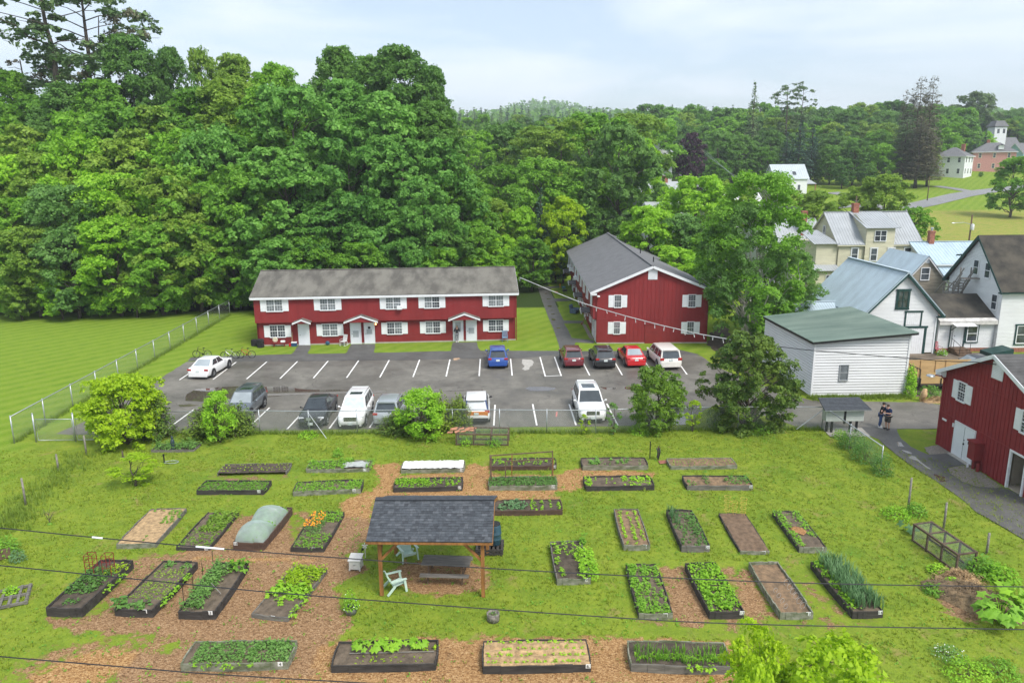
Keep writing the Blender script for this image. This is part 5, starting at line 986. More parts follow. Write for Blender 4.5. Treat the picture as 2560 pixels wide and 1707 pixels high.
    if grille=='bar': m.obox((0,.489*L,gz),(w*.46,0,0),(0,.03,0),(0,0,.08)); m.build('grille',MPLAST,root,local=True)
    else:
        m.obox((0,.492*L,gz),(w*.44,0,0),(0,.03,0),(0,0,.15)); gr=m.build('grille',MPLAST,root,local=True); m=MB()
        for i in range(4): m.obox((0,.492*L+.032,gz-.10+i*.068),(w*.42,0,0),(0,.006,0),(0,0,.012))
        m.build('grille_bars',MCHROME,gr,local=True)
    m=MB(); m.obox((0,.50*L,zb+.07),(w*.62,0,0),(0,.025,0),(0,0,.055)); m.build('lower_intake',MPLAST,root,local=True)
    if 'r' in plates: m=MB(); m.obox((0,-.497*L-(.03 if rear_orange else .0),(.50 if kind!='van' else .53)*H-.02),(.155,0,0),(0,.02,0),(0,0,.078)); m.build('licence_plate',MPLATE,root,local=True)
    if 'f' in plates: m=MB(); m.obox((0,.508*L,zb+.2),(.155,0,0),(0,.012,0),(0,0,.078)); m.build('licence_plate',MPLATE,root,local=True)
    if kind!='sedan':
        m=MB(); m.obox((0,yr1-.06,z1+.015),(wt*.86,0,0),(0,.13,0),(0,-.01,.018)); m.build('spoiler',roofcol or col,root,local=True)
    if rails:
        for s in (1,-1): m=MB(); m.tube([(s*wt*.93,yr1+.2,z1+.0),(s*wt*.93,yr1+.3,H+.035),(s*wt*.93,yf1-.35,H+.035),(s*wt*.93,yf1-.22,z1+.01)],.022,6); m.build('roof_rail',rails,root,local=True,smooth=True)
    if sunroof: m=MB(); m.obox((0,yf1-.62 if sunroof==1 else yf1-.85,H-.004),(wt*.62,0,0),(0,.28 if sunroof==1 else .5,0),(0,0,.008)); m.build('sunroof',MCGL,rf,local=True)
    return root
PW=paint('white car paint',(.78,.78,.77)); PBLUE=paint('blue car paint',(.012,.065,.30)); PMAR=paint('maroon car paint',(.14,.010,.018)); PBLK=paint('black car paint',(.013,.014,.016)); PRED=paint('bright red car paint',(.50,.008,.012)); PSIL=paint('silver car paint',(.42,.45,.47),.4); PGRY=paint('slate car paint',(.115,.135,.15),.3); PNAVY=paint('navy car paint',(.02,.045,.14)); PORG=paint('orange panel paint',(.62,.20,.015)); PCREAM=paint('cream white van paint',(.72,.70,.64)); PDG=paint('dark grey car paint',(.05,.055,.065))
SKYGL=pm('car glass with painted sky reflection',(.30,.34,.36),.05,.15,1,spec=1.0); SUNSH=pm('windshield with pale sunshade',(.50,.60,.62),.12,.15,2.5,spec=.9); REFLGL=pm('glass with painted white reflection',(.62,.64,.66),.08,.08,1,spec=.8)  # pale car glass, sunshade aside: sky reflection painted into the base colour
def park(px,py,rear,L,dz=0): g=G(px,py); return (g.x,g.y+(L/2 if rear else L/2),.014)
UP=0; DN=PI
car('white sedan nosed into the leftmost bay beside the bicycles',park(503,950,1,4.8)[:2]+(.014,),R(-6),'sedan',4.8,1.84,1.46,PW,rearglass=SKYGL)
car('bright blue small SUV before the right end of the long red building',park(1244,924,1,4.3),R(1),'suv',4.3,1.77,1.63,PBLUE,low=PBLUE)
car('maroon hatchback with roof rails, leftmost of the cars before the red gable',park(1434,923,1,4.45),R(1),'suv',4.45,1.78,1.58,PMAR,rails=PMAR,low=PMAR)
car('black SUV between the maroon hatchback and the bright red sedan',park(1513,925,1,4.5),R(1),'suv',4.5,1.82,1.64,PBLK,rails=PBLK,sunroof=2,low=PBLK)
car('bright red sedan beside the white minivan',park(1589,921,1,4.7),R(2.0),'sedan',4.65,1.78,1.46,PRED,rearglass=SKYGL)
car('white minivan with dark tailgate glass, rightmost of the cars before the red gable',park(1674,927,1,5.1),R(2.5),'van',5.1,1.97,1.75,PCREAM,low=PCREAM,cat='van',name='minivan')
def parkf(px,py,L): g=G(px,py); return (g.x,g.y+L/2,.014)
car('slate blue SUV with dark sunroof behind the left fence bushes',parkf(590,1058,4.45),DN+R(-2),'suv',4.45,1.79,1.68,PGRY,sunroof=1,low=PGRY,rails=PGRY,windglass=SKYGL)
car('black sedan facing the fence, beside the white SUV with chrome grille',parkf(777,1074,4.85),DN,'sedan',4.85,1.85,1.52,PBLK,grille='bars')
car('white SUV with chrome grille and pale sunshade facing the fence',parkf(876,1076,4.7),DN,'suv',4.7,1.86,1.74,PW,rails=MCHROME,sunroof=1,low=PW,grille='bars',windglass=SUNSH)
car('silver SUV with its tail behind the bright fence shrub',parkf(970,1070,4.6),R(-3),'suv',4.6,1.85,1.68,PSIL,rails=MCHROME,low=PSIL)
car('white SUV with orange tailgate and navy pillars',parkf(1190,1064,4.6),R(1),'suv',4.6,1.86,1.69,PW,roofcol=PW,rear_orange=PORG,wingpillar=PNAVY,rearglass=REFLGL)  # rear window's white is a reflection painted into the glass colour
car('big white SUV with panoramic sunroof facing the fence alone on the right',parkf(1483,1061,5.0),DN,'suv',5.0,1.98,1.79,PW,sunroof=2,low=PW,rails=PW,grille='bars')
g=G(2400,935); car('dark sedan with silver windshield parked in the yard behind the plywood trailer',(39.6,59.2,.01),R(92),'sedan',4.8,1.85,1.5,PDG,windglass=SKYGL)
def trailer():
    o=G(2297,979); X,Y=o.x,o.y; H=thing('utility_trailer','black steel trailer with plywood sides between white shed and red building','trailer',(X,Y,0)); PLY=pm('plywood',(.50,.33,.15),.8,.12,1.5,stretch=(.6,3,3))
    m=MB(); 
    for x in (0,1.6,3.2): m.box(X+x,X+x+.06,Y-.03,Y+.03,.45,1.05)
    m.box(X,X+5,Y-.03,Y+.03,.42,.5); m.box(X,X+5,Y+1.9,Y+1.96,.42,.5); m.box(X,X+.06,Y,Y+1.9,.42,.5); m.box(X,X+5,Y+.04,Y+1.88,.47,.5); m.build('frame',MBLACK,H)
    m=MB(); m.box(X+.05,X+5,Y+.035,Y+.06,.62,1.5); m.build('side_panel',PLY,H); m=MB(); m.box(X+.05,X+5,Y+1.9,Y+1.93,.62,2.0)
    for x in (1.0,2.2,3.0): m.box(X+x,X+x+.08,Y+1.84,Y+1.9,.62,1.98)
    m.build('side_panel',PLY,H); m=MB(); m.beam((X-.05,Y,1.75),(X-.05,Y+1.95,1.75),.05,.05); m.beam((X-.05,Y,.5),(X-.05,Y+1.95,.5),.05,.05)
    for i in range(5): y=Y+i*.487; m.beam((X-.05,y,.5),(X-.05,y,1.75),.05,.05)
    m.build('tail_gate',MBLACK,H)
    for s in (0,1):
        t,r=wheel_bm(.33,.2); Mx=Matrix.Translation((X+2.6,Y-.12+s*2.2,.33))@Matrix.Rotation(R(90),4,'Z'); t.xf(Mx); r.xf(Mx); w_=t.build('wheel',MTYRE,H); r.build('rim',MRIM,w_)
trailer()
# ------------------------------------------------------------------ bicycles
def bicycle(label,p,frame,rz=0,group=None):
    H=thing('bicycle',label,'bicycle',p,rz,group); r=.33
    for x in (-.52,.52):
        m=MB(); m.tube([(x+r*math.cos(a),0,r+r*math.sin(a)) for a in np.arange(0,2*PI,PI/10)],.028,6,closed=True); w_=m.build('wheel',MTYRE,H,local=True,smooth=True); m=MB()
        for i in range(8): a=i*PI/8; m.tube([(x+r*.95*math.cos(a),.0,r+r*.95*math.sin(a)),(x-r*.95*math.cos(a),.0,r-r*.95*math.sin(a))],.003,3)
        m.tube([(x,-.05,r),(x,.05,r)],.03,6); m.build('spokes',MGALV,w_,local=True)
    m=MB(); bb=(.05,0,.30); hd=(-.36,0,.80); hb=(-.38,0,.66); se=(.17,0,.74)
    for a,b,t in ((bb,hb,.022),(hd,se,.019),(bb,se,.019),(bb,(.52,0,r),.012),(se,(.52,0,r),.012),(hd,hb,.024)): m.tube([a,b],t,6)
    m.build('frame',frame,H,local=True); m=MB(); m.tube([hb,(-.47,-.05,.5),(-.52,-.06,r)],.014,5); m.tube([hb,(-.47,.05,.5),(-.52,.06,r)],.014,5); m.build('fork',MBLACK,H,local=True)
    m=MB(); m.tube([(-.33,0,.78),(-.31,0,.95)],.016,5); m.tube([(-.27,-.29,.98),(-.33,-.1,.96),(-.33,.1,.96),(-.27,.29,.98)],.015,5); m.build('handlebar',MBLACK,H,local=True)
    m=MB(); m.tube([se,(.20,0,.87)],.014,5); m.blob((.21,0,.90),.14,.075,.035,8); m.build('saddle',MBLACK,H,local=True,smooth=True)
    m=MB(); m.lathe((.05,.05,.30),[(.09,-.006),(.09,.006)],12,ax=(Vector((1,0,0)),Vector((0,0,1)),Vector((0,1,0)))); m.tube([(.05,.06,.30),(.12,.07,.16),(.12,.14,.16)],.01,4); m.tube([(.05,-.06,.30),(-.02,-.07,.44),(-.02,-.14,.44)],.01,4); m.build('crank',MBLACK,H,local=True)
    return H
def bk(px,py): g=G(px,py); return (g.x,g.y,.022)
bicycle('black bicycle standing alone at the left of the sidewalk behind the white sedan',bk(506,894),MBLACK); bicycle('grey bicycle touching the front wheel of the orange one',bk(576,897),MRIM); bicycle('orange and black bicycle standing on the sidewalk, rightmost of three',bk(616,895),pm('orange bike paint',(.5,.06,.02),.4))
# ------------------------------------------------------------------ people
SKIN=pm('skin',(.52,.30,.22),.55,.06,5)
def skin(name,J,E,rad,mat,parent,sub=2,root=0):
    """one continuous surface grown round joints"""
    me=bpy.data.meshes.new(name); me.from_pydata([tuple(p) for p in J],E,[]); o=bpy.data.objects.new(name+' tmp',me); COL.objects.link(o)
    md=o.modifiers.new('s','SKIN'); md.use_smooth_shade=True
    if not me.skin_vertices:
        bm=bmesh.new(); bm.from_mesh(me); bm.verts.layers.skin.verify(); bm.to_mesh(me); bm.free()
    for i,r in enumerate(rad): v=me.skin_vertices[0].data[i]; v.radius=r if isinstance(r,tuple) else (r,r); v.use_root=(i==root)
    s=o.modifiers.new('u','SUBSURF'); s.levels=sub; s.render_levels=sub
    dg=bpy.context.evaluated_depsgraph_get(); m2=bpy.data.meshes.new_from_object(o.evaluated_get(dg)); m2.name=name; bpy.data.objects.remove(o)
    m2.materials.clear(); m2.materials.append(mat); m2.polygons.foreach_set('use_smooth',[True]*len(m2.polygons))
    q=bpy.data.objects.new(name,m2); COL.objects.link(q); q.parent=parent; return q
def lerp(a,b,t): return tuple(a[i]+(b[i]-a[i])*t for i in range(3))
def person(label,loc,rz,h,arms,legs,shirt,pants,shoes,hair,sleeve=.45,short=False,bulk=1.0,hairlen=0,cap=None,lean=(0,0),jacket=False,group=None):
    """faces -y; arms=[(elbow,wrist,hand dir)] right/left, legs=[(knee,ankle,toe)]"""
    H=thing('person',label,'person',loc,rz,group); k=h/1.75; lx,ly=lean; S=lambda p:(p[0]*k,p[1]*k,p[2]*k)
    pel=(0,0,.93); wst=(lx*.3,ly*.3,1.08); ch=(lx*.7,ly*.7,1.30); nb=(lx,ly,1.47); hd0=(lx*1.05,ly*1.05-.01,1.56); hd=(lx*1.1,ly*1.1-.025,1.63); tp=(lx*1.1,ly*1.1-.012,1.72)
    J=[pel,wst,ch,nb,hd0,hd,tp]; E=[(0,1),(1,2),(2,3),(3,4),(4,5),(5,6)]; r=[(.135*bulk,.11*bulk),(.125*bulk,.10*bulk),(.15*bulk,.11*bulk),.065,.06,(.082,.095),(.06,.07)]
    def add(p,par,ra): J.append(p); E.append((par,len(J)-1)); r.append(ra); return len(J)-1
    AR=[]
    for s,(el,wr,hdn) in zip((-1,1),arms):
        sh=(s*.185*bulk+lx*.9,ly*.9,1.42); a=add(sh,3,.062*bulk); b=add(el,a,.045*bulk); c=add(wr,b,.030); AR.append((sh,el,wr))
        d=Vector(hdn).normalized(); pc=Vector(wr)+d*.055; pm_=add(tuple(pc),c,(.036,.02)); sd=d.orthogonal().normalized()
        for f,L in ((-1.5,.062),(-.5,.078),(.5,.074),(1.5,.055)):
            b0=pc+d*.03+sd*(f*.018); q=add(tuple(b0),pm_,.0095); q2=add(tuple(b0+d*L*.55),q,.009); add(tuple(b0+d*L+sd.cross(d)*.025),q2,.0075)
        t0=pc-d*.02+sd*.035; q=add(tuple(t0),pm_,.011); add(tuple(t0+d*.035+sd*.02),q,.009)
    LG=[]
    for s,(kn,an,to) in zip((-1,1),legs):
        hp=(s*.095,0,.88); a=add(hp,0,.088*bulk); b=add(kn,a,.058*bulk); c=add(an,b,.038); add(to,c,(.035,.03)); LG.append((hp,kn,an,to))
    skin('body',[S(p) for p in J],E,[tuple(x*k for x in q) if isinstance(q,tuple) else q*k for q in r],SKIN,H)
    # garments follow the same joints, slightly larger
    J2=[pel,wst,ch,(nb[0],nb[1],nb[2]-.02)]; E2=[(0,1),(1,2),(2,3)]; r2=[(.155*bulk,.13*bulk),(.145*bulk,.12*bulk),(.168*bulk,.128*bulk),.085]
    if jacket: J2=[(0,0,.80)]+J2; E2=[(i,i+1) for i in range(4)]; r2=[(.17,.15)]+r2
    n0=len(J2)-1
    for sh,el,wr in AR:
        J2.append(sh);E2.append((n0,len(J2)-1));r2.append(.082*bulk); a=len(J2)-1; e=lerp(sh,el,min(1,sleeve*2)); J2.append(e);E2.append((a,len(J2)-1));r2.append(.066*bulk)
        if sleeve>.5: J2.append(lerp(el,wr,(sleeve-.5)*2)); E2.append((len(J2)-2,len(J2)-1)); r2.append(.05)
    skin('jacket' if jacket else 'shirt',[S(p) for p in J2],E2,[tuple(x*k for x in q) if isinstance(q,tuple) else q*k for q in r2],shirt,H)
    J3=[(0,0,.95)];E3=[];r3=[(.15*bulk,.125*bulk)]
    for hp,kn,an,to in LG:
        J3.append(hp);E3.append((0,len(J3)-1));r3.append(.105*bulk); e=kn if not short else lerp(kn,an,.05); J3.append(e);E3.append((len(J3)-2,len(J3)-1));r3.append(.08*bulk if not short else .1*bulk)
        if not short: J3.append(lerp(kn,an,.93)); E3.append((len(J3)-2,len(J3)-1)); r3.append(.06*bulk)
    skin('trousers',[S(p) for p in J3],E3,[tuple(x*k for x in q) if isinstance(q,tuple) else q*k for q in r3],pants,H)
    for hp,kn,an,to in LG:
        a=Vector(S(an));t=Vector(S(to)); d=(t-a); d.z=0; d.normalize(); m=MB(); c=a+d*.07; m.obox((c.x,c.y,.045*k),d*.135*k,d.cross(Vector((0,0,1)))*.045*k,(0,0,.042*k)); m.build('shoe',shoes,H,local=True,bevel=.025)
    c=Vector(S(hd)); hz=MB(); hz.blob((c.x,c.y+.022,c.z+.035),.092*k,.104*k,.10*k,12)
    if hairlen: hz.blob((c.x,c.y+.045,c.z-.06-hairlen*.4),.088*k,.07*k,.10*k+hairlen*.5,10)
    hz.build('hair',hair,H,smooth=True,local=True)
    f=MB()
    for s in (-1,1): f.blob((c.x+s*.032*k,c.y-.088*k,c.z+.005),.011*k,.008*k,.008*k,6)
    f.blob((c.x,c.y-.09*k,c.z-.062*k),.022*k,.008*k,.006*k,6); f.build('eyes_and_mouth',pm('dark features',(.12,.05,.04),.5),H,local=True)
    f=MB(); f.blob((c.x,c.y-.097*k,c.z-.025*k),.014*k,.02*k,.024*k,6)
    for s in (-1,1): f.blob((c.x+s*.084*k,c.y+.005,c.z-.01),.012*k,.024*k,.034*k,6)
    f.build('nose_and_ears',SKIN,H,smooth=True,local=True)
    if cap: m=MB(); m.blob((c.x,c.y+.01,c.z+.07*k),.098*k,.11*k,.065*k,12); m.obox((c.x,c.y-.13*k,c.z+.055*k),(.07*k,0,0),(0,.06*k,0),(0,0,.008*k)); m.build('cap',cap,H,smooth=True,local=True)
    return H
DK=pm('dark charcoal cloth',(.035,.038,.042),.9,.2,9,.2); LGG=pm('grey leggings',(.20,.21,.22),.9,.2,9); BLOND=pm('light hair',(.55,.40,.22),.7,.2,9); WSOCK=pm('white socks',(.75,.75,.73),.8,.05,5)
g=FW.pt(19.45,0,.32)
st=((-.10,.0,.50),(-.08,.01,.08),(-.09,-.14,.03)); stl=((.10,.0,.50),(.08,.01,.08),(.09,-.14,.03))
person('woman in dark jacket and grey leggings before a white door, hands at mouth',(g.x,g.y,.02),R(3),1.66,[((-.30,-.02,1.14),(-.06,-.19,1.40),(.25,.05,.9)),((.30,-.02,1.14),(.06,-.19,1.40),(-.25,.05,.9))],[st,stl],DK,LGG,WSOCK,BLOND,sleeve=.97,hairlen=.12,jacket=True)
JEAN=pm('blue jeans',(.035,.075,.19),.85,.25,6); BLKT=pm('black t-shirt',(.014,.014,.017),.9,.2,8); NAVT=pm('navy jersey',(.012,.028,.085),.8,.2,6); SHORT=pm('dark grey shorts',(.065,.06,.055),.9,.2,6); DHAIR=pm('brown hair',(.05,.028,.018),.8,.2,9)
g=G(2199,1069); h_=person('man in black t-shirt, cap and jeans hugging the person in the navy jersey',(g.x+.02,g.y+.05,.02),R(62),1.72,[((-.30,-.20,1.20),(-.12,-.48,1.32),(.6,-.5,.1)),((.30,-.22,1.22),(.10,-.52,1.36),(-.6,-.4,.1))],[((-.12,-.03,.48),(-.13,.03,.07),(-.16,-.11,.03)),((.12,-.02,.48),(.12,.05,.07),(.14,-.1,.03))],BLKT,JEAN,WSOCK,DHAIR,bulk=1.12,cap=MBLACK,lean=(0,-.10))
g=G(2207,1073); h_=person('person in navy jersey and grey shorts hugging the man in the black cap',(g.x+.26,g.y-.02,.02),R(-70),1.70,[((-.33,-.20,1.24),(-.16,-.50,1.30),(.6,-.4,.0)),((.33,-.18,1.20),(.16,-.48,1.24),(-.6,-.4,.1))],[((-.11,-.03,.48),(-.11,.03,.07),(-.13,-.12,.03)),((.11,-.02,.48),(.11,.04,.07),(.13,-.1,.03))],NAVT,SHORT,MBLACK,DHAIR,bulk=1.25,short=True,lean=(0,-.09))
m=MB(); m.prism([(-.02,.155,1.30),(-.1,.165,1.28),(-.14,.14,1.0),(-.06,.15,1.0)],(0,.015,0)); m.build('jersey_stripe',MWHITE,h_,local=True)
# ------------------------------------------------------------------ fences
def chainmat():
    m,t,o=newmat('chain link wire'); L=t.links.new; c=N(t,'ShaderNodeTexCoord'); p=N(t,'ShaderNodeBsdfPrincipled'); p.inputs['Base Color'].default_value=(.42,.45,.45,1); p.inputs['Metallic'].default_value=.5; p.inputs['Roughness'].default_value=.45
    tr=N(t,'ShaderNodeBsdfTransparent'); x=N(t,'ShaderNodeMixShader'); f=[]
    for s in (1,-1):
        mp=N(t,'ShaderNodeMapping'); mp.inputs['Rotation'].default_value=(0,R(45*s),0); L(c.outputs['UV'],mp.inputs[0])
        sp_=N(t,'ShaderNodeSeparateXYZ'); mp.inputs['Rotation'].default_value=(0,0,R(45*s)); L(mp.outputs[0],sp_.inputs[0])
        a=N(t,'ShaderNodeMath',operation='FRACT'); b=N(t,'ShaderNodeMath',operation='MULTIPLY'); b.inputs[1].default_value=20.0; L(sp_.outputs[0],b.inputs[0]); L(b.outputs[0],a.inputs[0])
        d=N(t,'ShaderNodeMath',operation='LESS_THAN'); d.inputs[1].default_value=.10; L(a.outputs[0],d.inputs[0]); f.append(d)
    mx_=N(t,'ShaderNodeMath',operation='MAXIMUM'); L(f[0].outputs[0],mx_.inputs[0]); L(f[1].outputs[0],mx_.inputs[1]); L(mx_.outputs[0],x.inputs[0]); L(tr.outputs[0],x.inputs[1]); L(p.outputs[0],x.inputs[2]); L(x.outputs[0],o.inputs[0]); return m
MCHAIN=chainmat()
def chain_panel(root,pts,h,name='chain_mesh'):
    V_=[];F=[];U=[];d=0; pts=[Vector((p[0],p[1],0)) for p in pts]; off=root.location
    for i,p in enumerate(pts):
        if i: d+=(pts[i]-pts[i-1]).length
        V_+=[(p.x-off.x,p.y-off.y,.04),(p.x-off.x,p.y-off.y,h)]; U+=[(d,0),(d,h)]
    F=[(2*i,2*i+2,2*i+3,2*i+1) for i in range(len(pts)-1)]
    me=bpy.data.meshes.new(name); me.from_pydata(V_,[],F); uv=me.uv_layers.new(name='UVMap')
    for l in me.loops: uv.data[l.index].uv=U[l.vertex_index]
    me.materials.append(MCHAIN); o=bpy.data.objects.new(name,me); COL.objects.link(o); o.parent=root; return o
def chain_fence(label,pts,h,rail=.028,post=.032,rails=True):
    H=thing('chain_link_fence',label,'fence',(pts[0][0],pts[0][1],0)); chain_panel(H,pts,h)
    if rails: m=MB(); m.tube([(p[0],p[1],h) for p in pts],rail,6); m.build('top_rail',MGALV,H,smooth=True)
    for p in pts: m=MB(); m.tube([(p[0],p[1],-.1),(p[0],p[1],h+.05)],post,8); m.blob((p[0],p[1],h+.06),post*1.25,post*1.25,post,8); m.build('post',MGALV,H,smooth=True)
    return H
FP=[G(*p) for p in [(408,1086),(529,1084),(651,1083),(774,1085),(894,1083),(1011,1081),(1132,1080),(1249,1081),(1367,1082),(1489,1082),(1599,1078),(1729,1075),(1844,1074),(1957,1073),(2054,1074)]]
F1=chain_fence('chain link fence with top rail along the near edge of the parking lot',FP,1.56)
m=MB(); a=FP[3]; m.tube([(a.x,a.y,1.45),(a.x+1.3,a.y-.9,.0)],.022,6); b=FP[-1]; m.tube([(b.x-.05,b.y,1.35),(b.x-1.7,b.y-.1,.1)],.022,6); m.build('brace',MGALV,F1)
m=MB(); m.box(a.x-.15,a.x+.15,a.y-.06,a.y-.045,.95,1.15); m.build('notice_plate',MGALV,F1)
e=G(2208,1117,1.55); chain_fence('short chain link fence running from the mailbox shelter towards the garden',[FP[-1],((FP[-1].x+e.x)/2,(FP[-1].y+e.y)/2),(e.x,e.y)],1.56,.034)
LP=[G(*p) for p in [(36,1107),(107,1066),(171,1031),(227,983),(277,946),(329,943),(372,918),(412,895),(447,869),(481,847),(513,827),(545,806),(575,787)]]
a,b=LP[0],LP[-1]; LP=[a+(b-a)*(i/12) for i in range(13)]; chain_fence('long chain link fence running back from the gate to the wood',LP,1.75,.034,.04)
def gate():
    a,b,c=G(91,1104),G(190,1103),G(281,1101); H=thing('field_gate','double chain link gate closing the left end of the parking lot','gate',(a.x,a.y,0))
    for p in (a,b,c): m=MB(); m.tube([(p.x,p.y,-.1),(p.x,p.y,1.85)],.05,8); m.blob((p.x,p.y,1.88),.06,.06,.05,8); m.build('post',MGALV,H,smooth=True)
    for p,q in ((a,b),(b,c)):
        d=(q-p).normalized(); p2=p+d*.14; q2=q-d*.1; m=MB(); m.tube([(p2.x,p2.y,.1),(p2.x,p2.y,1.5),(q2.x,q2.y,1.5),(q2.x,q2.y,.1)],.026,6,closed=True); m.build('gate_leaf',MGALV,H,smooth=True); chain_panel(H,[p2,q2],1.5)
gate()
WPOST=pm('grey wood post',(.24,.22,.19),.9,.25,6,.3)
def post(label,px,py,top,r=.055,group=None):
    p=G(px,py); h=1.2
    lo,hi=.2,3.0
    for _ in range(30):
        h=(lo+hi)/2; v=Vector((p.x,p.y,h))-CO; yy=853.5+FPX*v.dot(CD)/v.dot(CF)
        if yy>top: lo=h
        else: hi=h
    m=MB(); m.tube([(p.x,p.y,-.1),(p.x+.01,p.y,h*.5),(p.x,p.y,h)],[r,r*.97,r*.92],7); o=m.build('fence_post',WPOST,smooth=True); tag(o,label,'post',group)
for a in [('wooden fence post beside the gate and the yellow shrub',216,1136,1088),('wooden fence post in tall grass, middle of the left garden edge',146,1176,1135),('nearest wooden fence post at the left garden edge',64,1261,1195),('thin metal stake standing in the weeds left of the gravel path',2270,1272,1194),('wooden fence post between the asphalt path and the right cold frame',2359,1318,1256),('leaning wooden post behind the right end of the glazed frame',2466,1384,1332)]: post(*a)
# ------------------------------------------------------------------ raised beds
MBOARDS={'black':pm('black stained board',(.045,.04,.036),.85,.4,2.2,.4,stretch=(.5,3,3)),'moss':pm('mossy grey board',(.27,.265,.21),.95,.35,2.5,.5,col2=(.10,.12,.06),stretch=(1,2,2)),'brown':pm('brown board',(.085,.05,.036),.8,.3,2.5,.3,stretch=(.5,3,3)),'grey':pm('grey board',(.15,.14,.12),.9,.35,2.5,.4,stretch=(.5,3,3))}
MS_DARK=pm('dark garden soil',(.075,.058,.042),.95,.4,3,.8,bscale=14,detail=8); MS_MID=pm('garden soil',(.125,.095,.066),.95,.35,3,.8,bscale=14,detail=8); MS_STRAW=pm('straw mulch',(.40,.27,.14),.95,.35,5,.9,bscale=18,detail=8); MS_TAN=pm('tan mulched soil',(.28,.18,.10),.95,.35,4,.8,bscale=16,detail=8,col2=(.13,.09,.055)); MS_BRN=pm('brown mulch soil',(.16,.105,.065),.95,.3,5,.7,bscale=18,detail=8)
def text_mesh(s,size):
    cu=bpy.data.curves.new('t','FONT'); cu.body=s; cu.size=size; cu.align_x='CENTER'; cu.align_y='CENTER'; cu.extrude=.003; o=bpy.data.objects.new('t',cu); COL.objects.link(o)
    dg=bpy.context.evaluated_depsgraph_get(); me=bpy.data.meshes.new_from_object(o.evaluated_get(dg)); bpy.data.objects.remove(o); return me
MSIGN=pm('white sign',(.80,.80,.78),.5,.05,4); MINK=pm('black ink',(.02,.02,.02),.6,.1,4)
class Bed: pass
BEDS=[]
def bed(label,fl,fr,depth,h=.24,board='black',soil=None,fill=.06,sign=None,sx=.86,k=K,th=.045,front=None,missing=(),name='garden_bed'):
    """raised bed from the two front base corners (photo display px) and a depth in metres"""
    a=G(fl[0]*k,fl[1]*k);b=G(fr[0]*k,fr[1]*k); u=(b-a); w_=u.length; u.normalize(); v=Vector((-u.y,u.x,0)); H=thing(name,label,'garden bed',a,math.atan2(u.y,u.x))
    B=Bed(); B.a=a;B.u=u;B.v=v;B.w=w_;B.d=depth;B.h=h;B.z=h-fill; B.root=H; rr=random.Random(int(a.x*100)+7)
    fm=MBOARDS[front or board]; mm=MBOARDS[board]
    for i,(x0,x1,y0,y1,m_) in enumerate(((0,w_,0,th,fm),(0,w_,depth-th,depth,mm),(0,th,th,depth-th,mm),(w_-th,w_,th,depth-th,mm))):
        if i in missing: continue
        m=MB(); n_=6; L=(x1-x0) if i<2 else (y1-y0)
        for j in range(n_):
            t0,t1=j/n_,(j+1)/n_; wob=lambda t:.04*math.sin(PI*t)*(1 if i%2==0 else -1); z=h+rr.uniform(-.022,.016)
            if i<2: m.box(x0+(x1-x0)*t0,x0+(x1-x0)*t1,y0-wob((t0+t1)/2),y1-wob((t0+t1)/2),-.03,z)
            else: m.box(x0-wob((t0+t1)/2),x1-wob((t0+t1)/2),y0+(y1-y0)*t0,y0+(y1-y0)*t1,-.03,z)
        m.build('board',m_,H,local=True)
    nx,ny=max(4,int(w_/.12)),max(4,int(depth/.12)); m=MB(); vs=[]
    for j in range(ny+1):
        for i in range(nx+1): vs.append((th*.5+(w_-th)*i/nx,th*.5+(depth-th)*j/ny,h-fill+rr.uniform(-.018,.022)))
    m.add(vs,[(j*(nx+1)+i,j*(nx+1)+i+1,(j+1)*(nx+1)+i+1,(j+1)*(nx+1)+i) for j in range(ny) for i in range(nx)]); m.build('soil',soil or MS_MID,H,local=True,smooth=True)
    if sign:
        m=MB(); cx_=w_*sx; m.obox((cx_,-.012,h-.07),(.085,0,0),(0,.006,0),(0,-.008,.085)); s=m.build('number_sign',MSIGN,H,local=True)
        me=text_mesh(sign,.17 if len(sign)<3 else .14); me.materials.append(MINK); o=bpy.data.objects.new('number',me); COL.objects.link(o); o.parent=s; o.location=(cx_,-.022,h-.07); o.rotation_euler=(R(90),0,0)
    BEDS.append(B); return B
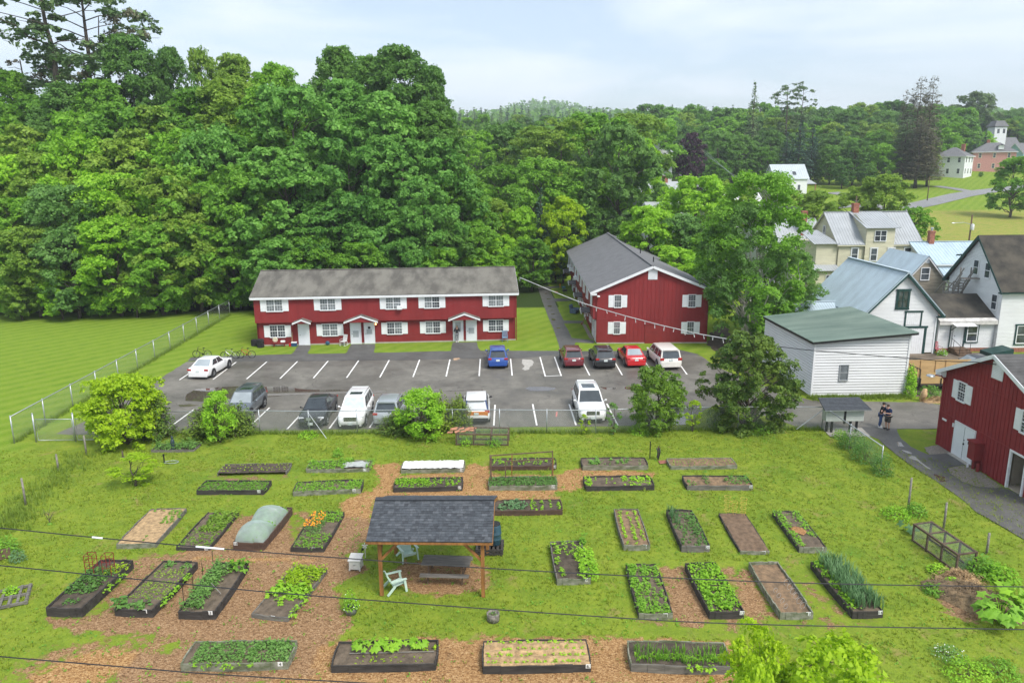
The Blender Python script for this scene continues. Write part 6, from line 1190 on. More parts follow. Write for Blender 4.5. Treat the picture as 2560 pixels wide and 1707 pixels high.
def plants(label,B,regs,leaf,cat='crop',name='leafy_crop',seed=1,kind='stuff',flower=None,group=None):
    """foliage inside a bed; regs: (u0,u1,v0,v1,spacing,radius,height,leaves,leafsize) with u across and v back, fractions"""
    rng=np.random.default_rng(seed+int(abs(B.a.x)*31)); Cs=[];Ns=[];Fl=[]
    for (u0,u1,v0,v1,spc,rad,hh,nl,ls) in regs:
        x=u0*B.w
        xs=np.linspace(u0*B.w,u1*B.w,max(1,round((u1-u0)*B.w/spc))*2+1)[1::2]; ys=np.linspace(v0*B.d,v1*B.d,max(1,round((v1-v0)*B.d/spc))*2+1)[1::2]
        for xx in xs:
            for yy in ys:
                if rng.uniform()<.08: continue
                c=np.array([xx+rng.normal()*spc*.16,yy+rng.normal()*spc*.16,B.z]); k=max(3,int(nl*rng.uniform(.6,1.3))); s=rng.uniform(.7,1.2)
                d=unit(rng.normal(size=(k,3))); d[:,2]=abs(d[:,2]); P=c+d*rng.uniform(.35,1,(k,1))*np.array([rad,rad,hh])*s; Cs.append(P); Ns.append(unit(d*.5+np.array([0,0,.8])+rng.normal(size=(k,3))*.4)); Fl.append(np.full(k,ls))
    C=np.concatenate(Cs);Nn=np.concatenate(Ns);S=np.concatenate(Fl); Vv,F=leaf_quads(C,Nn,1.0,rng,.72); ctr=np.repeat(C,4,0); Vv=ctr+(Vv-ctr)*np.repeat(S,4)[:,None]
    W_=Vv[:,0:1]*np.array(B.u)+Vv[:,1:2]*np.array(B.v)+np.array([B.a.x,B.a.y,0])*1.0; W_[:,2]=Vv[:,2]
    o=np_obj(name,W_-np.array([B.a.x,B.a.y,0]),F,LEAF[leaf] if isinstance(leaf,str) else leaf); o.location=(B.a.x,B.a.y,0); tag(o,label,cat,group,kind)
    if flower:
        mat,n,u0,u1,v0,v1,z=flower; P=np.stack([rng.uniform(u0,u1,n)*B.w,rng.uniform(v0,v1,n)*B.d,B.z+z*rng.uniform(.8,1.15,n)],1); Nn=unit(np.array([0,-.3,1])+rng.normal(size=(n,3))*.3); Vv,F=leaf_quads(P,Nn,.075,rng,.95); W_=Vv[:,0:1]*np.array(B.u)+Vv[:,1:2]*np.array(B.v); W_[:,2]=Vv[:,2]; f=np_obj('flowers',W_,F,mat); f.location=(B.a.x,B.a.y,0); tag(f,'orange marigold flowers over the leaves of the bed','flowers',None,'stuff')
    return o
def wisps(label,B,regs,leaf,name='onion_crop',seed=5,cat='crop'):
    """upright grassy leaves"""
    rng=np.random.default_rng(seed+int(abs(B.a.x)*17)); V_=[];F=[];n=0
    for (u0,u1,v0,v1,cnt,hh,wd) in regs:
        for i in range(cnt):
            x=rng.uniform(u0,u1)*B.w;y=rng.uniform(v0,v1)*B.d
            for k in range(4):
                a=rng.uniform(0,6.28); l=rng.uniform(.15,.55); h=hh*rng.uniform(.6,1.1); d=np.array([math.cos(a),math.sin(a)]); s=np.array([-d[1],d[0]])*wd
                b0=np.array([x,y]); b1=b0+d*l*h*.35; b2=b0+d*l*h
                V_+=[(*(b0-s),B.z),(*(b0+s),B.z),(*(b1+s),B.z+h*.7),(*(b1-s),B.z+h*.7),(*b2,B.z+h)]; F+=[(n,n+1,n+2,n+3),(n+3,n+2,n+4,n+4)]; n+=5
    m=MB(); m.add([B.a+B.u*p[0]+B.v*p[1]+Vector((0,0,p[2])) for p in V_],[f if f[2]!=f[3] else f[:3] for f in F]); o=m.build(name,LEAF[leaf]); return tag(o,label,cat,None,'stuff')
# back rows
A1=bed('low mounded bed of small seedlings with loose pale edging, top left of the garden',(499,1093),(657,1090),1.35,.16,'grey',MS_DARK,.0,missing=(0,)); plants('small yellow green seedlings in rows on the mounded bed',A1,[(0,1,.15,.3,.2,.06,.08,4,.09),(0,1,.45,.6,.2,.06,.08,4,.09),(0,1,.75,.9,.2,.06,.08,4,.09)],'lime')
A2=bed('weedy bed with a grey cover sheet over its right end',(703,1085),(848,1083),1.25,.2,'moss',MS_MID,.04,'17',.93); plants('tall weeds filling the left part of the bed with the grey cover',A2,[(0,.62,0,1,.2,.16,.28,16,.11),(.5,.72,.6,1,.22,.2,.5,30,.11),(.93,1.05,0,1,.2,.14,.3,14,.1)],'mid')
A3=bed('bed covered with wrinkled white sheets of fabric',(921,1086),(1066,1084),1.25,.2,'moss',MS_MID,.04,'18',.96)
A4=bed('bed under the far side of the wooden trellis, with reddish front board',(1128,1080),(1278,1078),1.22,.24,'black',MS_DARK,.05,'28',.97,front='brown'); plants('small leafy greens in the bed behind the trellis',A4,[(0,1,.2,.9,.33,.13,.2,14,.10)],'bright')
A5=bed('black edged bed with bushy potato like plants and a mossy front board',(1338,1079),(1489,1078),1.3,.24,'black',MS_MID,.06,front='moss'); plants('bushy dark green plants in the bed with the mossy front board',A5,[(.12,.3,.2,.9,.3,.2,.34,26,.12),(.42,.75,.3,.9,.33,.15,.26,18,.11),(.05,.95,.1,.9,.4,.08,.1,7,.08)],'maple')
A6=bed('grey bed of sparse seedlings, last of the back row on the right',(1541,1078),(1693,1076),1.2,.2,'moss',MS_TAN,.03); plants('sparse little seedlings in the last bed of the back row',A6,[(0,1,.1,.9,.2,.06,.08,4,.07)],'mid')
B1=bed('black bed of low weeds at the left end of the second row',(452,1135),(606,1135),1.3,.24,'black',MS_MID,.08,'25',.93); plants('low weeds in the black bed left of the second row',B1,[(0,1,.03,.97,.15,.12,.12,12,.09)],'mid')
B2=bed('black bed with a mossy rotting front board in the second row',(673,1138),(829,1132),1.3,.24,'black',MS_MID,.08,front='moss',sign='26',sx=.9); plants('low weeds in the bed with the rotting front board',B2,[(0,1,.03,.97,.16,.12,.12,11,.09),(.8,1,.3,.9,.16,.12,.22,9,.1)],'mid')
B3=bed('black bed of bright leafy greens right of the wood chip path',(904,1130),(1062,1126),1.3,.24,'black',MS_DARK,.07,'27',.96); plants('bright leafy greens in the bed right of the chip path',B3,[(.0,.5,.45,.95,.16,.13,.2,20,.10),(.05,.55,.1,.5,.2,.1,.14,12,.09),(.55,.98,.1,.95,.3,.14,.16,14,.12)],'bright')
B4=bed('mossy fronted bed of green tops under the wooden trellis',(1123,1126),(1280,1124),1.25,.24,'grey',MS_MID,.05,front='moss',sign='29',sx=.94); plants('dense pale green tops under the trellis',B4,[(0,1,.05,.95,.14,.12,.2,15,.09)],'silver')
B5=bed('dark brown bed with squash leaves at its right end',(1346,1127),(1503,1124),1.35,.26,'black',MS_MID,.08); plants('squash and corn sprouts in the dark brown bed',B5,[(.0,.1,.1,.9,.2,.13,.24,16,.11),(.12,.5,.2,.9,.42,.07,.2,7,.12),(.55,.98,.1,.45,.25,.14,.1,14,.1),(.6,1,.5,.9,.3,.2,.22,14,.17)],'bright')
B6=bed('dark bed with straw and bushy tomatoes at the right end of the second row',(1578,1125),(1729,1125),1.35,.26,'black',MS_TAN,.07,'30',.97,front='grey'); plants('tomato bushes standing in straw in the right end bed',B6,[(.28,.38,.3,.9,.3,.16,.5,40,.10),(.62,1,.2,.9,.27,.18,.36,26,.10),(0,.2,.1,.6,.3,.18,.14,14,.14)],'maple')
B7=bed('brown bed of cabbages and lettuce rows just right of the pavilion roof',(1125,1184),(1292,1181),1.25,.26,'brown',MS_DARK,.06); plants('blue green cabbages beside lettuce rows right of the pavilion roof',B7,[(.1,.5,.15,.9,.3,.2,.26,24,.17)],'lilac'); plants('bright lettuce rows in the cabbage bed',B7,[(.55,.66,.1,.95,.22,.1,.16,14,.11),(.7,.76,.1,.95,.2,.09,.16,14,.11),(.8,.88,.1,.95,.22,.1,.14,12,.11),(.93,1,.1,.95,.22,.1,.16,14,.11)],'bright')
# third row
C1=bed('grey bed of straw mulch, leftmost of the third row',(268,1259),(358,1257),3.66,.22,'grey',MS_STRAW,.04,'15',.78,front='moss'); plants('few green plants along the right side of the straw bed',C1,[(.6,1,.55,.95,.28,.14,.16,12,.11),(.05,.4,.9,1,.3,.12,.16,12,.1),(.5,.7,.05,.2,.35,.06,.1,5,.1)],'mid')
C2=bed('sunken weedy bed with no back board, second of the third row',(405,1263),(482,1263),3.66,.16,'black',MS_MID,.06,'16',.9,missing=(1,)); plants('long grass weeds in the sunken bed',C2,[(0,1,.02,.5,.2,.1,.1,9,.09),(.25,1,.45,1,.2,.16,.26,18,.13)],'olive')
C3=bed('brown bed covered by pale netting hoops',(537,1261),(607,1263),3.66,.36,'brown',MS_MID,.06,'18',.08); plants('leafy plants under the pale netting',C3,[(.1,.9,.03,.9,.3,.2,.36,26,.12)],'mid')
C4=bed('black bed with orange marigolds in its middle',(668,1266),(744,1267),3.66,.2,'black',MS_MID,.05,'19',.7); MOR=pm('marigold orange',(.85,.30,.01),.7,.15,20); plants('dark green plants around the marigolds',C4,[(.05,1,.0,.35,.24,.16,.26,20,.09),(.1,1,.7,1,.24,.18,.28,22,.10)],'mid'); plants('marigold foliage in the middle of the black bed',C4,[(.1,.6,.35,.75,.2,.16,.44,24,.08)],'silver',flower=(MOR,130,.1,.62,.36,.76,.47))
C5=bed('bed with three rows of seedlings in straw, left of its row on the right',(1432,1263),(1493,1263),3.66,.26,'grey',MS_TAN,.05,'20',.8,front='moss'); plants('three rows of small bean plants in straw',C5,[(.14,.2,.02,.98,.2,.1,.16,9,.11),(.5,.56,.02,.98,.18,.1,.16,9,.11),(.8,.86,.02,.98,.2,.1,.16,9,.11)],'bright')
C6=bed('black bed of sparse onions and herbs between the three row bed and the bare one',(1565,1266),(1630,1266),3.66,.28,'black',MS_MID,.08,'21',.92,front='grey'); plants('sparse feathery herbs in the black bed',C6,[(.05,1,.02,.95,.24,.15,.18,15,.09),(.6,1,.3,.9,.32,.18,.26,20,.09)],'silver'); wisps('blue green onion leaves at the back left of the black bed',C6,[(.03,.35,.6,1,26,.5,.012)],'lilac')
C7=bed('bare brown mulched bed with yellow wire hoops at its back',(1700,1272),(1767,1272),3.75,.14,'black',MS_BRN,.0,'22',.8,front='moss')
C8=bed('bed of weeds with a patch of orange chips, right end of its row',(1835,1268),(1898,1268),3.66,.24,'black',MS_MID,.05,'23',.8,front='moss'); plants('weeds along both sides of the bed with the orange patch',C8,[(0,.3,.05,1,.2,.16,.2,17,.10),(.72,1,.3,1,.22,.14,.18,15,.10),(.3,.7,.55,.95,.3,.1,.08,6,.08)],'mid')
o=sheet('chip_patch',[(C8.a+C8.u*(C8.w*x)+C8.v*(C8.d*y)) for x,y in ((.25,.40),(.5,.32),(.72,.40),(.68,.5),(.45,.56),(.22,.52))],C8.z+.045,pm('orange chips',(.36,.18,.07),.9,.4,14,.8),.03,.2,60)
# fourth row
D1=bed('tall black bed of tomatoes with red cages, leftmost of the fourth row',(108,1414),(190,1416),3.66,.38,'black',MS_DARK,.10,front='black'); plants('big blue green tomato plants in the leftmost bed',D1,[(.0,.8,.30,.78,.3,.24,.42,34,.12),(.25,.65,.1,.2,.22,.12,.12,12,.10)],'grey'); plants('bright lettuce at the back of the tomato bed',D1,[(.5,1.05,.72,.9,.22,.16,.24,18,.10)],'lime',seed=3); plants('leafy plants beside the tomato bed on the right',D1,[(1.05,1.22,.35,.8,.24,.15,.2,14,.12)],'bright',seed=4)
D2=bed('black bed of seedlings with sunflower leaves at its front corners',(265,1413),(352,1416),3.66,.30,'black',MS_MID,.07,'2',.8); plants('pale seedlings and marigold edging in the sunflower bed',D2,[(.05,.95,.22,.6,.13,.07,.06,6,.07),(.05,.95,.65,.85,.13,.07,.06,5,.07)],'olive'); plants('large leaves at the corners of the sunflower bed',D2,[(-.12,.25,.0,.14,.3,.26,.5,12,.26),(.6,.95,.0,.14,.3,.24,.46,12,.25),(.25,.6,.02,.15,.24,.16,.24,14,.13),(.15,.4,.86,1,.25,.14,.2,14,.13),(.65,1,.84,1,.25,.16,.2,14,.13)],'silver',seed=6); plants('greens spilling along the right side of the sunflower bed',D2,[(1.0,1.2,.1,.75,.24,.16,.22,15,.12)],'bright',seed=7)
D3=bed('black bed of tall staked peas, third of the fourth row',(411,1421),(495,1421),3.66,.34,'black',MS_MID,.10,'3',.88); plants('tall pea vines on stakes along the left side of the bed',D3,[(.02,.55,.05,.95,.24,.2,.62,40,.11)],'silver'); plants('squash leaves at the back of the pea bed',D3,[(.5,1.1,.82,1.02,.3,.26,.5,16,.22)],'mid',seed=2)
D4=bed('overflowing bed of lime green lettuce and squash leaves',(578,1417),(662,1426),3.6,.16,'grey',MS_MID,.03,'1',.6); plants('lime green frilly lettuce at the back of the overflowing bed',D4,[(.0,1.02,.55,1.0,.2,.17,.34,26,.10)],'lime'); plants('broad squash leaves in the middle of the overflowing bed',D4,[(-.02,1.05,.32,.58,.27,.22,.34,16,.19),(.95,1.15,.02,.4,.24,.18,.2,14,.13),(.35,.6,.2,.33,.25,.2,.2,10,.18)],'bright',seed=2)
D9=bed('bushy bed spilling over, alone right of the pavilion',(1279,1342),(1357,1340),3.2,.26,'grey',MS_DARK,.05,'19',.84,front='moss'); plants('mixed leafy plants spilling over the lone bed',D9,[(.0,.3,.05,.9,.3,.2,.3,26,.11),(.75,1.25,.0,.75,.28,.22,.44,26,.13),(.3,.8,.55,1,.3,.18,.3,20,.10)],'bright'); plants('tall broad leaved plant at the back of the lone bed',D9,[(.85,1.15,.9,1.05,.3,.22,.5,26,.20)],'mid',seed=3)
D5=bed('bed with strips of low green plants, left of the four front beds on the right',(1467,1420),(1545,1420),3.66,.22,'black',MS_MID,.04,'11',.78,front='moss'); plants('strips of low green plants in the bed numbered eleven',D5,[(.02,.28,.03,1,.2,.16,.2,20,.11),(.36,.66,.02,.98,.23,.16,.2,17,.11),(.74,1,.03,.98,.24,.16,.18,16,.11),(.05,1,.0,.12,.2,.15,.18,18,.11),(.05,1,.82,.98,.22,.15,.16,16,.11)],'mid')
D6=bed('black bed full of bushy potato plants, second of the front beds on the right',(1629,1421),(1708,1419),3.66,.30,'black',MS_DARK,.07,'12',.94); plants('dense bright potato plants in the bed numbered twelve',D6,[(.02,.98,.03,.97,.25,.2,.3,30,.12)],'bright')
D7=bed('empty mulched bed with a wire coil, third of the front beds on the right',(1791,1421),(1867,1420),3.75,.28,'moss',MS_TAN,.12,'13',.85)
D8=bed('black bed of tall leeks and strawberries, right end of the front beds',(1957,1420),(2027,1418),3.75,.30,'black',MS_MID,.05,'14',.9,front='black'); wisps('tall blue green leeks in the right end bed',D8,[(.2,1.05,.03,1,260,.62,.017)],'lilac'); plants('strawberry leaves along the left side of the leek bed',D8,[(.02,.35,.05,1,.22,.17,.26,20,.12)],'bright')
# front row
E1=bed('mossy bed of green bushes at the bottom left, numbered four',(416,1540),(662,1536),1.25,.28,'moss',MS_MID,.06,'4',.93); plants('feathery tomato and carrot tops in the bed numbered four',E1,[(.08,1,.05,.95,.19,.17,.22,24,.09),(.6,.98,.55,.95,.26,.2,.3,20,.13)],'silver'); plants('weeds growing at the foot of the bed numbered four',E1,[(.1,.75,-.2,-.02,.28,.14,.2,12,.12)],'bright',seed=4)
E2=bed('black bed with zucchini plants along its back',(761,1543),(1001,1538),1.35,.26,'black',MS_MID,.08)
E3=bed('straw filled bed with four planted furrows, numbered six',(1109,1546),(1357,1541),1.4,.28,'black',MS_STRAW,.03,'6.',.975); plants('seedlings along the furrows of the straw bed',E3,[(.02,.98,.1,.17,.2,.09,.12,8,.1),(.02,.98,.38,.45,.22,.09,.12,7,.1),(.02,.98,.63,.7,.25,.09,.12,7,.1),(.02,.98,.88,.95,.2,.09,.12,8,.1)],'bright')
m=MB(); rr=random.Random(3)
for v0,v1 in ((.18,.37),(.46,.62),(.71,.87),(.0,.09)):
    n_=24; vs=[]
    for i in range(n_+1):
        for t,z in ((0,0),(.25,.07),(.5,.1),(.75,.07),(1,0)): vs.append(E3.a+E3.u*(E3.w*(.01+.98*i/n_))+E3.v*(E3.d*(v0+(v1-v0)*t))+Vector((0,0,E3.z-.01+z*rr.uniform(.7,1.1))))
    m.add(vs,[(i*5+j,i*5+j+1,i*5+j+6,i*5+j+5) for i in range(n_) for j in range(4)])
m.build('straw_ridges',MS_STRAW,E3.root,local=False,smooth=True)
o=E3.root.children[-1]; o.data.transform(Matrix.Rotation(-E3.root.rotation_euler.z,4,'Z'))
E4=bed('mossy bed of onion rows at the bottom, partly behind the bright young maple',(1449,1541),(1682,1548),1.35,.28,'moss',MS_DARK,.06,front='grey'); wisps('thin onion leaves in the bed beside the young maple',E4,[(.05,.98,.1,.7,200,.3,.008)],'mid'); plants('low carrot tops in the onion bed',E4,[(.05,.95,.25,.5,.17,.13,.14,12,.09)],'bright'); plants('dandelion like weeds at the front of the onion bed',E4,[(.55,.85,-.15,.02,.22,.15,.22,14,.13)],'bright',seed=8)
F5=bed('weedy planted bed in front of the left fence bushes with a small dark statue',(347,1038),(445,1037),1.2,.12,'grey',MS_DARK,.02); plants('tall pale green perennials around the small dark statue',F5,[(0,1,.05,.95,.22,.2,.5,26,.10)],'silver')
# zucchini plants, each a thing
def big_leaf_plant(label,p,n,r,h,ls,leaf,cat='plant',group=None,name='squash_plant',seed=1,flat=.5):
    rng=np.random.default_rng(seed); m=MB(); C=[];Nn=[]
    for i in range(n):
        a=rng.uniform(0,6.28); rr_=r*rng.uniform(.25,1); tip=np.array([rr_*math.cos(a),rr_*math.sin(a),h*rng.uniform(.5,1)]); m.tube([(0,0,0),tuple(tip*np.array([.5,.5,.75])),tuple(tip)],.012,4); C.append(tip); Nn.append(unit(np.array([math.cos(a)*flat,math.sin(a)*flat-.2,1])+rng.normal(size=3)*.2))
    H=thing(name,label,cat,p,0,group); m.build('stems',LEAF['bright'],H,local=True)
    V_=[];F=[];k=0
    for c,q in zip(C,Nn):
        t=np.array([c[0],c[1],0.0]); t=unit(t-q*t.dot(q)+1e-6); b=np.cross(q,t); s=ls*rng.uniform(.7,1.2); out=[]
        for ang in range(10):
            th_=2*PI*ang/10; rad=s*(.5+.12*math.cos(5*th_))*(1 if ang!=5 else .35); out.append(c+t*(rad*math.cos(th_)+.1*s)+b*rad*math.sin(th_)-q*(.10*rad*abs(math.sin(th_))))
        V_.append(c+q*.02); V_+=out; F+=[(k,k+1+j,k+1+(j+1)%10) for j in range(10)]; k+=11
    mm=MB(); mm.add(V_,F); mm.build('leaves',LEAF[leaf],H,local=True); return H
for i,u in enumerate((.2,.36,.52,.74)):
    p=E2.a+E2.u*(E2.w*(u+.04))+E2.v*(E2.d*.74)+Vector((0,0,E2.z)); big_leaf_plant(('leftmost zucchini plant in the black bed','second zucchini plant from the left in the black bed','third zucchini plant from the left in the black bed','rightmost zucchini plant in the black bed')[i],p,13,.36,.34,.26,'bright',group='zucchini plants',seed=40+i)
plants('tiny seedlings in the front half of the zucchini bed',E2,[(.2,.95,.08,.45,.22,.07,.07,4,.08),(.85,1,.5,.9,.26,.12,.14,10,.11)],'lime',seed=3)
m=MB(); q=E2; m.beam(q.a+q.u*.5+q.v*(q.d*.52)+V3(0,0,q.z+.04),q.a+q.u*(q.w*.97)+q.v*(q.d*.53)+V3(0,0,q.z+.04),.03,.03); o=m.build('divider_stick',MWOODG); tag(o,'thin wooden stick dividing the zucchini bed','stick')
# ------------------------------------------------------------------ pavilion and what stands under it
MCEDAR=pm('stained timber',(.27,.12,.035),.65,.3,2,.2,stretch=(3,3,.4)); MSH=[pm('slate shingle '+n,c,.9,.2,6,.3) for n,c in (('dark',(.045,.05,.058)),('mid',(.062,.07,.08)),('light',(.085,.093,.104)))]
def pavilion():
    H=thing('pavilion','open timber picnic pavilion with dark slate coloured shingle roof in the garden','pavilion',(-2.65,29,0))
    P=[(-4.7,27.45),(-.6,27.2),(-.45,30.55),(-4.55,30.8)]
    for i,(x,y) in enumerate(P): m=MB(); m.box(x-.075,x+.075,y-.075,y+.075,0,2.3); m.build('post',MCEDAR,H,bevel=.01)
    m=MB()
    for a,b in ((0,1),(3,2),(0,3),(1,2)): m.beam((*P[a],2.38),(*P[b],2.38),.11,.17)
    fl=Vector((*P[0],0));fr=Vector((*P[1],0))
    for a,b in ((0,1),(1,0),(1,2),(0,3),(3,0),(2,1)):
        p=Vector((*P[a],1.55));q=Vector((*P[b],1.55)); d=(q-p).normalized(); m.beam(p,p+d*.75+V3(0,0,.78),.08,.10)
    m.build('beam',MCEDAR,H)
    E0,E1=V3(-5.16,27.05,2.60),V3(-.20,26.9,2.54); R0,R1=V3(-5.05,29.08,3.44),V3(-.10,29.0,3.40); B0,B1=V3(-4.86,31.1,2.66),V3(.02,31.0,2.62); m=MB()
    slab(m,[E0,E1,R1,R0],.06); slab(m,[B1,B0,R0,R1],.06); rf=m.build('roof',MSH[0],H)
    m=MB(); rr=random.Random(12); nrow=17
    for (a,b,c,d,nr,sg) in ((E0,E1,R1,R0,nrow,1),(B1,B0,R0,R1,nrow,1)):
        n=(b-a).cross(d-a).normalized(); n=n if n.z>0 else -n
        for r in range(nr):
            t0=r/nr-.004; t1=(r+1)/nr+.012; p0=a+(d-a)*t0;q0=b+(c-b)*t0;p1=a+(d-a)*t1;q1=b+(c-b)*t1; s=-.03*rr.random()
            while s<1:
                w_=rr.uniform(.022,.052); u0=max(0,s);u1=min(1,s+w_-.0012); h=rr.choice((.008,.013,.018)) 
                if u1>u0: 
                    k=[p0+(q0-p0)*u0,p0+(q0-p0)*u1,p1+(q1-p1)*u1,p1+(q1-p1)*u0]; A=[k[0]+n*(h+.006),k[1]+n*(h+.006),k[2]+n*.004,k[3]+n*.004]; m.add(A+k[:2],[(0,1,2,3),(4,5,1,0)],rr.choice((0,1,1,1,2)))
                s+=w_
    m.beam(R0+V3(0,0,.02),R1+V3(0,0,.02),.28,.025,0); m.build('shingles',MSH,rf)
    m=MB(); m.beam(E0-V3(0,-.02,.09),E1-V3(0,-.02,.09),.03,.10); m.beam(B0-V3(0,.02,.09),B1-V3(0,.02,.09),.03,.10)
    for a,b in ((E0,R0),(E1,R1),(B0,R0),(B1,R1)): m.beam(a-V3(0,0,.10),b-V3(0,0,.10),.04,.12)
    for i in range(7): p=E0+(E1-E0)*(i/6); q=R0+(R1-R0)*(i/6); s=B0+(B1-B0)*(i/6); m.beam(p-V3(0,-.1,.11),q-V3(0,0,.11),.04,.09); m.beam(s-V3(0,.1,.11),q-V3(0,0,.11),.04,.09)
    m.build('rafter',MCEDAR,rf)
pavilion()
def picnic_table():
    H=thing('picnic_table','weathered grey picnic table under the pavilion','table',(-2.15,28.8,0),R(-5)); L=1.02
    m=MB()
    for i in range(5): y=-.33+i*.165; m.box(-L,L,y-.078,y+.078,.71,.75)
    m.build('tabletop',MWOODG,H,local=True)
    for s in (-1,1): m=MB(); m.box(-L,L,s*.72-.13,s*.72+.13,.42,.46); m.build('bench',MWOODG,H,local=True)
    for x in (-.72,.72):
        m=MB(); m.beam((x,-.25,.71),(x,-.62,0),.05,.1); m.beam((x,.25,.71),(x,.62,0),.05,.1); m.box(x+.03,x+.07,-.80,.80,.34,.42); m.box(x-.03,x+.03,-.36,.36,.63,.71); m.build('leg_frame',MWOODB,H,local=True)
picnic_table()
MMINT=pm('pale green plastic',(.50,.64,.55),.45,.06,3)
def adirondack(label,p,rz):
    H=thing('garden_chair',label,'chair',p,rz,'pale green garden chairs under the pavilion'); m=MB()   # faces -y
    for i in range(6): x=-.24+i*.08; m.beam((x,-.28,.36),(x,.18,.27),.07,.02)
    m.box(-.28,.28,-.31,-.27,.26,.37); m.build('seat',MMINT,H,local=True); m=MB()
    for i in range(7):
        x=-.235+i*.078; h=.92-.05*abs(i-3)**1.3*.6; m.beam((x*.9,.16,.28),(x*1.08,.42,h),.068,.02,up=(0,1,0))
    m.beam((-.27,.30,.55),(.27,.30,.55),.03,.05); m.build('backrest',MMINT,H,local=True)
    for s in (-1,1):
        m=MB(); m.box(s*.35-.055,s*.35+.055,-.36,.30,.555,.585); m.build('armrest',MMINT,H,local=True)
        m=MB(); m.beam((s*.33,-.28,.56),(s*.36,-.34,0),.05,.09); m.build('leg',MMINT,H,local=True); m=MB(); m.beam((s*.32,.12,.32),(s*.36,.46,0),.05,.09); m.beam((s*.33,.24,.57),(s*.31,.30,.50),.04,.05); m.build('leg',MMINT,H,local=True)
    return H
g=G(1018,1402); adirondack('pale green plastic garden chair behind the picnic table',(g.x,g.y+.25,0),R(28)); g=G(990,1472); adirondack('pale green plastic garden chair beside the front left pavilion post',(g.x,g.y,0),R(115))
def pallet(label,p,rz=0,n=1,sx=1.15,sy=1.0,group=None,mat=None):
    H=thing('wooden_pallet',label,'pallet',p,rz,group); mat=mat or pm('dark pallet wood',(.05,.045,.04),.9,.3,4)
    for k in range(n):
        m=MB(); z=k*.15
        for i in range(7): x=-sx/2+.07+i*(sx-.14)/6; m.box(x-.05,x+.05,-sy/2,sy/2,z+.12,z+.142)
        for y in (-sy/2+.06,0,sy/2-.06): m.box(-sx/2,sx/2,y-.045,y+.045,z+.025,z+.12)
        for i in range(4): x=-sx/2+.07+i*(sx-.14)/3; m.box(x-.05,x+.05,-sy/2,sy/2,z+.003,z+.024)
        m.build('deck',mat,H,local=True)
    return H
pallet('stack of dark pallets under the rain barrel, right of the pavilion',(-.35,30.95,0),R(-3),2,1.25)
def barrel():
    H=thing('rain_barrel','dark blue plastic rain barrel on pallets at the right end of the pavilion','barrel',(-.12,31.0,.30)); MB_=pm('dark blue barrel',(.03,.075,.105),.4,.12,3); m=MB()
    m.lathe((0,0,0),[(.24,0),(.27,.03),(.285,.25),(.30,.27),(.30,.30),(.288,.32),(.295,.5),(.31,.52),(.31,.55),(.295,.57),(.28,.85),(.25,.95),(.235,.97)],24); m.build('body',MB_,H,smooth=True,local=True); m=MB(); m.lathe((0,0,.965),[(.255,0),(.262,.03),(.23,.04),(.10,.035),(.09,.06),(.04,.06)],22); m.build('lid',MBLACK,H,smooth=True,local=True)
    m=MB(); m.tube([(-.05,-.29,.80),(-.04,-.34,.78),(.06,-.34,.78),(.07,-.29,.80)],.018,6); m.build('handle',MB_,H,local=True)
barrel()
g=G(888,1427); H=thing('storage_box','small white box with sloping lid beside the wood chip path left of the pavilion','box',(g.x,g.y+.25,0),R(-6)); m=MB(); m.box(-.24,.24,-.24,.24,.06,.46)
for i in range(6): m.box(-.235,.235,-.247,-.24,.08+i*.06,.12+i*.06)
for x in (-.22,.22):
    for y in (-.22,.22): m.box(x-.03,x+.03,y-.03,y+.03,0,.1)
MBOX=pm('cream painted box',(.62,.60,.56),.6,.08,4); m.build('box_body',MBOX,H,local=True); m=MB(); m.prism([(-.28,-.28,.46),(-.28,.28,.54),(-.28,.28,.57),(-.28,-.28,.49)],(.56,0,0)); m.build('lid',MBOX,H,local=True); m=MB(); m.box(-.05,.05,-.27,-.24,.27,.32); m.build('latch',MGALV,H,local=True)
g=G(913.5,1393); H=thing('garden_stake','pale stake topped with a white star shaped ornament behind the white box','ornament',g); m=MB(); m.tube([(0,0,0),(.01,0,.55)],.022,6); m.build('pole',MBOX,H,local=True); m=MB()
for i in range(5): a=i*2*PI/5+.3; m.beam((0,0,.58),(.13*math.cos(a),-.02,.58+.13*math.sin(a)),.03,.05)
m.build('star',MBOX,H,local=True); m=MB(); m.tube([(-.16,0,0),(-.15,0,.38)],.012,5); m.blob((-.1,-.02,.42),.05,.04,.08,8); m.build('dark_tag',MBLACK,H,local=True)
# pots
def world_bush(name,label,p,r,h,n,ls,leaf,cat='plant',group=None,seed=1,kind=None,up=.7,flower=None,stems=True):
    rng=np.random.default_rng(seed); d=unit(rng.normal(size=(n,3))); d[:,2]=abs(d[:,2]); P=d*rng.uniform(.3,1,(n,1))**.5*np.array([r,r,h]); P[:,2]+=.02
    Nn=unit(d*.5+np.array([0,0,up])+rng.normal(size=(n,3))*.45); Vv,F=leaf_quads(P,Nn,ls,rng,.7); H=thing(name,label,cat,p,0,group)
    if kind: H['kind']=kind
    np_obj('foliage',Vv,F,LEAF[leaf],H)
    if stems:
        m=MB()
        for i in range(5): q=P[rng.integers(n)]; m.tube([(0,0,0),tuple(q*.55),tuple(q)],[.018,.012,.005],4)
        m.build('stem',BARK,H,local=True)
    if flower: k=flower[1]; Pf=P[rng.choice(n,k)]*1.03; Vv,F=leaf_quads(Pf,unit(rng.normal(size=(k,3))*.3+np.array([0,-.4,.8])),flower[2],rng,.9); np_obj('flower',Vv,F,flower[0],H)
    return H
MWFL=pm('white petals',(.8,.8,.76),.7,.05,5)
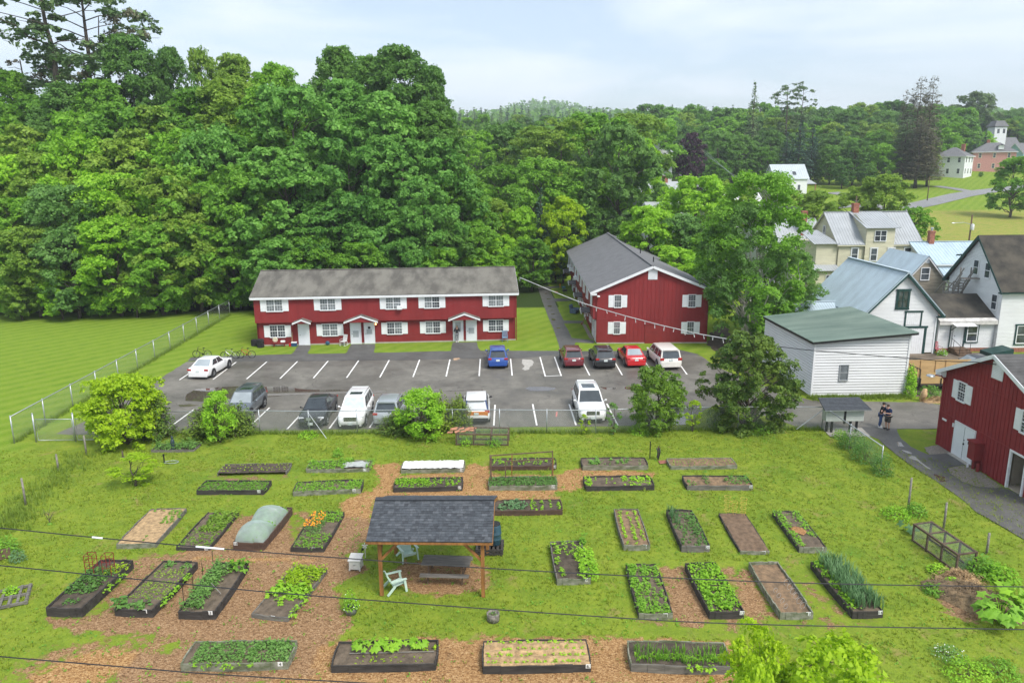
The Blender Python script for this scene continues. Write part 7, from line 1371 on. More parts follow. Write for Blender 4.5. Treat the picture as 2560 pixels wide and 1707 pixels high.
g=G(878,1532); H=thing('flower_pot','grey tub on the grass edge left of the pavilion','pot',g); m=MB(); m.lathe((0,0,0),[(.2,0),(.25,.22),(.26,.25),(.23,.25),(.22,.2)],16); m.build('tub',pm('grey tub',(.2,.21,.21),.7,.3,5),H,smooth=True,local=True); m=MB(); m.lathe((0,0,.2),[(.22,0),(.05,.02)],12); m.build('soil',MS_DARK,H,local=True)
world_bush('potted_plant','bright flowering plant growing in the grey tub',(g.x,g.y,.2),.34,.75,420,.085,'bright',seed=5,flower=(MWFL,18,.06))
g=G(1233,1550); H=thing('stump_planter','hollow log planter standing alone on the grass in front of the pavilion','planter',g); m=MB(); m.lathe((0,0,0),[(.24,0),(.235,.18),(.25,.32),(.205,.33),(.19,.24)],14); m.build('log',pm('silvery bark',(.22,.20,.17),.95,.5,7,.9),H,smooth=True,local=True); m=MB(); m.lathe((0,0,.22),[(.2,0),(.05,.03)],12); m.build('soil',MS_MID,H,local=True)
world_bush('potted_plant','few small leaves in the hollow log planter',(g.x,g.y,.24),.17,.1,40,.07,'silver',seed=6,stems=False)
# ------------------------------------------------------------------ cold frames
MNET=pm('greenish netting',(.25,.34,.30),.6,.1,8)
def netmat(name,col,dens):
    m,t,o=newmat(name); L=t.links.new; p=N(t,'ShaderNodeBsdfDiffuse'); p.inputs[0].default_value=(*col,1); tl=N(t,'ShaderNodeBsdfTranslucent'); tl.inputs[0].default_value=(*col,1); tr=N(t,'ShaderNodeBsdfTransparent'); a=N(t,'ShaderNodeMixShader'); a.inputs[0].default_value=.45; x=N(t,'ShaderNodeMixShader'); c=N(t,'ShaderNodeTexCoord'); n=N(t,'ShaderNodeTexNoise',Scale=4.0,Detail=3.0); L(c.outputs['Object'],n.inputs['Vector']); mr=N(t,'ShaderNodeMapRange'); mr.inputs[3].default_value=dens-.15; mr.inputs[4].default_value=dens+.15; L(n.outputs[0],mr.inputs[0]); L(mr.outputs[0],x.inputs[0])
    L(p.outputs[0],a.inputs[1]); L(tl.outputs[0],a.inputs[2]); L(tr.outputs[0],x.inputs[1]); L(a.outputs[0],x.inputs[2]); L(x.outputs[0],o.inputs[0]); return m
MMESH=netmat('fine grey mesh',(.32,.38,.36),.22); MFLEECE=netmat('pale garden netting',(.62,.74,.70),.58)
def frame_box(label,p,rz,L,Wd,h,sl,nb=3,group=None):
    H=thing('cold_frame',label,'cold frame',p,rz,group); mw=pm('old brown frame wood',(.11,.075,.05),.9,.35,5)
    for i in range(nb+1):
        x=L*i/nb
        for y,hh in ((0,h),(Wd,h+sl)): m=MB(); m.beam((x,y,0),(x,y,hh),.08,.07); m.build('post',mw,H,local=True)
    m=MB()
    for y,hh in ((0,h),(Wd,h+sl)): m.beam((-.04,y,hh),(L+.04,y,hh),.08,.09); m.beam((0,y,.06),(L,y,.06),.05,.08)
    for i in range(nb+1): x=L*i/nb; m.beam((x,0,h+.02),(x,Wd,h+sl+.02),.07,.06)
    m.build('rail',mw,H,local=True); m=MB(); m.quad((0,-.01,.05),(L,-.01,.05),(L,-.01,h),(0,-.01,h)); m.quad((0,.02,h+.03),(L,.02,h+.03),(L,Wd,h+sl+.03),(0,Wd,h+sl+.03)); m.quad((L,0,.05),(L,Wd,.05),(L,Wd,h+sl),(L,0,h)); m.quad((0,0,.05),(0,Wd,.05),(0,Wd,h+sl),(0,0,h)); m.build('mesh_panel',MMESH,H,local=True); return H
p=G(1141,1112);q=G(1270,1114); frame_box('brown mesh covered frame beside the fence, in front of the orange tailed SUV',p,math.atan2(q.y-p.y,q.x-p.x),(q-p).length,.95,.72,.10)
rr=random.Random(2); m=MB(); o_=G(1139,1084,.74); 
for i in range(14): a=rr.uniform(-.5,1.0); b=rr.uniform(0,.7); L_=rr.uniform(.2,.5); t=rr.uniform(-.6,.6); m.obox((o_.x+a+.1,o_.y+b+.05,.80+rr.uniform(0,.06)),(L_/2*math.cos(t),L_/2*math.sin(t),.02),(-.09*math.sin(t),.09*math.cos(t),.02),(0,0,.008))
o=m.build('burlap_scrap',pm('red brown burlap',(.42,.20,.12),.95,.3,8)); tag(o,'crumpled red brown sheet lying on the left end of the fence side frame','cloth')
p=G(2281,1352);q=G(2389,1431); frame_box('brown wooden frame with mesh lids on the right edge of the garden',(q.x,q.y,0),math.atan2(p.y-q.y,p.x-q.x)+PI,0.001,.1,.1,.0,1) if False else None
def frame2():
    a=G(2281,1352);b=G(2389,1431); u=(a-b); L=u.length
    H=frame_box('brown wooden frame with clear mesh lids at the right edge of the garden',(a.x,a.y,0),math.atan2(-u.y,-u.x),L,.85,.82,.05)
frame2()
# ------------------------------------------------------------------ bed furniture
def hoops():
    B=C3; H=thing('netting_tunnel','pale green netting stretched over hoops on the brown bed','netting',B.a,math.atan2(B.u.y,B.u.x)); rr=random.Random(4); m=MB(); ny=26;nx=12; vs=[]
    for j in range(ny+1):
        t=j/ny; v=.05+t*(B.d*.88); hh=.70*(.35+.65*abs(math.sin(PI*(t*2.0+.08)))**.5) if .02<t<.98 else .12; wd=B.w*(.47+.03*math.sin(t*9))
        for i in range(nx+1): a=PI*i/nx; vs.append((B.w/2-wd*math.cos(a)+rr.uniform(-.015,.015),v+rr.uniform(-.02,.02),B.z-.02+hh*math.sin(a)**.7+rr.uniform(-.015,.015)))
    m.add(vs,[(j*(nx+1)+i,j*(nx+1)+i+1,(j+1)*(nx+1)+i+1,(j+1)*(nx+1)+i) for j in range(ny) for i in range(nx)]); m.quad(*[vs[i] for i in range(nx+1)]); m.build('netting',MFLEECE,H,local=True,smooth=True)
    for t in (.21,.71): m=MB(); v=.05+t*B.d*.88; m.tube([(B.w/2-B.w*.46*math.cos(PI*i/12),v,B.z+.68*math.sin(PI*i/12)**.7) for i in range(13)],.012,5); m.build('hoop',MGALV,H,local=True)
hoops()
def sheet_cover():
    B=A3; H=thing('bed_cover','row of white sheets laid over the bed left of the trellis','cover',B.a,math.atan2(B.u.y,B.u.x)); rr=random.Random(6); m=MB(); nx,ny=30,8; vs=[(.05+(B.w-.1)*i/nx,.06+(B.d-.12)*j/ny,B.h+.04+rr.uniform(-.02,.03)) for j in range(ny+1) for i in range(nx+1)]; m.add(vs,[(j*(nx+1)+i,j*(nx+1)+i+1,(j+1)*(nx+1)+i+1,(j+1)*(nx+1)+i) for j in range(ny) for i in range(nx)]); m.build('white_sheet',pm('white fleece',(.74,.73,.70),.8,.08,3),H,local=True)
    ms=pm('brown seam',(.3,.25,.18),.9)
    for x in (.62,1.25,1.9,2.5,3.1): m=MB(); m.box(x*B.w/3.66,x*B.w/3.66+.012,.06,B.d-.06,B.h+.075,B.h+.085); m.build('seam',ms,H,local=True)
    B=A2; m=MB(); vs=[(B.w*(.55+.42*i/10),B.d*(.1+.7*j/6),B.h+.03+rr.uniform(-.03,.05)) for j in range(7) for i in range(11)]; H=thing('bed_cover','crumpled grey sheet over the right end of the weedy bed','cover',B.a,math.atan2(B.u.y,B.u.x)); m.add(vs,[(j*11+i,j*11+i+1,(j+1)*11+i+1,(j+1)*11+i) for j in range(6) for i in range(10)]); m.build('grey_sheet',pm('grey sheet',(.36,.38,.36),.8,.15,3),H,local=True)
sheet_cover()
MCAGE=pm('rusty red cage',(.20,.025,.02),.7,.3,6); MYW=pm('yellow wire',(.62,.42,.10),.6,.1,3); MWIRE=pm('grey wire',(.35,.36,.35),.5,.1,3)
for i,u in enumerate((.2,.72)):
    p=D1.a+D1.u*(D1.w*u)+D1.v*(D1.d*.70)+Vector((0,0,D1.z)); m=MB(); s=.17
    for x in (-s,s):
        for y in (-s,s): m.tube([(p.x+x,p.y+y,p.z),(p.x+x,p.y+y,p.z+.95)],.016,5)
    for z in (.4,.68,.95): m.tube([(p.x-s,p.y-s,p.z+z),(p.x+s,p.y-s,p.z+z),(p.x+s,p.y+s,p.z+z),(p.x-s,p.y+s,p.z+z)],.014,5,closed=True)
    tag(m.build('tomato_cage',MCAGE),('left one of two red square tomato cages in the leftmost bed','right one of two red square tomato cages in the leftmost bed')[i],'tomato cage','red tomato cages')
for i,(u,v,n) in enumerate(((.30,1.0,4),(.55,.97,3),(.85,.93,4))):
    p=C7.a+C7.u*(C7.w*u)+C7.v*(C7.d*v); m=MB()
    for k in range(n): r=.14+.03*k/n; z=C7.z+.18+k*.24; m.tube([(p.x+r*math.cos(a),p.y+r*math.sin(a),z) for a in np.arange(0,6.2,.4)],.007,4,closed=True)
    for a in (0,2.1,4.2): m.tube([(p.x+.09*math.cos(a),p.y+.09*math.sin(a),C7.z),(p.x+.16*math.cos(a),p.y+.16*math.sin(a),C7.z+.2+(n-1)*.24)],.006,4)
    tag(m.build('tomato_cage',MYW),('leftmost of three round yellow wire cages behind the bare brown bed','middle one of three round yellow wire cages behind the bare brown bed','rightmost of three round yellow wire cages behind the bare brown bed')[i],'tomato cage','yellow tomato cages')
m=MB(); rr=random.Random(5)
for k in range(6): r=.13; v=.12+k*.09; c=D7.a+D7.u*(D7.w*(.82))+D7.v*(D7.d*v)+V3(0,0,D7.z+.12); m.tube([(c.x+r*math.cos(a),c.y+.05*math.cos(a),c.z+r*math.sin(a)) for a in np.arange(0,6.2,.4)],.006,4,closed=True)
tag(m.build('wire_coil',MWIRE),'loose wire cage rings lying in the empty mulched bed','wire')
m=MB(); 
for k in range(4): r=.1; c=D7.a+D7.u*(D7.w*.3)+D7.v*(D7.d*(.12+k*.1))+V3(0,0,D7.z+.1); m.tube([(c.x+r*math.cos(a),c.y+.05*math.cos(a),c.z+r*math.sin(a)) for a in np.arange(0,6.2,.4)],.005,4,closed=True)
tag(m.build('wire_coil',MWIRE),'thin wire rings at the front left of the empty mulched bed','wire')
def trellis():
    a=G(1228,1212);b=G(1384,1203); H=thing('garden_trellis','open wooden trellis frame standing over the green topped bed','trellis',a); u=(b-a).normalized(); v=Vector((-u.y,u.x,0)); L=(b-a).length; h=1.6
    pts={'a':a,'b':a+u*.78+v*.0,'c':a+u*1.2+v*.55,'d':b-u*.05,'e':b+v*.5}
    for k,hh in (('a',1.65),('b',1.35),('c',1.45),('d',1.35),('e',1.6)): p=pts[k]; m=MB(); m.beam(p,p+V3(.02,0,hh),.055,.055); m.build('post',MCEDAR if k in 'cd' else MWOODB,H)
    m=MB(); m.beam(pts['b']+V3(0,0,1.33),pts['d']+V3(0,0,1.33),.04,.06); m.beam(a+v*.5+V3(0,0,1.5),pts['e']+V3(0,0,1.55),.04,.06); m.beam(a+V3(0,0,1.45),a+v*.5+V3(0,0,1.5),.04,.05); m.beam(pts['d']+V3(0,0,1.3),pts['e']+V3(0,0,1.5),.04,.05); p=a+v*.5; m.beam(p,p+V3(0,0,1.55),.05,.05); m.build('rail',MWOODB,H)
trellis()
for i,(u,v) in enumerate(((.03,.12),(.03,.36),(.05,.6),(.08,.86))):
    p=D3.a+D3.u*(D3.w*u)+D3.v*(D3.d*v); m=MB(); m.tube([(p.x,p.y,0),(p.x+.01,p.y,1.15)],.014,5); tag(m.build('plant_stake',MBLACK),'thin dark stake among the tall pea vines','stake','stakes in the pea bed')
p=D3.a+D3.u*(D3.w*.55)+D3.v*(D3.d*.42); m=MB(); m.beam((p.x-.15,p.y+.12,D3.h+.22),(p.x+.42,p.y-.42,D3.h+.05),.03,.03); tag(m.build('bamboo_cane',MWOODG),'pale cane leaning across the pea bed','stake')
p=F5.a+F5.u*(F5.w*.48)+F5.v*.25; H=thing('garden_statue','small dark blue statue among the perennials by the left fence','statue',(p.x,p.y,.08)); m=MB(); MST=pm('dark bronze',(.03,.05,.06),.5,.2,5); m.lathe((0,0,0),[(.13,0),(.14,.05),(.09,.08),(.10,.3),(.13,.45),(.10,.6),(.05,.68)],12); m.blob((0,-.01,.76),.075,.08,.095,10); m.build('figure',MST,H,smooth=True,local=True); m=MB(); m.box(-.16,.16,-.16,.16,-.05,.0); m.build('plinth',MST,H,local=True)
# hose, taps
g=G(412,1158); m=MB(); m.tube([(g.x+.35+ (.42-.05*math.sin(k*.37))*math.cos(k*.35)+.02*k/40,g.y+.1+.22*math.sin(k*.35),.03+.004*(k%7)) for k in range(90)],.018,5); tag(m.build('garden_hose',pm('grey green hose',(.30,.36,.30),.5)),'coiled pale hose lying on the grass by the left bushes','hose')
m=MB(); m.tube([(g.x-.02,g.y,0),(g.x-.02,g.y,.55)],.04,6); m.box(g.x-.06,g.x+.02,g.y-.05,g.y+.05,.45,.58); tag(m.build('water_tap',MBLACK),'short dark tap post beside the coiled hose','tap')
g=G(1641,1150); H=thing('hydrant_post','dark water post with draped black hose at the back of the garden','tap',g); m=MB(); m.tube([(-.35,.2,0),(-.35,.2,1.1)],.03,6); m.build('standpipe',MBLACK,H,local=True); m=MB(); 
for k in range(3): m.tube([(.0,.03*k,.72),(.07+.02*k,.03*k,.55),(.05,.03*k,.15),(.12,.03*k,.10),(.2,.03*k,.5),(.16,.03*k,.74)],.035,6)
m.build('draped_hose',pm('black hose',(.03,.035,.04),.5),H,local=True,smooth=True); m=MB(); m.tube([(.12,.05,0),(.1,.05,.85)],.035,6); m.build('post',MWOODB,H,local=True); 
sheet('brick_edge',[G(1645,1152),G(1672,1150),G(1674,1158),G(1650,1160)],.03,MBRICK,0,1,70)
# hay and compost heap
def heap(name,label,pts,h,mat,seed,cat='heap'):
    rng=np.random.default_rng(seed); m=MB(); n=len(pts); c=sum((Vector(p) for p in pts),Vector((0,0,0)))/n; rings=7; vs=[]
    for r in range(rings+1):
        t=r/rings
        for p in pts: q=Vector(p)+(c-Vector(p))*t*.96; vs.append((q.x+rng.normal()*.05,q.y+rng.normal()*.05,h*(math.sin(t*PI/2)**.8)*(.85+.3*rng.uniform())*(1 if r else 0)-.02))
    m.add(vs,[(r*n+i,r*n+(i+1)%n,(r+1)*n+(i+1)%n,(r+1)*n+i) for r in range(rings) for i in range(n)]+[tuple(rings*n+i for i in range(n))]); o=m.build(name,mat,smooth=True); 
    k=900; idx=rng.integers(0,len(vs),k); P=np.array(vs)[idx]+rng.normal(size=(k,3))*np.array([.12,.12,.02]); P[:,2]=np.maximum(P[:,2]+.03,.02); Vv,F=leaf_quads(P,unit(rng.normal(size=(k,3))+np.array([0,0,1.2])),.22,rng,.14); s=np_obj('straw',Vv,F,mat,o); return tag(o,label,cat)
def ring(cx_,cy_,rx,ry,rz,n=18): return [G(cx_,cy_)+Vector((math.cos(rz)*rx*math.cos(a)-math.sin(rz)*ry*math.sin(a),math.sin(rz)*rx*math.cos(a)+math.cos(rz)*ry*math.sin(a),0)) for a in np.arange(0,2*PI,2*PI/n)]
heap('compost_heap','long heap of brown hay and compost at the right edge of the garden',ring(2432,1500,1.9,1.0,-.9),.55,pm('old hay',(.26,.18,.10),.95,.45,4,.9,col2=(.12,.085,.05)),4)
heap('hay_pile','tan hay heaped behind the compost near the right cold frame',ring(2395,1450,.9,.45,-.3),.35,MS_STRAW,5)
big_leaf_plant('big rhubarb like plant with huge leaves at the right edge',G(2500,1560),46,1.0,.9,.44,'mid',seed=3); big_leaf_plant('second clump of huge leaves behind the big leaf plant at the right edge',G(2545,1520),26,.8,.9,.4,'bright',seed=4); big_leaf_plant('broad leaved plant by the far corner of the right cold frame',G(2275,1330),7,.4,.45,.36,'lilac',seed=5)
for i,(px,py,r,h,n,ls,lf,lb) in enumerate([(2455,1430,.75,.8,700,.13,'mid','dark leafy weeds at the near end of the right cold frame'),(2500,1450,.8,.7,600,.13,'bright','bright weeds right of the cold frame'),(2340,1480,.55,.35,380,.11,'mid','low weeds left of the compost heap'),(2345,1430,.5,.35,300,.11,'bright','low weeds between the heap and the cold frame'),(2420,1690,.9,.5,700,.09,'bright','ferny weeds at the bottom right corner'),(2372,1640,.6,.35,500,.07,'silver','pale ferny weeds with white flowers at the bottom right'),(2500,1680,.7,.45,400,.1,'mid','weeds in the bottom right corner'),(2380,1470,.45,.45,320,.12,'bright','broad weeds behind the compost heap'),(15,1385,.7,.9,650,.12,'mid','bushy plant cut by the left edge of the photo'),(45,1400,.38,.5,300,.09,'lilac','silvery clump right of the bushy plant at the left edge'),(30,1485,.35,.35,200,.1,'bright','small weed behind the broken pallet at the left edge')]):
    world_bush('weed_clump',lb,G(px,py),r,h,n,ls,lf,seed=20+i,flower=(MWFL,40,.05) if 'flowers' in lb else None)
g=G(20,1500); pallet('broken grey pallet lying on the grass at the left edge',(g.x-.2,g.y,0),R(24),1,1.9,1.5,mat=MBOARDS['grey']); g=G(5,1400); m=MB(); m.obox((g.x-.1,g.y,.25),(.35,.25,0),(-.05,.07,0),(0,0,.2)); tag(m.build('plank_edge',MWOODB),'brown plank edge beside the bushy plant at the left edge','board')
# ------------------------------------------------------------------ mailbox shelter
def kiosk():
    x0,x1,y=21.25,23.7,45.5; H=thing('mailbox_shelter','community mailbox shelter with dark shingle roof on four posts beside the drive','mailbox shelter',(x0,y,0)); m=MB()
    MKS=pm('pale grey siding',(.50,.53,.50),.7,.06,2); Wk=Wall((x0,y,0),(1,0,0),(0,-1,0)); lap_wall(Wk,m,[(0,.78),(1.14,.78),(1.14,1.68),(0,1.68)],.11); lap_wall(Wk,m,[(1.28,.78),(x1-x0,.78),(x1-x0,1.68),(1.28,1.68)],.11); m.box(x0,x1,y+.005,y+.6,.76,1.7); m.build('box_body',MKS,H); m=MB(); Wk.box(m,1.145,1.275,.6,1.68,-.02,.05); m.build('divider_post',MBLACK,H)
    for px,dy in ((.12,.15),(.38,-.0),(1.58,.0),(2.05,.12)): m=MB(); m.box(x0+px,x0+px+.12,y+dy,y+dy+.12,0,.76); m.build('leg',MBLACK,H)
    m=MB(); slab(m,[(x0-.3,y-.35,1.66),(x1+.28,y-.35,1.66),(x1-.0,y+.85,2.12),(x0-.25,y+.85,2.12)],.06); rf=m.build('roof',MSH[1],H); m=MB(); 
    for i in range(9): p=V3(x0-.3,y-.35,1.665)+(V3(x0-.25,y+.85,2.125)-V3(x0-.3,y-.35,1.665))*(i/9); q=V3(x1+.28,y-.35,1.665)+(V3(x1,y+.85,2.125)-V3(x1+.28,y-.35,1.665))*(i/9); m.beam(p,q,.03,.012)
    m.build('shingle_course',MSH[0],rf); m=MB(); m.beam((x0-.3,y-.36,1.61),(x1+.28,y-.36,1.61),.03,.06); m.build('roof_edge',MGALV,rf)
kiosk()
# ------------------------------------------------------------------ wires and poles
def cable(label,pix,Y,r,group=None,sleeves=()):
    H=thing('utility_cable',label,'cable',AT(*[v*K for v in pix[0]],Y),0,group); P=[AT(x*K,y*K,Y) for x,y in pix]; Q=[]
    for i in range(len(P)-1):
        p0,p1,p2,p3=P[max(i-1,0)],P[i],P[i+1],P[min(i+2,len(P)-1)]
        for k in range(6): t=k/6; Q.append(.5*((2*p1)+(p2-p0)*t+(2*p0-5*p1+4*p2-p3)*t*t+(3*p1-p0-3*p2+p3)*t**3))
    Q.append(P[-1]); m=MB(); m.tube(Q,r,6); m.build('wire',pm('black cable',(.015,.015,.017),.5),H,smooth=True)
    for a,b in sleeves: m=MB(); m.tube([AT(a[0]*K,a[1]*K,Y),AT(b[0]*K,b[1]*K,Y)],r*1.7,8); m.build('sleeve',MWHITE,H)
cable('highest of three black cables crossing the garden, with white sleeves',[(-200,1194),(0,1212),(220,1234),(500,1259),(800,1282),(1200,1309),(1800,1337),(2352,1347),(2500,1349)],14,.011,'black cables crossing the foreground',[((212,1233.2),(236,1235.5)),((450,1254.6),(515,1260.3))])
cable('middle one of three black cables crossing the garden',[(-200,1278),(0,1298),(400,1338),(700,1366),(1300,1410),(1700,1432),(2352,1445),(2500,1447)],13.4,.011,'black cables crossing the foreground'); cable('lowest of three black cables, crossing the bottom left corner',[(-200,1490),(0,1507),(300,1532),(500,1548),(900,1571),(1200,1586)],12.6,.011,'black cables crossing the foreground')
A_=V3(2.4,70.3,6.45);B_=V3(27.2,38.75,6.25)
def onplane(px,py): n=(B_-A_).cross(V3(0,0,1)); d=ray(px,py); return CO+d*((A_-CO).dot(n)/d.dot(n))
LPX=[(1300,694),(1374,725),(1449,755),(1489,768),(1561,789),(1648,812),(1748,835),(1850,853),(1918,863),(2010,874),(2104,882),(2200,890),(2276,896),(2362,903),(2440,905)]
H=thing('overhead_line','sagging overhead cable with hanging white strips between the red buildings','cable',A_); pts=[A_]+[onplane(*p) for p in LPX]+[B_]; m=MB(); m.tube(pts[:9],.035,5); m.build('wire',pm('pale cable',(.50,.50,.48),.6),H); m=MB(); m.tube(pts[8:],.025,5); m.build('wire',MBLACK,H)
rr=random.Random(9)
for i in range(19):
    x=1491+i*24.3; 
    for (x0,y0),(x1,y1) in zip(LPX,LPX[1:]):
        if x0<=x<=x1: yy=y0+(y1-y0)*(x-x0)/(x1-x0)
    p=onplane(x,yy); L_=rr.uniform(.25,.42); m=MB(); m.beam(p,p+V3(rr.uniform(-.08,.14),0,-L_),.06,.012,up=(0,1,0)); m.build('strip',pm('white ribbon',(.62,.62,.60),.8) if i==0 else bpy.data.materials['white ribbon'],H)
def pole(label,px,ptop,Y,r=.14,lamp=False,group=None,arm=True):
    P=AT(px,ptop,Y); zb=T(P.x,P.y); h=P.z-zb; H=thing('utility_pole',label,'pole',(P.x,P.y,zb),0,group); m=MB(); m.tube([(0,0,-.3),(0,0,h)],[r,r*.72],8); m.build('shaft',pm('creosote pole',(.12,.075,.05),.9,.2,3) if 'creosote pole' not in bpy.data.materials else bpy.data.materials['creosote pole'],H,smooth=True,local=True)
    if arm: m=MB(); m.beam((-.9,0,h-.5),(.9,0,h-.5),.1,.12); m.build('crossarm',MWOODB,H,local=True)
    if lamp:
        m=MB(); m.lathe((.05,-.32,h-2.4),[(.25,0),(.27,.1),(.27,.9),(.1,1)],12); m.build('transformer',pm('pale grey steel',(.55,.56,.56),.5),H,smooth=True,local=True); m=MB(); m.tube([(0,0,h-1.5),(-1.2,0,h-1.2),(-2.6,0,h-1.25)],.04,6); l=m.build('lamp_arm',MGALV,H,local=True); m=MB(); m.blob((-2.85,0,h-1.28),.35,.14,.09,8); m.build('lamp_head',MGALV,l,local=True)
    return P
pole('utility pole with street lamp arm and grey transformer behind the farmhouse',2431,537,118,.15,True,arm=False); pole('slim pole behind the chimney of the yellow house',2142,490,135,.12,arm=False); a=pole('utility pole by the far bend of the hill road',1699,358,243,.17); b=pole('utility pole on the near side of the hill road',1757,374,222,.19); pole('pale utility pole beside the lane under the white hipped house',2325,440,196,.13,arm=False)
H=thing('overhead_wires','thin wires strung between the two hill road poles','cable',a); m=MB()
for k in range(3): q=V3(.8*(k-1),0,-.4); c=AT(1900+20*k,480+20*k,190); m.tube([a+q,(a+b)/2+q-V3(0,0,.6),b+q],.03,4); m.tube([b+q,(b+c)/2-V3(0,0,.7),c],.03,4)
m.build('wire',MGALV,H)
# ------------------------------------------------------------------ things along the houses
MTY=MTYRE
for i,(px,py,n) in enumerate(((637,864,3),(652,868,4))):
    g=G(px,py); H=thing('tyre_stack',('left stack of old tyres at the corner of the long red building','right stack of old tyres at the corner of the long red building')[i],'tyres',(g.x,g.y,0))
    for k in range(n): m=MB(); m.lathe((0,0,k*.2),[(.2,.0),(.3,0),(.34,.04),(.34,.16),(.3,.2),(.2,.2),(.19,.1)],16); m.build('tyre',MTY,H,smooth=True,local=True)
p=FW.pt(1.9,0,.45); H=thing('plank_shelf','low red plank bench against the long red building','bench',p); m=MB(); FWs=Wall(FW.pt(0,0,0),FW.u,FW.n); FWs.box(m,1.5,2.75,.36,.42,.3,.65); m.build('seat',MREDD,H); 
for s in (1.6,2.6): m=MB(); FWs.box(m,s,s+.06,0,.36,.35,.6); m.build('leg',MREDD,H)
H=thing('wash_basin','round cream basin leaning upright on the red plank bench','basin',FW.pt(1.75,.68,.38)); m=MB(); m.lathe((0,0,0),[(.1,.06),(.2,.03),(.26,0),(.25,-.02),(.1,.03)],18,ax=(FW.u,Vector((0,0,1)),-FW.n)); m.build('bowl',pm('cream enamel',(.62,.55,.42),.4,.15,5),H,smooth=True,local=True)
p=FW.pt(2.5,.43,.47); m=MB(); m.obox(p+V3(0,0,.09),(.2,0,0),(0,.13,0),(0,0,.09)); tag(m.build('white_tray',MWHITE,bevel=.02),'white plastic tray on the right end of the red plank bench','tray')
p=FW.pt(3.55,0,.45); H=thing('drink_cooler','blue cooler with white lid beside the leftmost door of the long red building','cooler',p); m=MB(); m.box(-.25,.25,-.16,.16,0,.34); m.build('tub',pm('blue plastic',(.02,.06,.14),.5),H,local=True,bevel=.02); m=MB(); m.box(-.26,.26,-.17,.17,.345,.44); m.build('lid',MWHITE,H,local=True,bevel=.02)
p=FW.pt(3.15,0,.5); m=MB(); m.lathe(p,[(.10,0),(.12,.25),(.05,.3),(.04,.36)],10); tag(m.build('fuel_can',PRED),'small red can left of the blue cooler','can')
m=MB(); m.tube([FW.pt(3.35,.02,.25),FW.pt(3.36,1.35,.04)],.018,5); m.tube([FW.pt(3.25,.02,.28),FW.pt(3.3,1.2,.05)],.015,5); tag(m.build('broom',pm('pale handle',(.55,.38,.22),.6)),'two pale broom handles leaning by the leftmost door','broom')
p=FW.pt(6.75,0,.35); m=MB(); m.lathe(p+V3(0,0,.22),[(.08,.12),(.2,.05),(.22,0),(.2,-.03)],14,ax=(FW.u,Vector((0,0,1)),-FW.n)); tag(m.build('blue_bowl',pm('dark blue tub',(.02,.08,.14),.4),smooth=True),'dark blue round tub leaning on the wall below the second lower window','tub')
def simple_chair(label,p,rz,mat,slats=True,rock=False,w=.27):
    H=thing('lawn_chair',label,'chair',p,rz); m=MB(); m.box(-w,w,-.25,.22,.40,.44); m.build('seat',mat,H,local=True); m=MB()
    for i in range(5): x=-w+.05+i*(2*w-.1)/4; m.beam((x,.22,.44),(x,.38,1.0),.06,.02,up=(0,1,0))
    m.beam((-w,.38,1.0),(w,.38,1.0),.03,.06); m.build('backrest',mat,H,local=True)
    for s in (-1,1):
        m=MB(); m.tube([(s*w,-.25,0),(s*w,-.25,.62),(s*w,.27,.62)],.018,5); m.build('armrest',mat,H,local=True); m=MB(); m.tube([(s*w,.22,.42),(s*w,.34,0)],.018,5); m.build('leg',mat,H,local=True)
        if rock: m=MB(); m.tube([(s*w,-.35,.06),(s*w,-.15,.01),(s*w,.2,.01),(s*w,.45,.08)],.02,5); m.build('rocker',mat,H,local=True)
p=FW.pt(8.35,0,.6); simple_chair('white child size rocking chair left of the middle pair of doors',(p.x,p.y,0),R(-25),MWHITE,rock=True,w=.25)
p=FW.pt(24.2,0,.55); simple_chair('tall blue folding chair at the right end of the long red building',(p.x,p.y,0),0,pm('blue webbing',(.16,.27,.38),.7,.15,5))
g=G(2326,876); simple_chair('red white and blue lawn chair by the low white wing',(g.x,66.0,0),R(10),pm('red striped webbing',(.42,.12,.14),.7,.5,6))
g=G(1436,783); H=thing('armchair','blue cushioned armchair outside the grey roofed red building','armchair',(g.x,g.y,0),R(60)); MBC=pm('blue grey cushion',(.10,.15,.22),.9,.25,4)
m=MB(); m.box(-.4,.4,-.4,.35,.2,.46); m.build('seat',MBC,H,local=True,bevel=.05); m=MB(); m.obox((0,.42,.65),(.42,0,0),(0,.09,.02),(0,.08,.36)); m.build('backrest',MBC,H,local=True,bevel=.05)
for s in (-1,1): m=MB(); m.box(s*.44-.08,s*.44+.08,-.4,.4,.05,.62); m.build('armrest',MBC,H,local=True,bevel=.04)
p=RSIDE.pt(9.4,0,.3); m=MB(); m.tube([RSIDE.pt(9.2,.05,.7),RSIDE.pt(9.3,1.4,.06)],.035,5); m.blob(RSIDE.pt(9.2,.1,.72),.12,.12,.12); tag(m.build('broom',pm('red brown broom',(.30,.10,.05),.8)),'reddish broom leaning beside the blue cushioned armchair','broom')
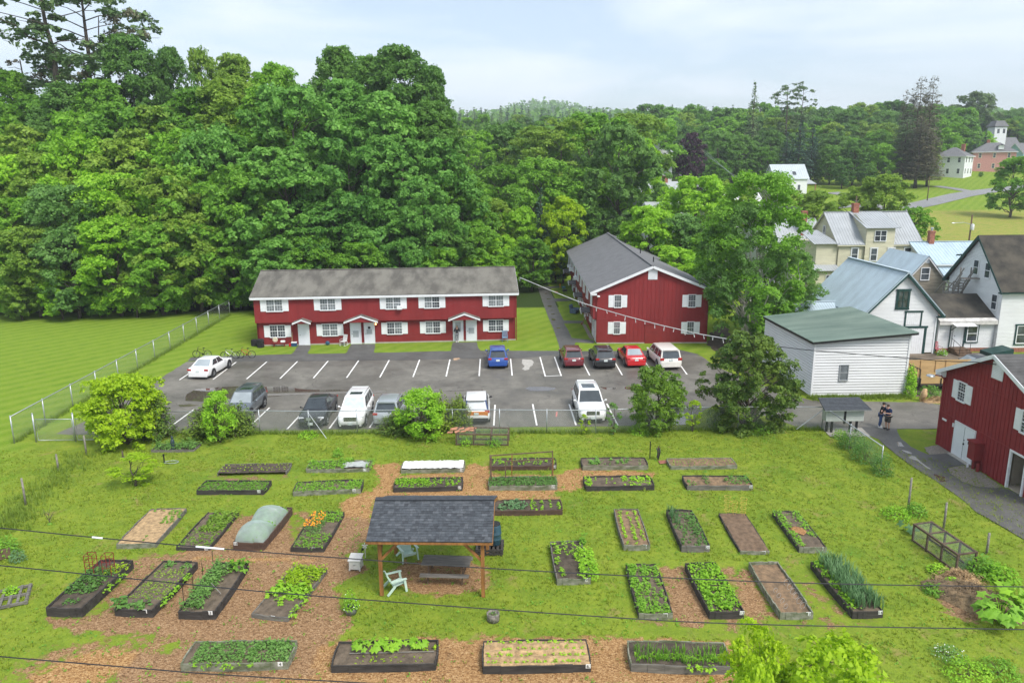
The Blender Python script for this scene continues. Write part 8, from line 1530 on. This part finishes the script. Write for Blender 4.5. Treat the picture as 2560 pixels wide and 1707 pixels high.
for nm,lb,cat,(px,py),col,sz in (('toy_car','orange and white toys on the grass by the far doors of the grey roofed building','toys',(1390,734),(.55,.25,.16),(.35,.3,.28)),('barbecue_grill','black barbecue grill beside the far doors of the grey roofed building','grill',(1412,733),(.02,.02,.022),(.4,.3,.5)),('plastic_chair','blue plastic seat behind the black barbecue grill','chair',(1409,724),(.10,.25,.42),(.3,.3,.45)),('play_slide','small orange play slide at the far end of the path','slide',(1400,720),(.75,.33,.02),(.12,.25,.6))):
    g=G(px,py); H=thing(nm,lb,cat,(g.x,g.y,0)); mt=pm(nm+' colour',col,.6,.3,5); m=MB(); x,y,z=sz; m.lathe((0,0,z*.55),[(x*.7,0),(x,z*.2),(x*.8,z*.4),(x*.3,z*.5)],12); m.build('top',mt,H,smooth=True,local=True)
    for a in (0,2.1,4.2): m=MB(); m.tube([(x*.5*math.cos(a),x*.5*math.sin(a),z*.6),(x*.8*math.cos(a),x*.8*math.sin(a),0)],.025,5); m.build('leg',mt,H,local=True)
g=G(2305,1005); heap('log_pile','split pale log and wood scraps beside the black trailer','logs',0,0) if False else None
g=G(2308,1003); m=MB(); m.tube([(g.x-.1,g.y+.1,.1),(g.x,g.y,.55),(g.x+.02,g.y-.05,.95)],[.18,.24,.14],8); tag(m.build('log_stump',pm('split log',(.50,.34,.18),.9,.3,6,.5),smooth=True),'upright split pale log beside the black trailer','log')
heap('wood_scrap_heap','low heap of brown bark scraps behind the right red building',ring(2345,1004,1.2,.45,0),.3,MS_STRAW,9)
world_bush('climbing_vine','leafy vine growing at the right corner of the white shed',(30.9,53.1,0),.5,2.6,900,.17,'bright',seed=31,up=.4); world_bush('weed_clump','green bushes under the plywood trailer',(32.6,53.2,0),.9,.8,500,.15,'dark',seed=32); g=G(2262,913); world_bush('flower_bush','small white flowering plants by the barn corner',(40.6,65.3,0),.5,.6,300,.12,'mid',seed=33,flower=(MWFL,40,.1)); world_bush('flower_bush','pale blooming bush behind the birch shed',(34.2,80,0),1.6,1.5,700,.2,'silver',seed=34,flower=(MWFL,120,.16))
H=thing('cellar_hatch','dark green sloping hatch against the farmhouse','hatch',(44.6,64.6,0)); m=MB(); m.prism([(44,63.6,0),(46,63.6,0),(46,63.6,.9),(44,63.6,.5)],(0,1.6,0)); m.build('cover',MTRIMG,H); m=MB(); m.box(43.95,46.02,63.55,63.6,0,.4); m.build('frame',MWOODB,H)
# ------------------------------------------------------------------ shrubs and young trees in front
PROTO['yew0']=(conifer(201,2.6,1.9,13,14,.20,.0,-.15,46,.0,.14,top=.45),2.6,1.9); PROTO['cedar0']=(deciduous(202,4.4,1.95,.0,150,260,.10,'wide',clr=(.12,.24)),4.4,1.95); PROTO['cedar1']=(deciduous(203,6.2,3.0,.0,200,330,.12,'wide',clr=(.09,.19)),6.2,3.0)
PROTO['shrub0']=(deciduous(210,3.6,2.3,.0,150,190,.14,'wide',trunks=2,clr=(.11,.22)),3.6,2.3); PROTO['young0']=(deciduous(212,3.4,1.5,.0,80,90,.13,'oval',clr=(.16,.3)),3.4,1.5); PROTO['sap0']=(deciduous(214,2.2,.55,.1,40,34,.075,'oval',clr=(.16,.3)),2.2,.55); PROTO['maple0']=(deciduous(216,4.6,1.15,.3,80,110,.105,'oval',clr=(.14,.30)),4.6,1.15)
def sh(name,proto,px,top,wd,base,leaf,label,cat='shrub'): Y=G(*base).y; return ptree(name,proto,px,top,wd,Y,leaf,label,cat=cat,z=0)
sh('shrub','shrub0',300,946,176,(300,1102),'lime','big yellow green shrub at the left end of the parking lot fence'); sh('yew_bush','yew0',380,985,95,(385,1092),'yew','dark evergreen bush half behind the big yellow green shrub'); sh('yew_bush','yew0',530,1008,150,(520,1086),'yew','wide dark evergreen bush left of the slate blue SUV'); sh('yew_bush','yew0',590,1012,100,(590,1082),'yew','dark evergreen bush in front of the slate blue SUV'); sh('shrub','young0',540,982,84,(540,1104),'bright','bright green ash sapling growing through the dark bushes by the slate blue SUV')
sh('yew_bush','yew0',1000,1025,120,(1000,1078),'yew','dark evergreen bush in front of the silver SUV'); sh('yew_bush','yew0',1090,985,110,(1095,1074),'yew','dark evergreen bush behind the bright fence shrub'); sh('yew_bush','yew0',1145,992,80,(1145,1074),'yew','dark evergreen bush left of the orange tailed SUV'); sh('shrub','young0',1050,980,140,(1055,1092),'bright','bright shrub with a tall shoot on the fence beside the silver SUV')
sh('cedar_tree','cedar0',1645,922,145,(1645,1074),'cedar','smaller bright green cedar by the fence, right of the big white SUV','tree'); sh('cedar_tree','cedar1',1882,842,222,(1880,1070),'yew','large olive green cedar by the fence in front of the white shed','tree')
for px,top,wd,base,lf,lb in ((1735,1003,46,(1735,1078),'lime','yellow green sapling between the two cedars'),(1462,1036,26,(1458,1085),'lime','thin sapling on the fence before the big white SUV'),(1535,1008,36,(1535,1085),'silver','wispy sapling right of the big white SUV')): sh('sapling','sap0',px,top,wd,base,lf,lb)
sh('sapling','sap0',332,1136,95,(334,1213),'lime','small yellow leaved fruit tree on the left garden grass','tree'); g=G(125,1310); H=thing('bare_sapling','leafless thin sapling on the grass at the left','sapling',g); m=MB(); rr=random.Random(7)
for i in range(9): a=rr.uniform(0,6.28); L_=rr.uniform(.3,.6); z=rr.uniform(.1,.5); m.tube([(0,0,0),(0,0,z),(L_*math.cos(a)*.6,L_*math.sin(a)*.4,z+L_*.9)],[.014,.011,.004],4)
m.build('branches',BARK,H,local=True); m=MB(); m.blob((0,0,0),.12,.1,.08); m.build('root_tuft',LEAF['mid'],H,local=True)
g=G(308,1147); m=MB(); m.tube([(g.x,g.y,0),(g.x,g.y,.5)],.045,6); m.blob((g.x,g.y,.05),.12,.12,.12); tag(m.build('tree_stub',BARK,smooth=True),'short sawn stem below the big yellow green shrub','stump')
for px,top,wd,Y,lb in ((1905,1585,165,15.5,'left crown of the bright young maple at the bottom edge'),(2070,1610,260,15,'right crown of the bright young maple at the bottom edge'),(1880,1660,160,14,'lowest bright maple bough at the bottom edge')): ptree('young_maple','maple0',px,top,wd*1.15,Y,'lime',lb,cat='tree',z=-.3)
# asparagus like fern hedge and tall grass along the right side
for i,(px,py,r,h,n,ls,lf,lb) in enumerate([(2130,1120,.9,1.2,1300,.10,'silver','feathery green hedge plants behind the short chain link fence'),(2165,1150,.95,1.3,1400,.10,'silver','feathery plants at the end of the short chain link fence'),(2205,1185,.65,1.4,1000,.09,'grey','brownish feathery clump at the end post of the short fence'),(2100,1095,.5,.6,400,.10,'bright','weeds at the mailbox shelter corner of the garden'),(2240,1290,.8,.5,500,.11,'bright','low weeds above the right cold frame'),(2290,1285,.6,.6,420,.11,'mid','weeds beside the thin metal stake'),(1165,1110,.5,.5,300,.1,'bright','weeds growing inside the fence side frame'),(1235,1112,.6,.55,360,.1,'mid','weeds at the right of the fence side frame'),(1600,1080,.9,.45,500,.1,'bright','long weeds at the foot of the smaller cedar'),(770,1092,.7,.4,320,.11,'bright','weeds around the braced fence post'),(1890,1075,1.2,.45,600,.11,'mid','long weeds at the foot of the large cedar'),(845,1140,.35,.5,220,.1,'mid','bushy weed behind the grey covered bed')]):
    world_bush('weed_clump',lb,G(px,py),r,h,n,ls,lf,seed=60+i,up=.3)
# ------------------------------------------------------------------ grass tufts (stuff)
def tufts():
    rng=np.random.default_rng(9); n=90000; X=rng.uniform(-34,30,n); Y=18+29*rng.uniform(0,1,n)**.9; keep=(abs(X)<Y*.75+1)&~((Y>44.5)&(X<-14))
    c=np.full(n,-9.0)
    for P,f,s in CHIPS: c=np.maximum(c,np.clip(distpoly(X,Y,P)*s,-9,9))
    keep&=(c<-.05)|(rng.uniform(size=n)<.03)
    for B in BEDS:
        u=(X-B.a.x)*B.u.x+(Y-B.a.y)*B.u.y; v=(X-B.a.x)*B.v.x+(Y-B.a.y)*B.v.y; keep&=~((u>-.03)&(u<B.w+.03)&(v>-.03)&(v<B.d+.03))
    keep&=~inpoly(X,Y,[(p.x,p.y) for p in lot]); keep&=~inpoly(X,Y,[(20.7,44.6),(40,30),(40,48),(24,48)])
    dens=.5+.5*np.sin(X*.9+np.sin(Y*.7)*2)*np.sin(Y*1.1+X*.3); keep&=rng.uniform(size=n)<.35+.65*dens
    X=X[keep];Y=Y[keep]; n=len(X); k=4; h=.06*rng.uniform(.5,1.6,(n,1))*np.where(rng.uniform(size=(n,1))<.05,2.4,1); a=rng.uniform(0,6.28,(n,k)); s=h*rng.uniform(.5,1.3,(n,k)); dx=np.cos(a)*s;dy=np.sin(a)*s; w_=.016
    bx=X[:,None]+rng.normal(size=(n,k))*.03;by=Y[:,None]+rng.normal(size=(n,k))*.03
    V_=np.stack([np.stack([bx-np.sin(a)*w_,by+np.cos(a)*w_,np.zeros((n,k))-.02],-1),np.stack([bx+np.sin(a)*w_,by-np.cos(a)*w_,np.zeros((n,k))-.02],-1),np.stack([bx+dx,by+dy,h*np.ones((1,k))],-1)],2).reshape(-1,3)
    tag(np_obj('grass',V_,np.arange(len(V_)).reshape(-1,3),MTUFT),'short yellow green grass of the garden','grass',None,'stuff')
    # clover and plantain rosettes
    n=1700; X=rng.uniform(-20,22,n);Y=rng.uniform(20,46,n); P=np.stack([X,Y,np.full(n,.03)],1); m_=np.ones(n,bool)
    for B in BEDS:
        u=(X-B.a.x)*B.u.x+(Y-B.a.y)*B.u.y; v=(X-B.a.x)*B.v.x+(Y-B.a.y)*B.v.y; m_&=~((u>-.03)&(u<B.w+.03)&(v>-.03)&(v<B.d+.03))
    P=P[m_]; P=np.repeat(P,6,0)+rng.normal(size=(len(P)*6,3))*np.array([.09,.09,.012]); Vv,F=leaf_quads(P,unit(rng.normal(size=(len(P),3))*.4+np.array([0,0,1])),.075,rng); tag(np_obj('low_weeds',Vv,F,LEAF['mid']),'scattered low weeds in the garden turf','weeds',None,'stuff')
    # grass along the fence foot and walls
    S_=[]
    for P in (FP,LP):
        for a_,b_ in zip(P,P[1:]):
            for i in range(120): t=rng.uniform(); q=Vector((a_[0],a_[1],0))*(1-t)+Vector((b_[0],b_[1],0))*t; S_.append((q.x+rng.normal()*.12,q.y+rng.normal()*.12))
    for i in range(900): S_.append((rng.uniform(23.2,30.8),53.1-abs(rng.normal())*.35))
    for a_,b_ in ((G(64,1261),G(216,1136)),(G(0,1330),G(64,1261))):
        for i in range(330): t=rng.uniform(); q=a_*(1-t)+b_*t; S_.append((q.x+rng.normal()*.6,q.y+rng.normal()*.6))
    P=np.array(S_); n=len(P); k=5; h=rng.uniform(.12,.38,(n,1)); a=rng.uniform(0,6.28,(n,k)); s=h*rng.uniform(.2,.7,(n,k)); bx=P[:,:1]+rng.normal(size=(n,k))*.04;by=P[:,1:2]+rng.normal(size=(n,k))*.04; w_=.018
    V_=np.stack([np.stack([bx-np.sin(a)*w_,by+np.cos(a)*w_,np.zeros((n,k))-.02],-1),np.stack([bx+np.sin(a)*w_,by-np.cos(a)*w_,np.zeros((n,k))-.02],-1),np.stack([bx+np.cos(a)*s,by+np.sin(a)*s,h*np.ones((1,k))],-1)],2).reshape(-1,3)
    tag(np_obj('tall_grass',V_,np.arange(len(V_)).reshape(-1,3),MTUFT2),'longer grass along the fences and walls','grass',None,'stuff')
MTUFT=leafmat('turf blades',(.16,.245,.012),(.27,.33,.025),.2,.5); MTUFT2=leafmat('long grass blades',(.13,.22,.02),(.22,.31,.04),.25,.5)
tufts()
# ------------------------------------------------------------------ the wood on the left
GW='broadleaf trees of the wood behind the left red building'
def wood(px,top,wd,Y,leaf,proto,label='leafy tree in the dense green wood left of and behind the long red building',group=GW,name='broadleaf_tree'):
    return ptree(name,proto,px,top,wd,Y,leaf,label,group)
rw=random.Random(77)
PR=['round0','round1','round2','round3','round4','oval0','oval1','oval2']
def pr(): return rw.choice(PR)
ptree('pine_tree','wpine0',118,-75,330,118,'pine','tall dark pine leaning over the wood at the far left edge of the sky','tall pines at the top left')
ptree('pine_tree','wpine1',196,-60,270,122,'pine','tall dark pine standing right of the leftmost pine, trunk bare below','tall pines at the top left')
ptree('pine_tree','wpine2',238,40,150,120,'brown','thin half dead pine with bare upper limbs beside the two tall pines')
ptree('dead_tree','dead',60,150,110,124,'brown','thin bare grey tree between the leftmost pine and the wood')
wood(318,96,185,118,'dark','round0','dark green rounded tree rising above the wood right of the tall pines',None)
wood(422,124,120,118,'dark','round3','narrow dark tree beside the dark rounded one above the wood',None)
wood(500,130,120,121,'olive','airy0','thin wispy tree with gaps of sky above the wood',None)
wood(585,142,175,119,'olive','round1','olive green tree with a few orange leaves on the wood skyline',None)
wood(680,165,170,116,'mid','round2')
wood(840,124,195,120,'dark','round4','dark crown left of the tall crown behind the red building roof, on the skyline',None)
wood(1000,122,230,113,'dark','big0','tallest dark maple on the skyline behind the red building',None)
wood(1075,170,150,112,'dark','oval1'); wood(920,150,190,116,'dark','round2')
for a in [(20,185,170,122,'mid'),(85,245,190,114,'mid'),(170,215,200,112,'grey'),(250,205,190,112,'mid'),(-40,260,200,110,'mid'),
 (60,315,190,106,'olive'),(190,290,220,106,'mid'),(300,265,220,105,'mid'),(395,270,200,105,'olive'),(480,225,200,107,'mid'),(570,200,220,106,'olive'),(650,225,220,105,'mid'),(860,205,230,106,'maple'),(960,240,230,104,'maple'),(1085,260,190,105,'dark'),
 (0,400,200,98,'bright'),(95,390,190,98,'olive'),(200,345,210,99,'bright'),(310,350,220,99,'olive'),(430,330,200,99,'mid'),(520,320,230,100,'maple'),(880,330,260,99,'maple'),(1000,345,220,99,'maple'),(1100,350,190,101,'maple'),
 (20,500,190,93,'mid'),(150,470,200,92,'silver'),(270,440,220,94,'bright'),(390,430,210,93,'olive'),(490,425,220,94,'mid'),(600,420,220,94,'mid'),(1060,450,200,95,'maple'),(1150,420,150,102,'mid'),
 (-10,610,190,89,'mid'),(70,570,170,88.5,'olive'),(170,580,190,88,'silver'),(275,545,200,89,'bright'),(385,560,190,89.5,'mid'),(480,540,200,91,'olive'),(570,560,190,92,'mid'),(840,500,240,95,'maple'),(960,520,230,95,'maple'),(1090,545,190,95,'dark'),(1180,560,150,97,'mid'),
 (40,690,130,87,'olive'),(140,680,140,87,'bright'),(240,690,130,88,'mid'),(330,680,130,88,'olive'),(430,675,130,90,'mid'),(520,680,120,92,'mid'),(600,690,110,93,'dark'),
 (760,590,150,90,'mid'),(690,600,150,89,'maple'),(900,610,150,90,'mid'),(1000,605,150,91,'maple'),(1100,620,130,92,'mid'),(1200,630,100,96,'bright'),(1250,640,90,97,'bright')]:
    px,top,wd,Y,lf=a; wood(px,top,wd,Y,lf,pr())
wood(735,225,330,101,'maple','big1','huge maple filling the middle of the wood above the left end of the red roof',None)
wood(700,375,300,95,'maple','big0','broad blue green maple in front of the huge maple, above the red roof',None)
# ------------------------------------------------------------------ trees between the two red buildings and behind the second
GM='trees of the middle distance beyond the two red buildings'
LM='leafy tree of the valley wood beyond the two red buildings'
for a in [(1190,330,150,150,'mid','airy1'),(1260,310,190,165,'grey','round1'),(1330,320,170,150,'olive','airy0'),(1400,300,200,146,'olive','airy1'),(1480,290,210,150,'mid','round3'),(1590,290,190,160,'olive','round0'),(1612,350,105,132,'bright','oval0'),(1250,420,170,128,'mid','round4'),(1180,470,150,118,'mid','oval2'),(1350,400,190,132,'mid','oval1'),(1460,420,180,128,'mid','round2'),
 (1240,500,120,112,'olive','round0'),(1300,520,130,112,'bright','round1'),(1480,520,150,124,'dark','round4'),(1180,560,130,108,'mid','round3'),(1250,590,130,106,'bright','round2'),(1330,600,110,104,'mid','round0'),(1390,600,100,112,'dark','round1')]:
    px,top,wd,Y,lf,p_=a; ptree('broadleaf_tree',p_,px,top,wd,Y,lf,LM,GM)
ptree('broadleaf_tree','big1',1555,318,215,126,'grey','tall grey green tree rising just behind the grey roofed red building','' or None)
ptree('broadleaf_tree','round2',1408,495,115,111,'lime','bright yellow green tree at the left of the grey roof')
ptree('spruce_tree','spruce0',1352,470,100,112,'spruce','dark spruce beside the bright yellow green tree behind the lawn')
for px,top,wd,Y,lf,p_,lb in [(1620,520,190,100,'bright','round0','bright green tree hugging the right side of the grey roof'),(1745,445,190,112,'bright','round3','bright yellow green crown in front of the hill road'),(1700,540,150,100,'silver','oval1','soft pale tree between the grey roof and the birch'),(1690,620,130,88,'bright','round1','low bright tree beside the right gable of the second red building'),(1760,640,130,84,'bright','round4','low bright tree behind the foot of the birch'),(1690,478,120,128,'bright','oval0','loose tree with yellowish leaves right of the tall grey green tree'),(1830,455,150,118,'olive','round2','bushy tree in front of the white house with the metal roof'),(1795,560,160,96,'mid','round0','green tree hidden behind the birch crown'),(1960,470,150,130,'olive','round1','rounded light tree left of the yellow house chimney'),(2040,480,150,128,'olive','round4','light leafy tree just left of the yellow house ridge'),(2215,440,190,136,'olive','round3','light tree behind the ridge of the yellow house'),(2290,520,110,122,'mid','round2','tree at the right end of the yellow house roof'),(2150,470,110,138,'olive','oval2','slim light tree behind the yellow house chimney'),(2545,395,200,165,'mid','round0','dark leafy tree at the right edge beside the hill road'),(2010,640,60,84,'olive','oval0','small sapling against the yellow house wall'),(1950,620,140,76,'bright','round1','bright leafy tree at the right foot of the birch')]:
    ptree('broadleaf_tree',p_,px,top,wd,Y,lf,lb)
ptree('birch_tree','birch0',1898,440,282,71,'mid','large birch with white trunks in front of the white barn',bark=BIRCHB)
ptree('birch_tree','birch0',1872,520,190,69.5,'grey','second birch stem filling the lower left of the large birch',bark=BIRCHB)
ptree('birch_tree','airy1',1985,600,140,71,'grey','low birch limb crown above the small metal roofed shed',bark=BIRCHB)
# ------------------------------------------------------------------ the wooded hillside on the right and the far ridge
GH='trees of the wooded hillside on the right'; LH='dark green tree of the wooded hillside behind the houses'
for i in range(150):
    px=1600+1000*((i*0.6180339)%1); k=i%4; Y=(345,310,285,262)[k]+rw.uniform(-12,12); top=(266,285,305,340)[k]+rw.uniform(-14,22)+(10 if px<1800 else 0)
    if k==3 and 2330<px<2600: top=430
    if 2430<px and k!=3: Y=rw.uniform(352,385)
    lf=rw.choice(['dark','dark','mid','grey','mid','olive'])
    ptree('broadleaf_tree',rw.choice(['far0','far1','far2','round1','oval0']),px,top,rw.uniform(95,150),Y,lf,LH,GH)
for px,top,wd,Y,p_,lf,lb in [(1888,206,80,262,'spruce1','pine','pointed pine standing above the hillside skyline'),(1975,214,75,268,'wpine0','pine','flat topped pine right of the pointed pine on the hillside skyline'),(2008,218,60,270,'wpine1','pine','narrower flat topped pine at the right of its twin on the skyline'),(2305,192,62,245,'sky0','brown','tallest ragged half bare tree on the right skyline'),(2336,190,58,246,'sky0','brown','twin of the tallest ragged tree, right stem'),(2268,225,34,250,'sky0','brown','thin bare spire left of the tallest ragged tree'),(2438,232,90,352,'oval0','pine','broad dark pine on the right skyline above the pink house'),(2308,290,100,222,'sky0','brown','big ragged brownish evergreen left of the white hipped house'),(2332,330,70,226,'sky0','brown','ragged evergreen touching the white hipped house'),(2268,300,90,228,'sky0','pine','ragged evergreen behind the hill road bend'),(2005,300,95,232,'spruce0','spruce','blue green spruce right of the grey roofed house on the hill'),(2035,315,80,236,'spruce1','spruce','second spruce right of the grey roofed house, closer to the maples'),(1970,330,70,238,'spruce2','spruce','spruce at the corner of the grey roofed house'),(2437,360,75,275,'spruce2','spruce','blue spruce between the white hipped house and the pink house'),(2466,325,50,285,'spruce0','spruce','narrow spruce above the pink house')]:
    ptree('evergreen_tree',p_,px,top,wd,Y,lf,lb)
for px,top,wd,Y,p_,lf,lb in [(2380,342,80,282,'round2','bright','bright yellow green tree behind the white hipped house roof'),(2465,330,45,300,'round1','bright','small bright crown above the pink house'),(1730,333,66,214,'oval1','maroon','dark maroon tree beside the hill road'),(1725,405,60,228,'round0','dark','round dark shrub at the foot of the maroon tree'),(1905,370,75,240,'round3','mid','leafy tree in front of the grey roofed house on the hill'),(2080,365,100,232,'round4','dark','dark maple right of the white metal roofed house'),(2140,350,110,230,'round2','dark','dark round maple in the middle of the hillside'),(2200,360,110,228,'round1','mid','green maple left of the ragged evergreens'),(2110,400,90,222,'round0','dark','low dark maple by the hill lane'),(2170,410,90,222,'round3','dark','low maple overhanging the hill lane'),(1800,330,120,236,'round1','dark','dark green tree right of the hill road'),(1850,340,100,240,'round2','dark','dark green tree left of the grey roofed house'),(1790,400,70,222,'round4','mid','low bushy tree beside the hill road pole'),(1640,300,150,215,'round0','mid','leafy tree above the far end of the hill road'),(1560,300,140,230,'far0','mid','leafy tree left of the far end of the hill road')]:
    ptree('broadleaf_tree',p_,px,top,wd,Y,lf,lb)
GR='dark conifers on the far ridge'; LR='small dark conifer in the far ridge line'
for i in range(120):
    px=1100+820*((i*0.6180339)%1); k=i%3; Y=(560,470,400)[k]+rw.uniform(-30,30); top=(268,279,298)[k]+rw.uniform(-8,14)
    ptree('conifer_tree',rw.choice(['farspruce0','farspruce1','farspruce1']),px,top,rw.uniform(24,40),Y,rw.choice(['spruce','pine','pine']),LR,GR)
GF='broadleaf trees on the far slope'; LF='small broadleaf tree on the far slope below the conifers'
for i in range(90):
    px=1110+(700 if i%3<2 else 460)*((i*0.7548)%1); k=i%3; Y=(330,280,235)[k]+rw.uniform(-20,20); top=(300,318,335)[k]+rw.uniform(-12,14)
    ptree('broadleaf_tree',rw.choice(['far0','far1','far2']),px,top,rw.uniform(55,85),Y,rw.choice(['mid','dark','grey','olive']),LF,GF)
# the ridge beyond as one mass of low crowns
def far_wood():
    rng=np.random.default_rng(3); Cs=[];Ns=[]
    for i in range(5200):
        y=rng.uniform(640,1750); x=rng.uniform(-140,.82*y+60); z=T(x,y)
        k=7; h=rng.uniform(9,17); w_=rng.uniform(3.5,6); con=rng.uniform()<.45
        u=rng.uniform(0,1,k); rr_=w_*((1-u)*.8+.1 if con else np.sin(PI*(.2+.75*u))); a=rng.uniform(0,6.28,k)
        P=np.stack([x+rr_*np.cos(a),y+rr_*np.sin(a),z+h*u],1); Cs.append(P); Ns.append(unit(np.stack([np.cos(a)*.6,np.sin(a)*.6-.3,np.full(k,.8)],1)+rng.normal(size=(k,3))*.4))
    Vv,F=leaf_quads(np.concatenate(Cs),np.concatenate(Ns),6.0,rng,.8)
    tag(np_obj('distant_wood',Vv,F,LEAF['dark']),kind='stuff',label='hazy far wood covering the distant hills')
far_wood()

# ------------------------------------------------------------------ the damp air
def haze():
    m,t,o=newmat('damp air'); v=N(t,'ShaderNodeVolumePrincipled'); v.inputs['Density'].default_value=.00032; v.inputs['Color'].default_value=(.86,.92,.97,1); v.inputs['Anisotropy'].default_value=.2; t.links.new(v.outputs[0],o.inputs['Volume'])
    b=MB(); b.box(-1600,1600,-60,2100,-6,165); tag(b.build('haze',m),'thin damp haze over the far hills',None,None,'stuff')
haze()
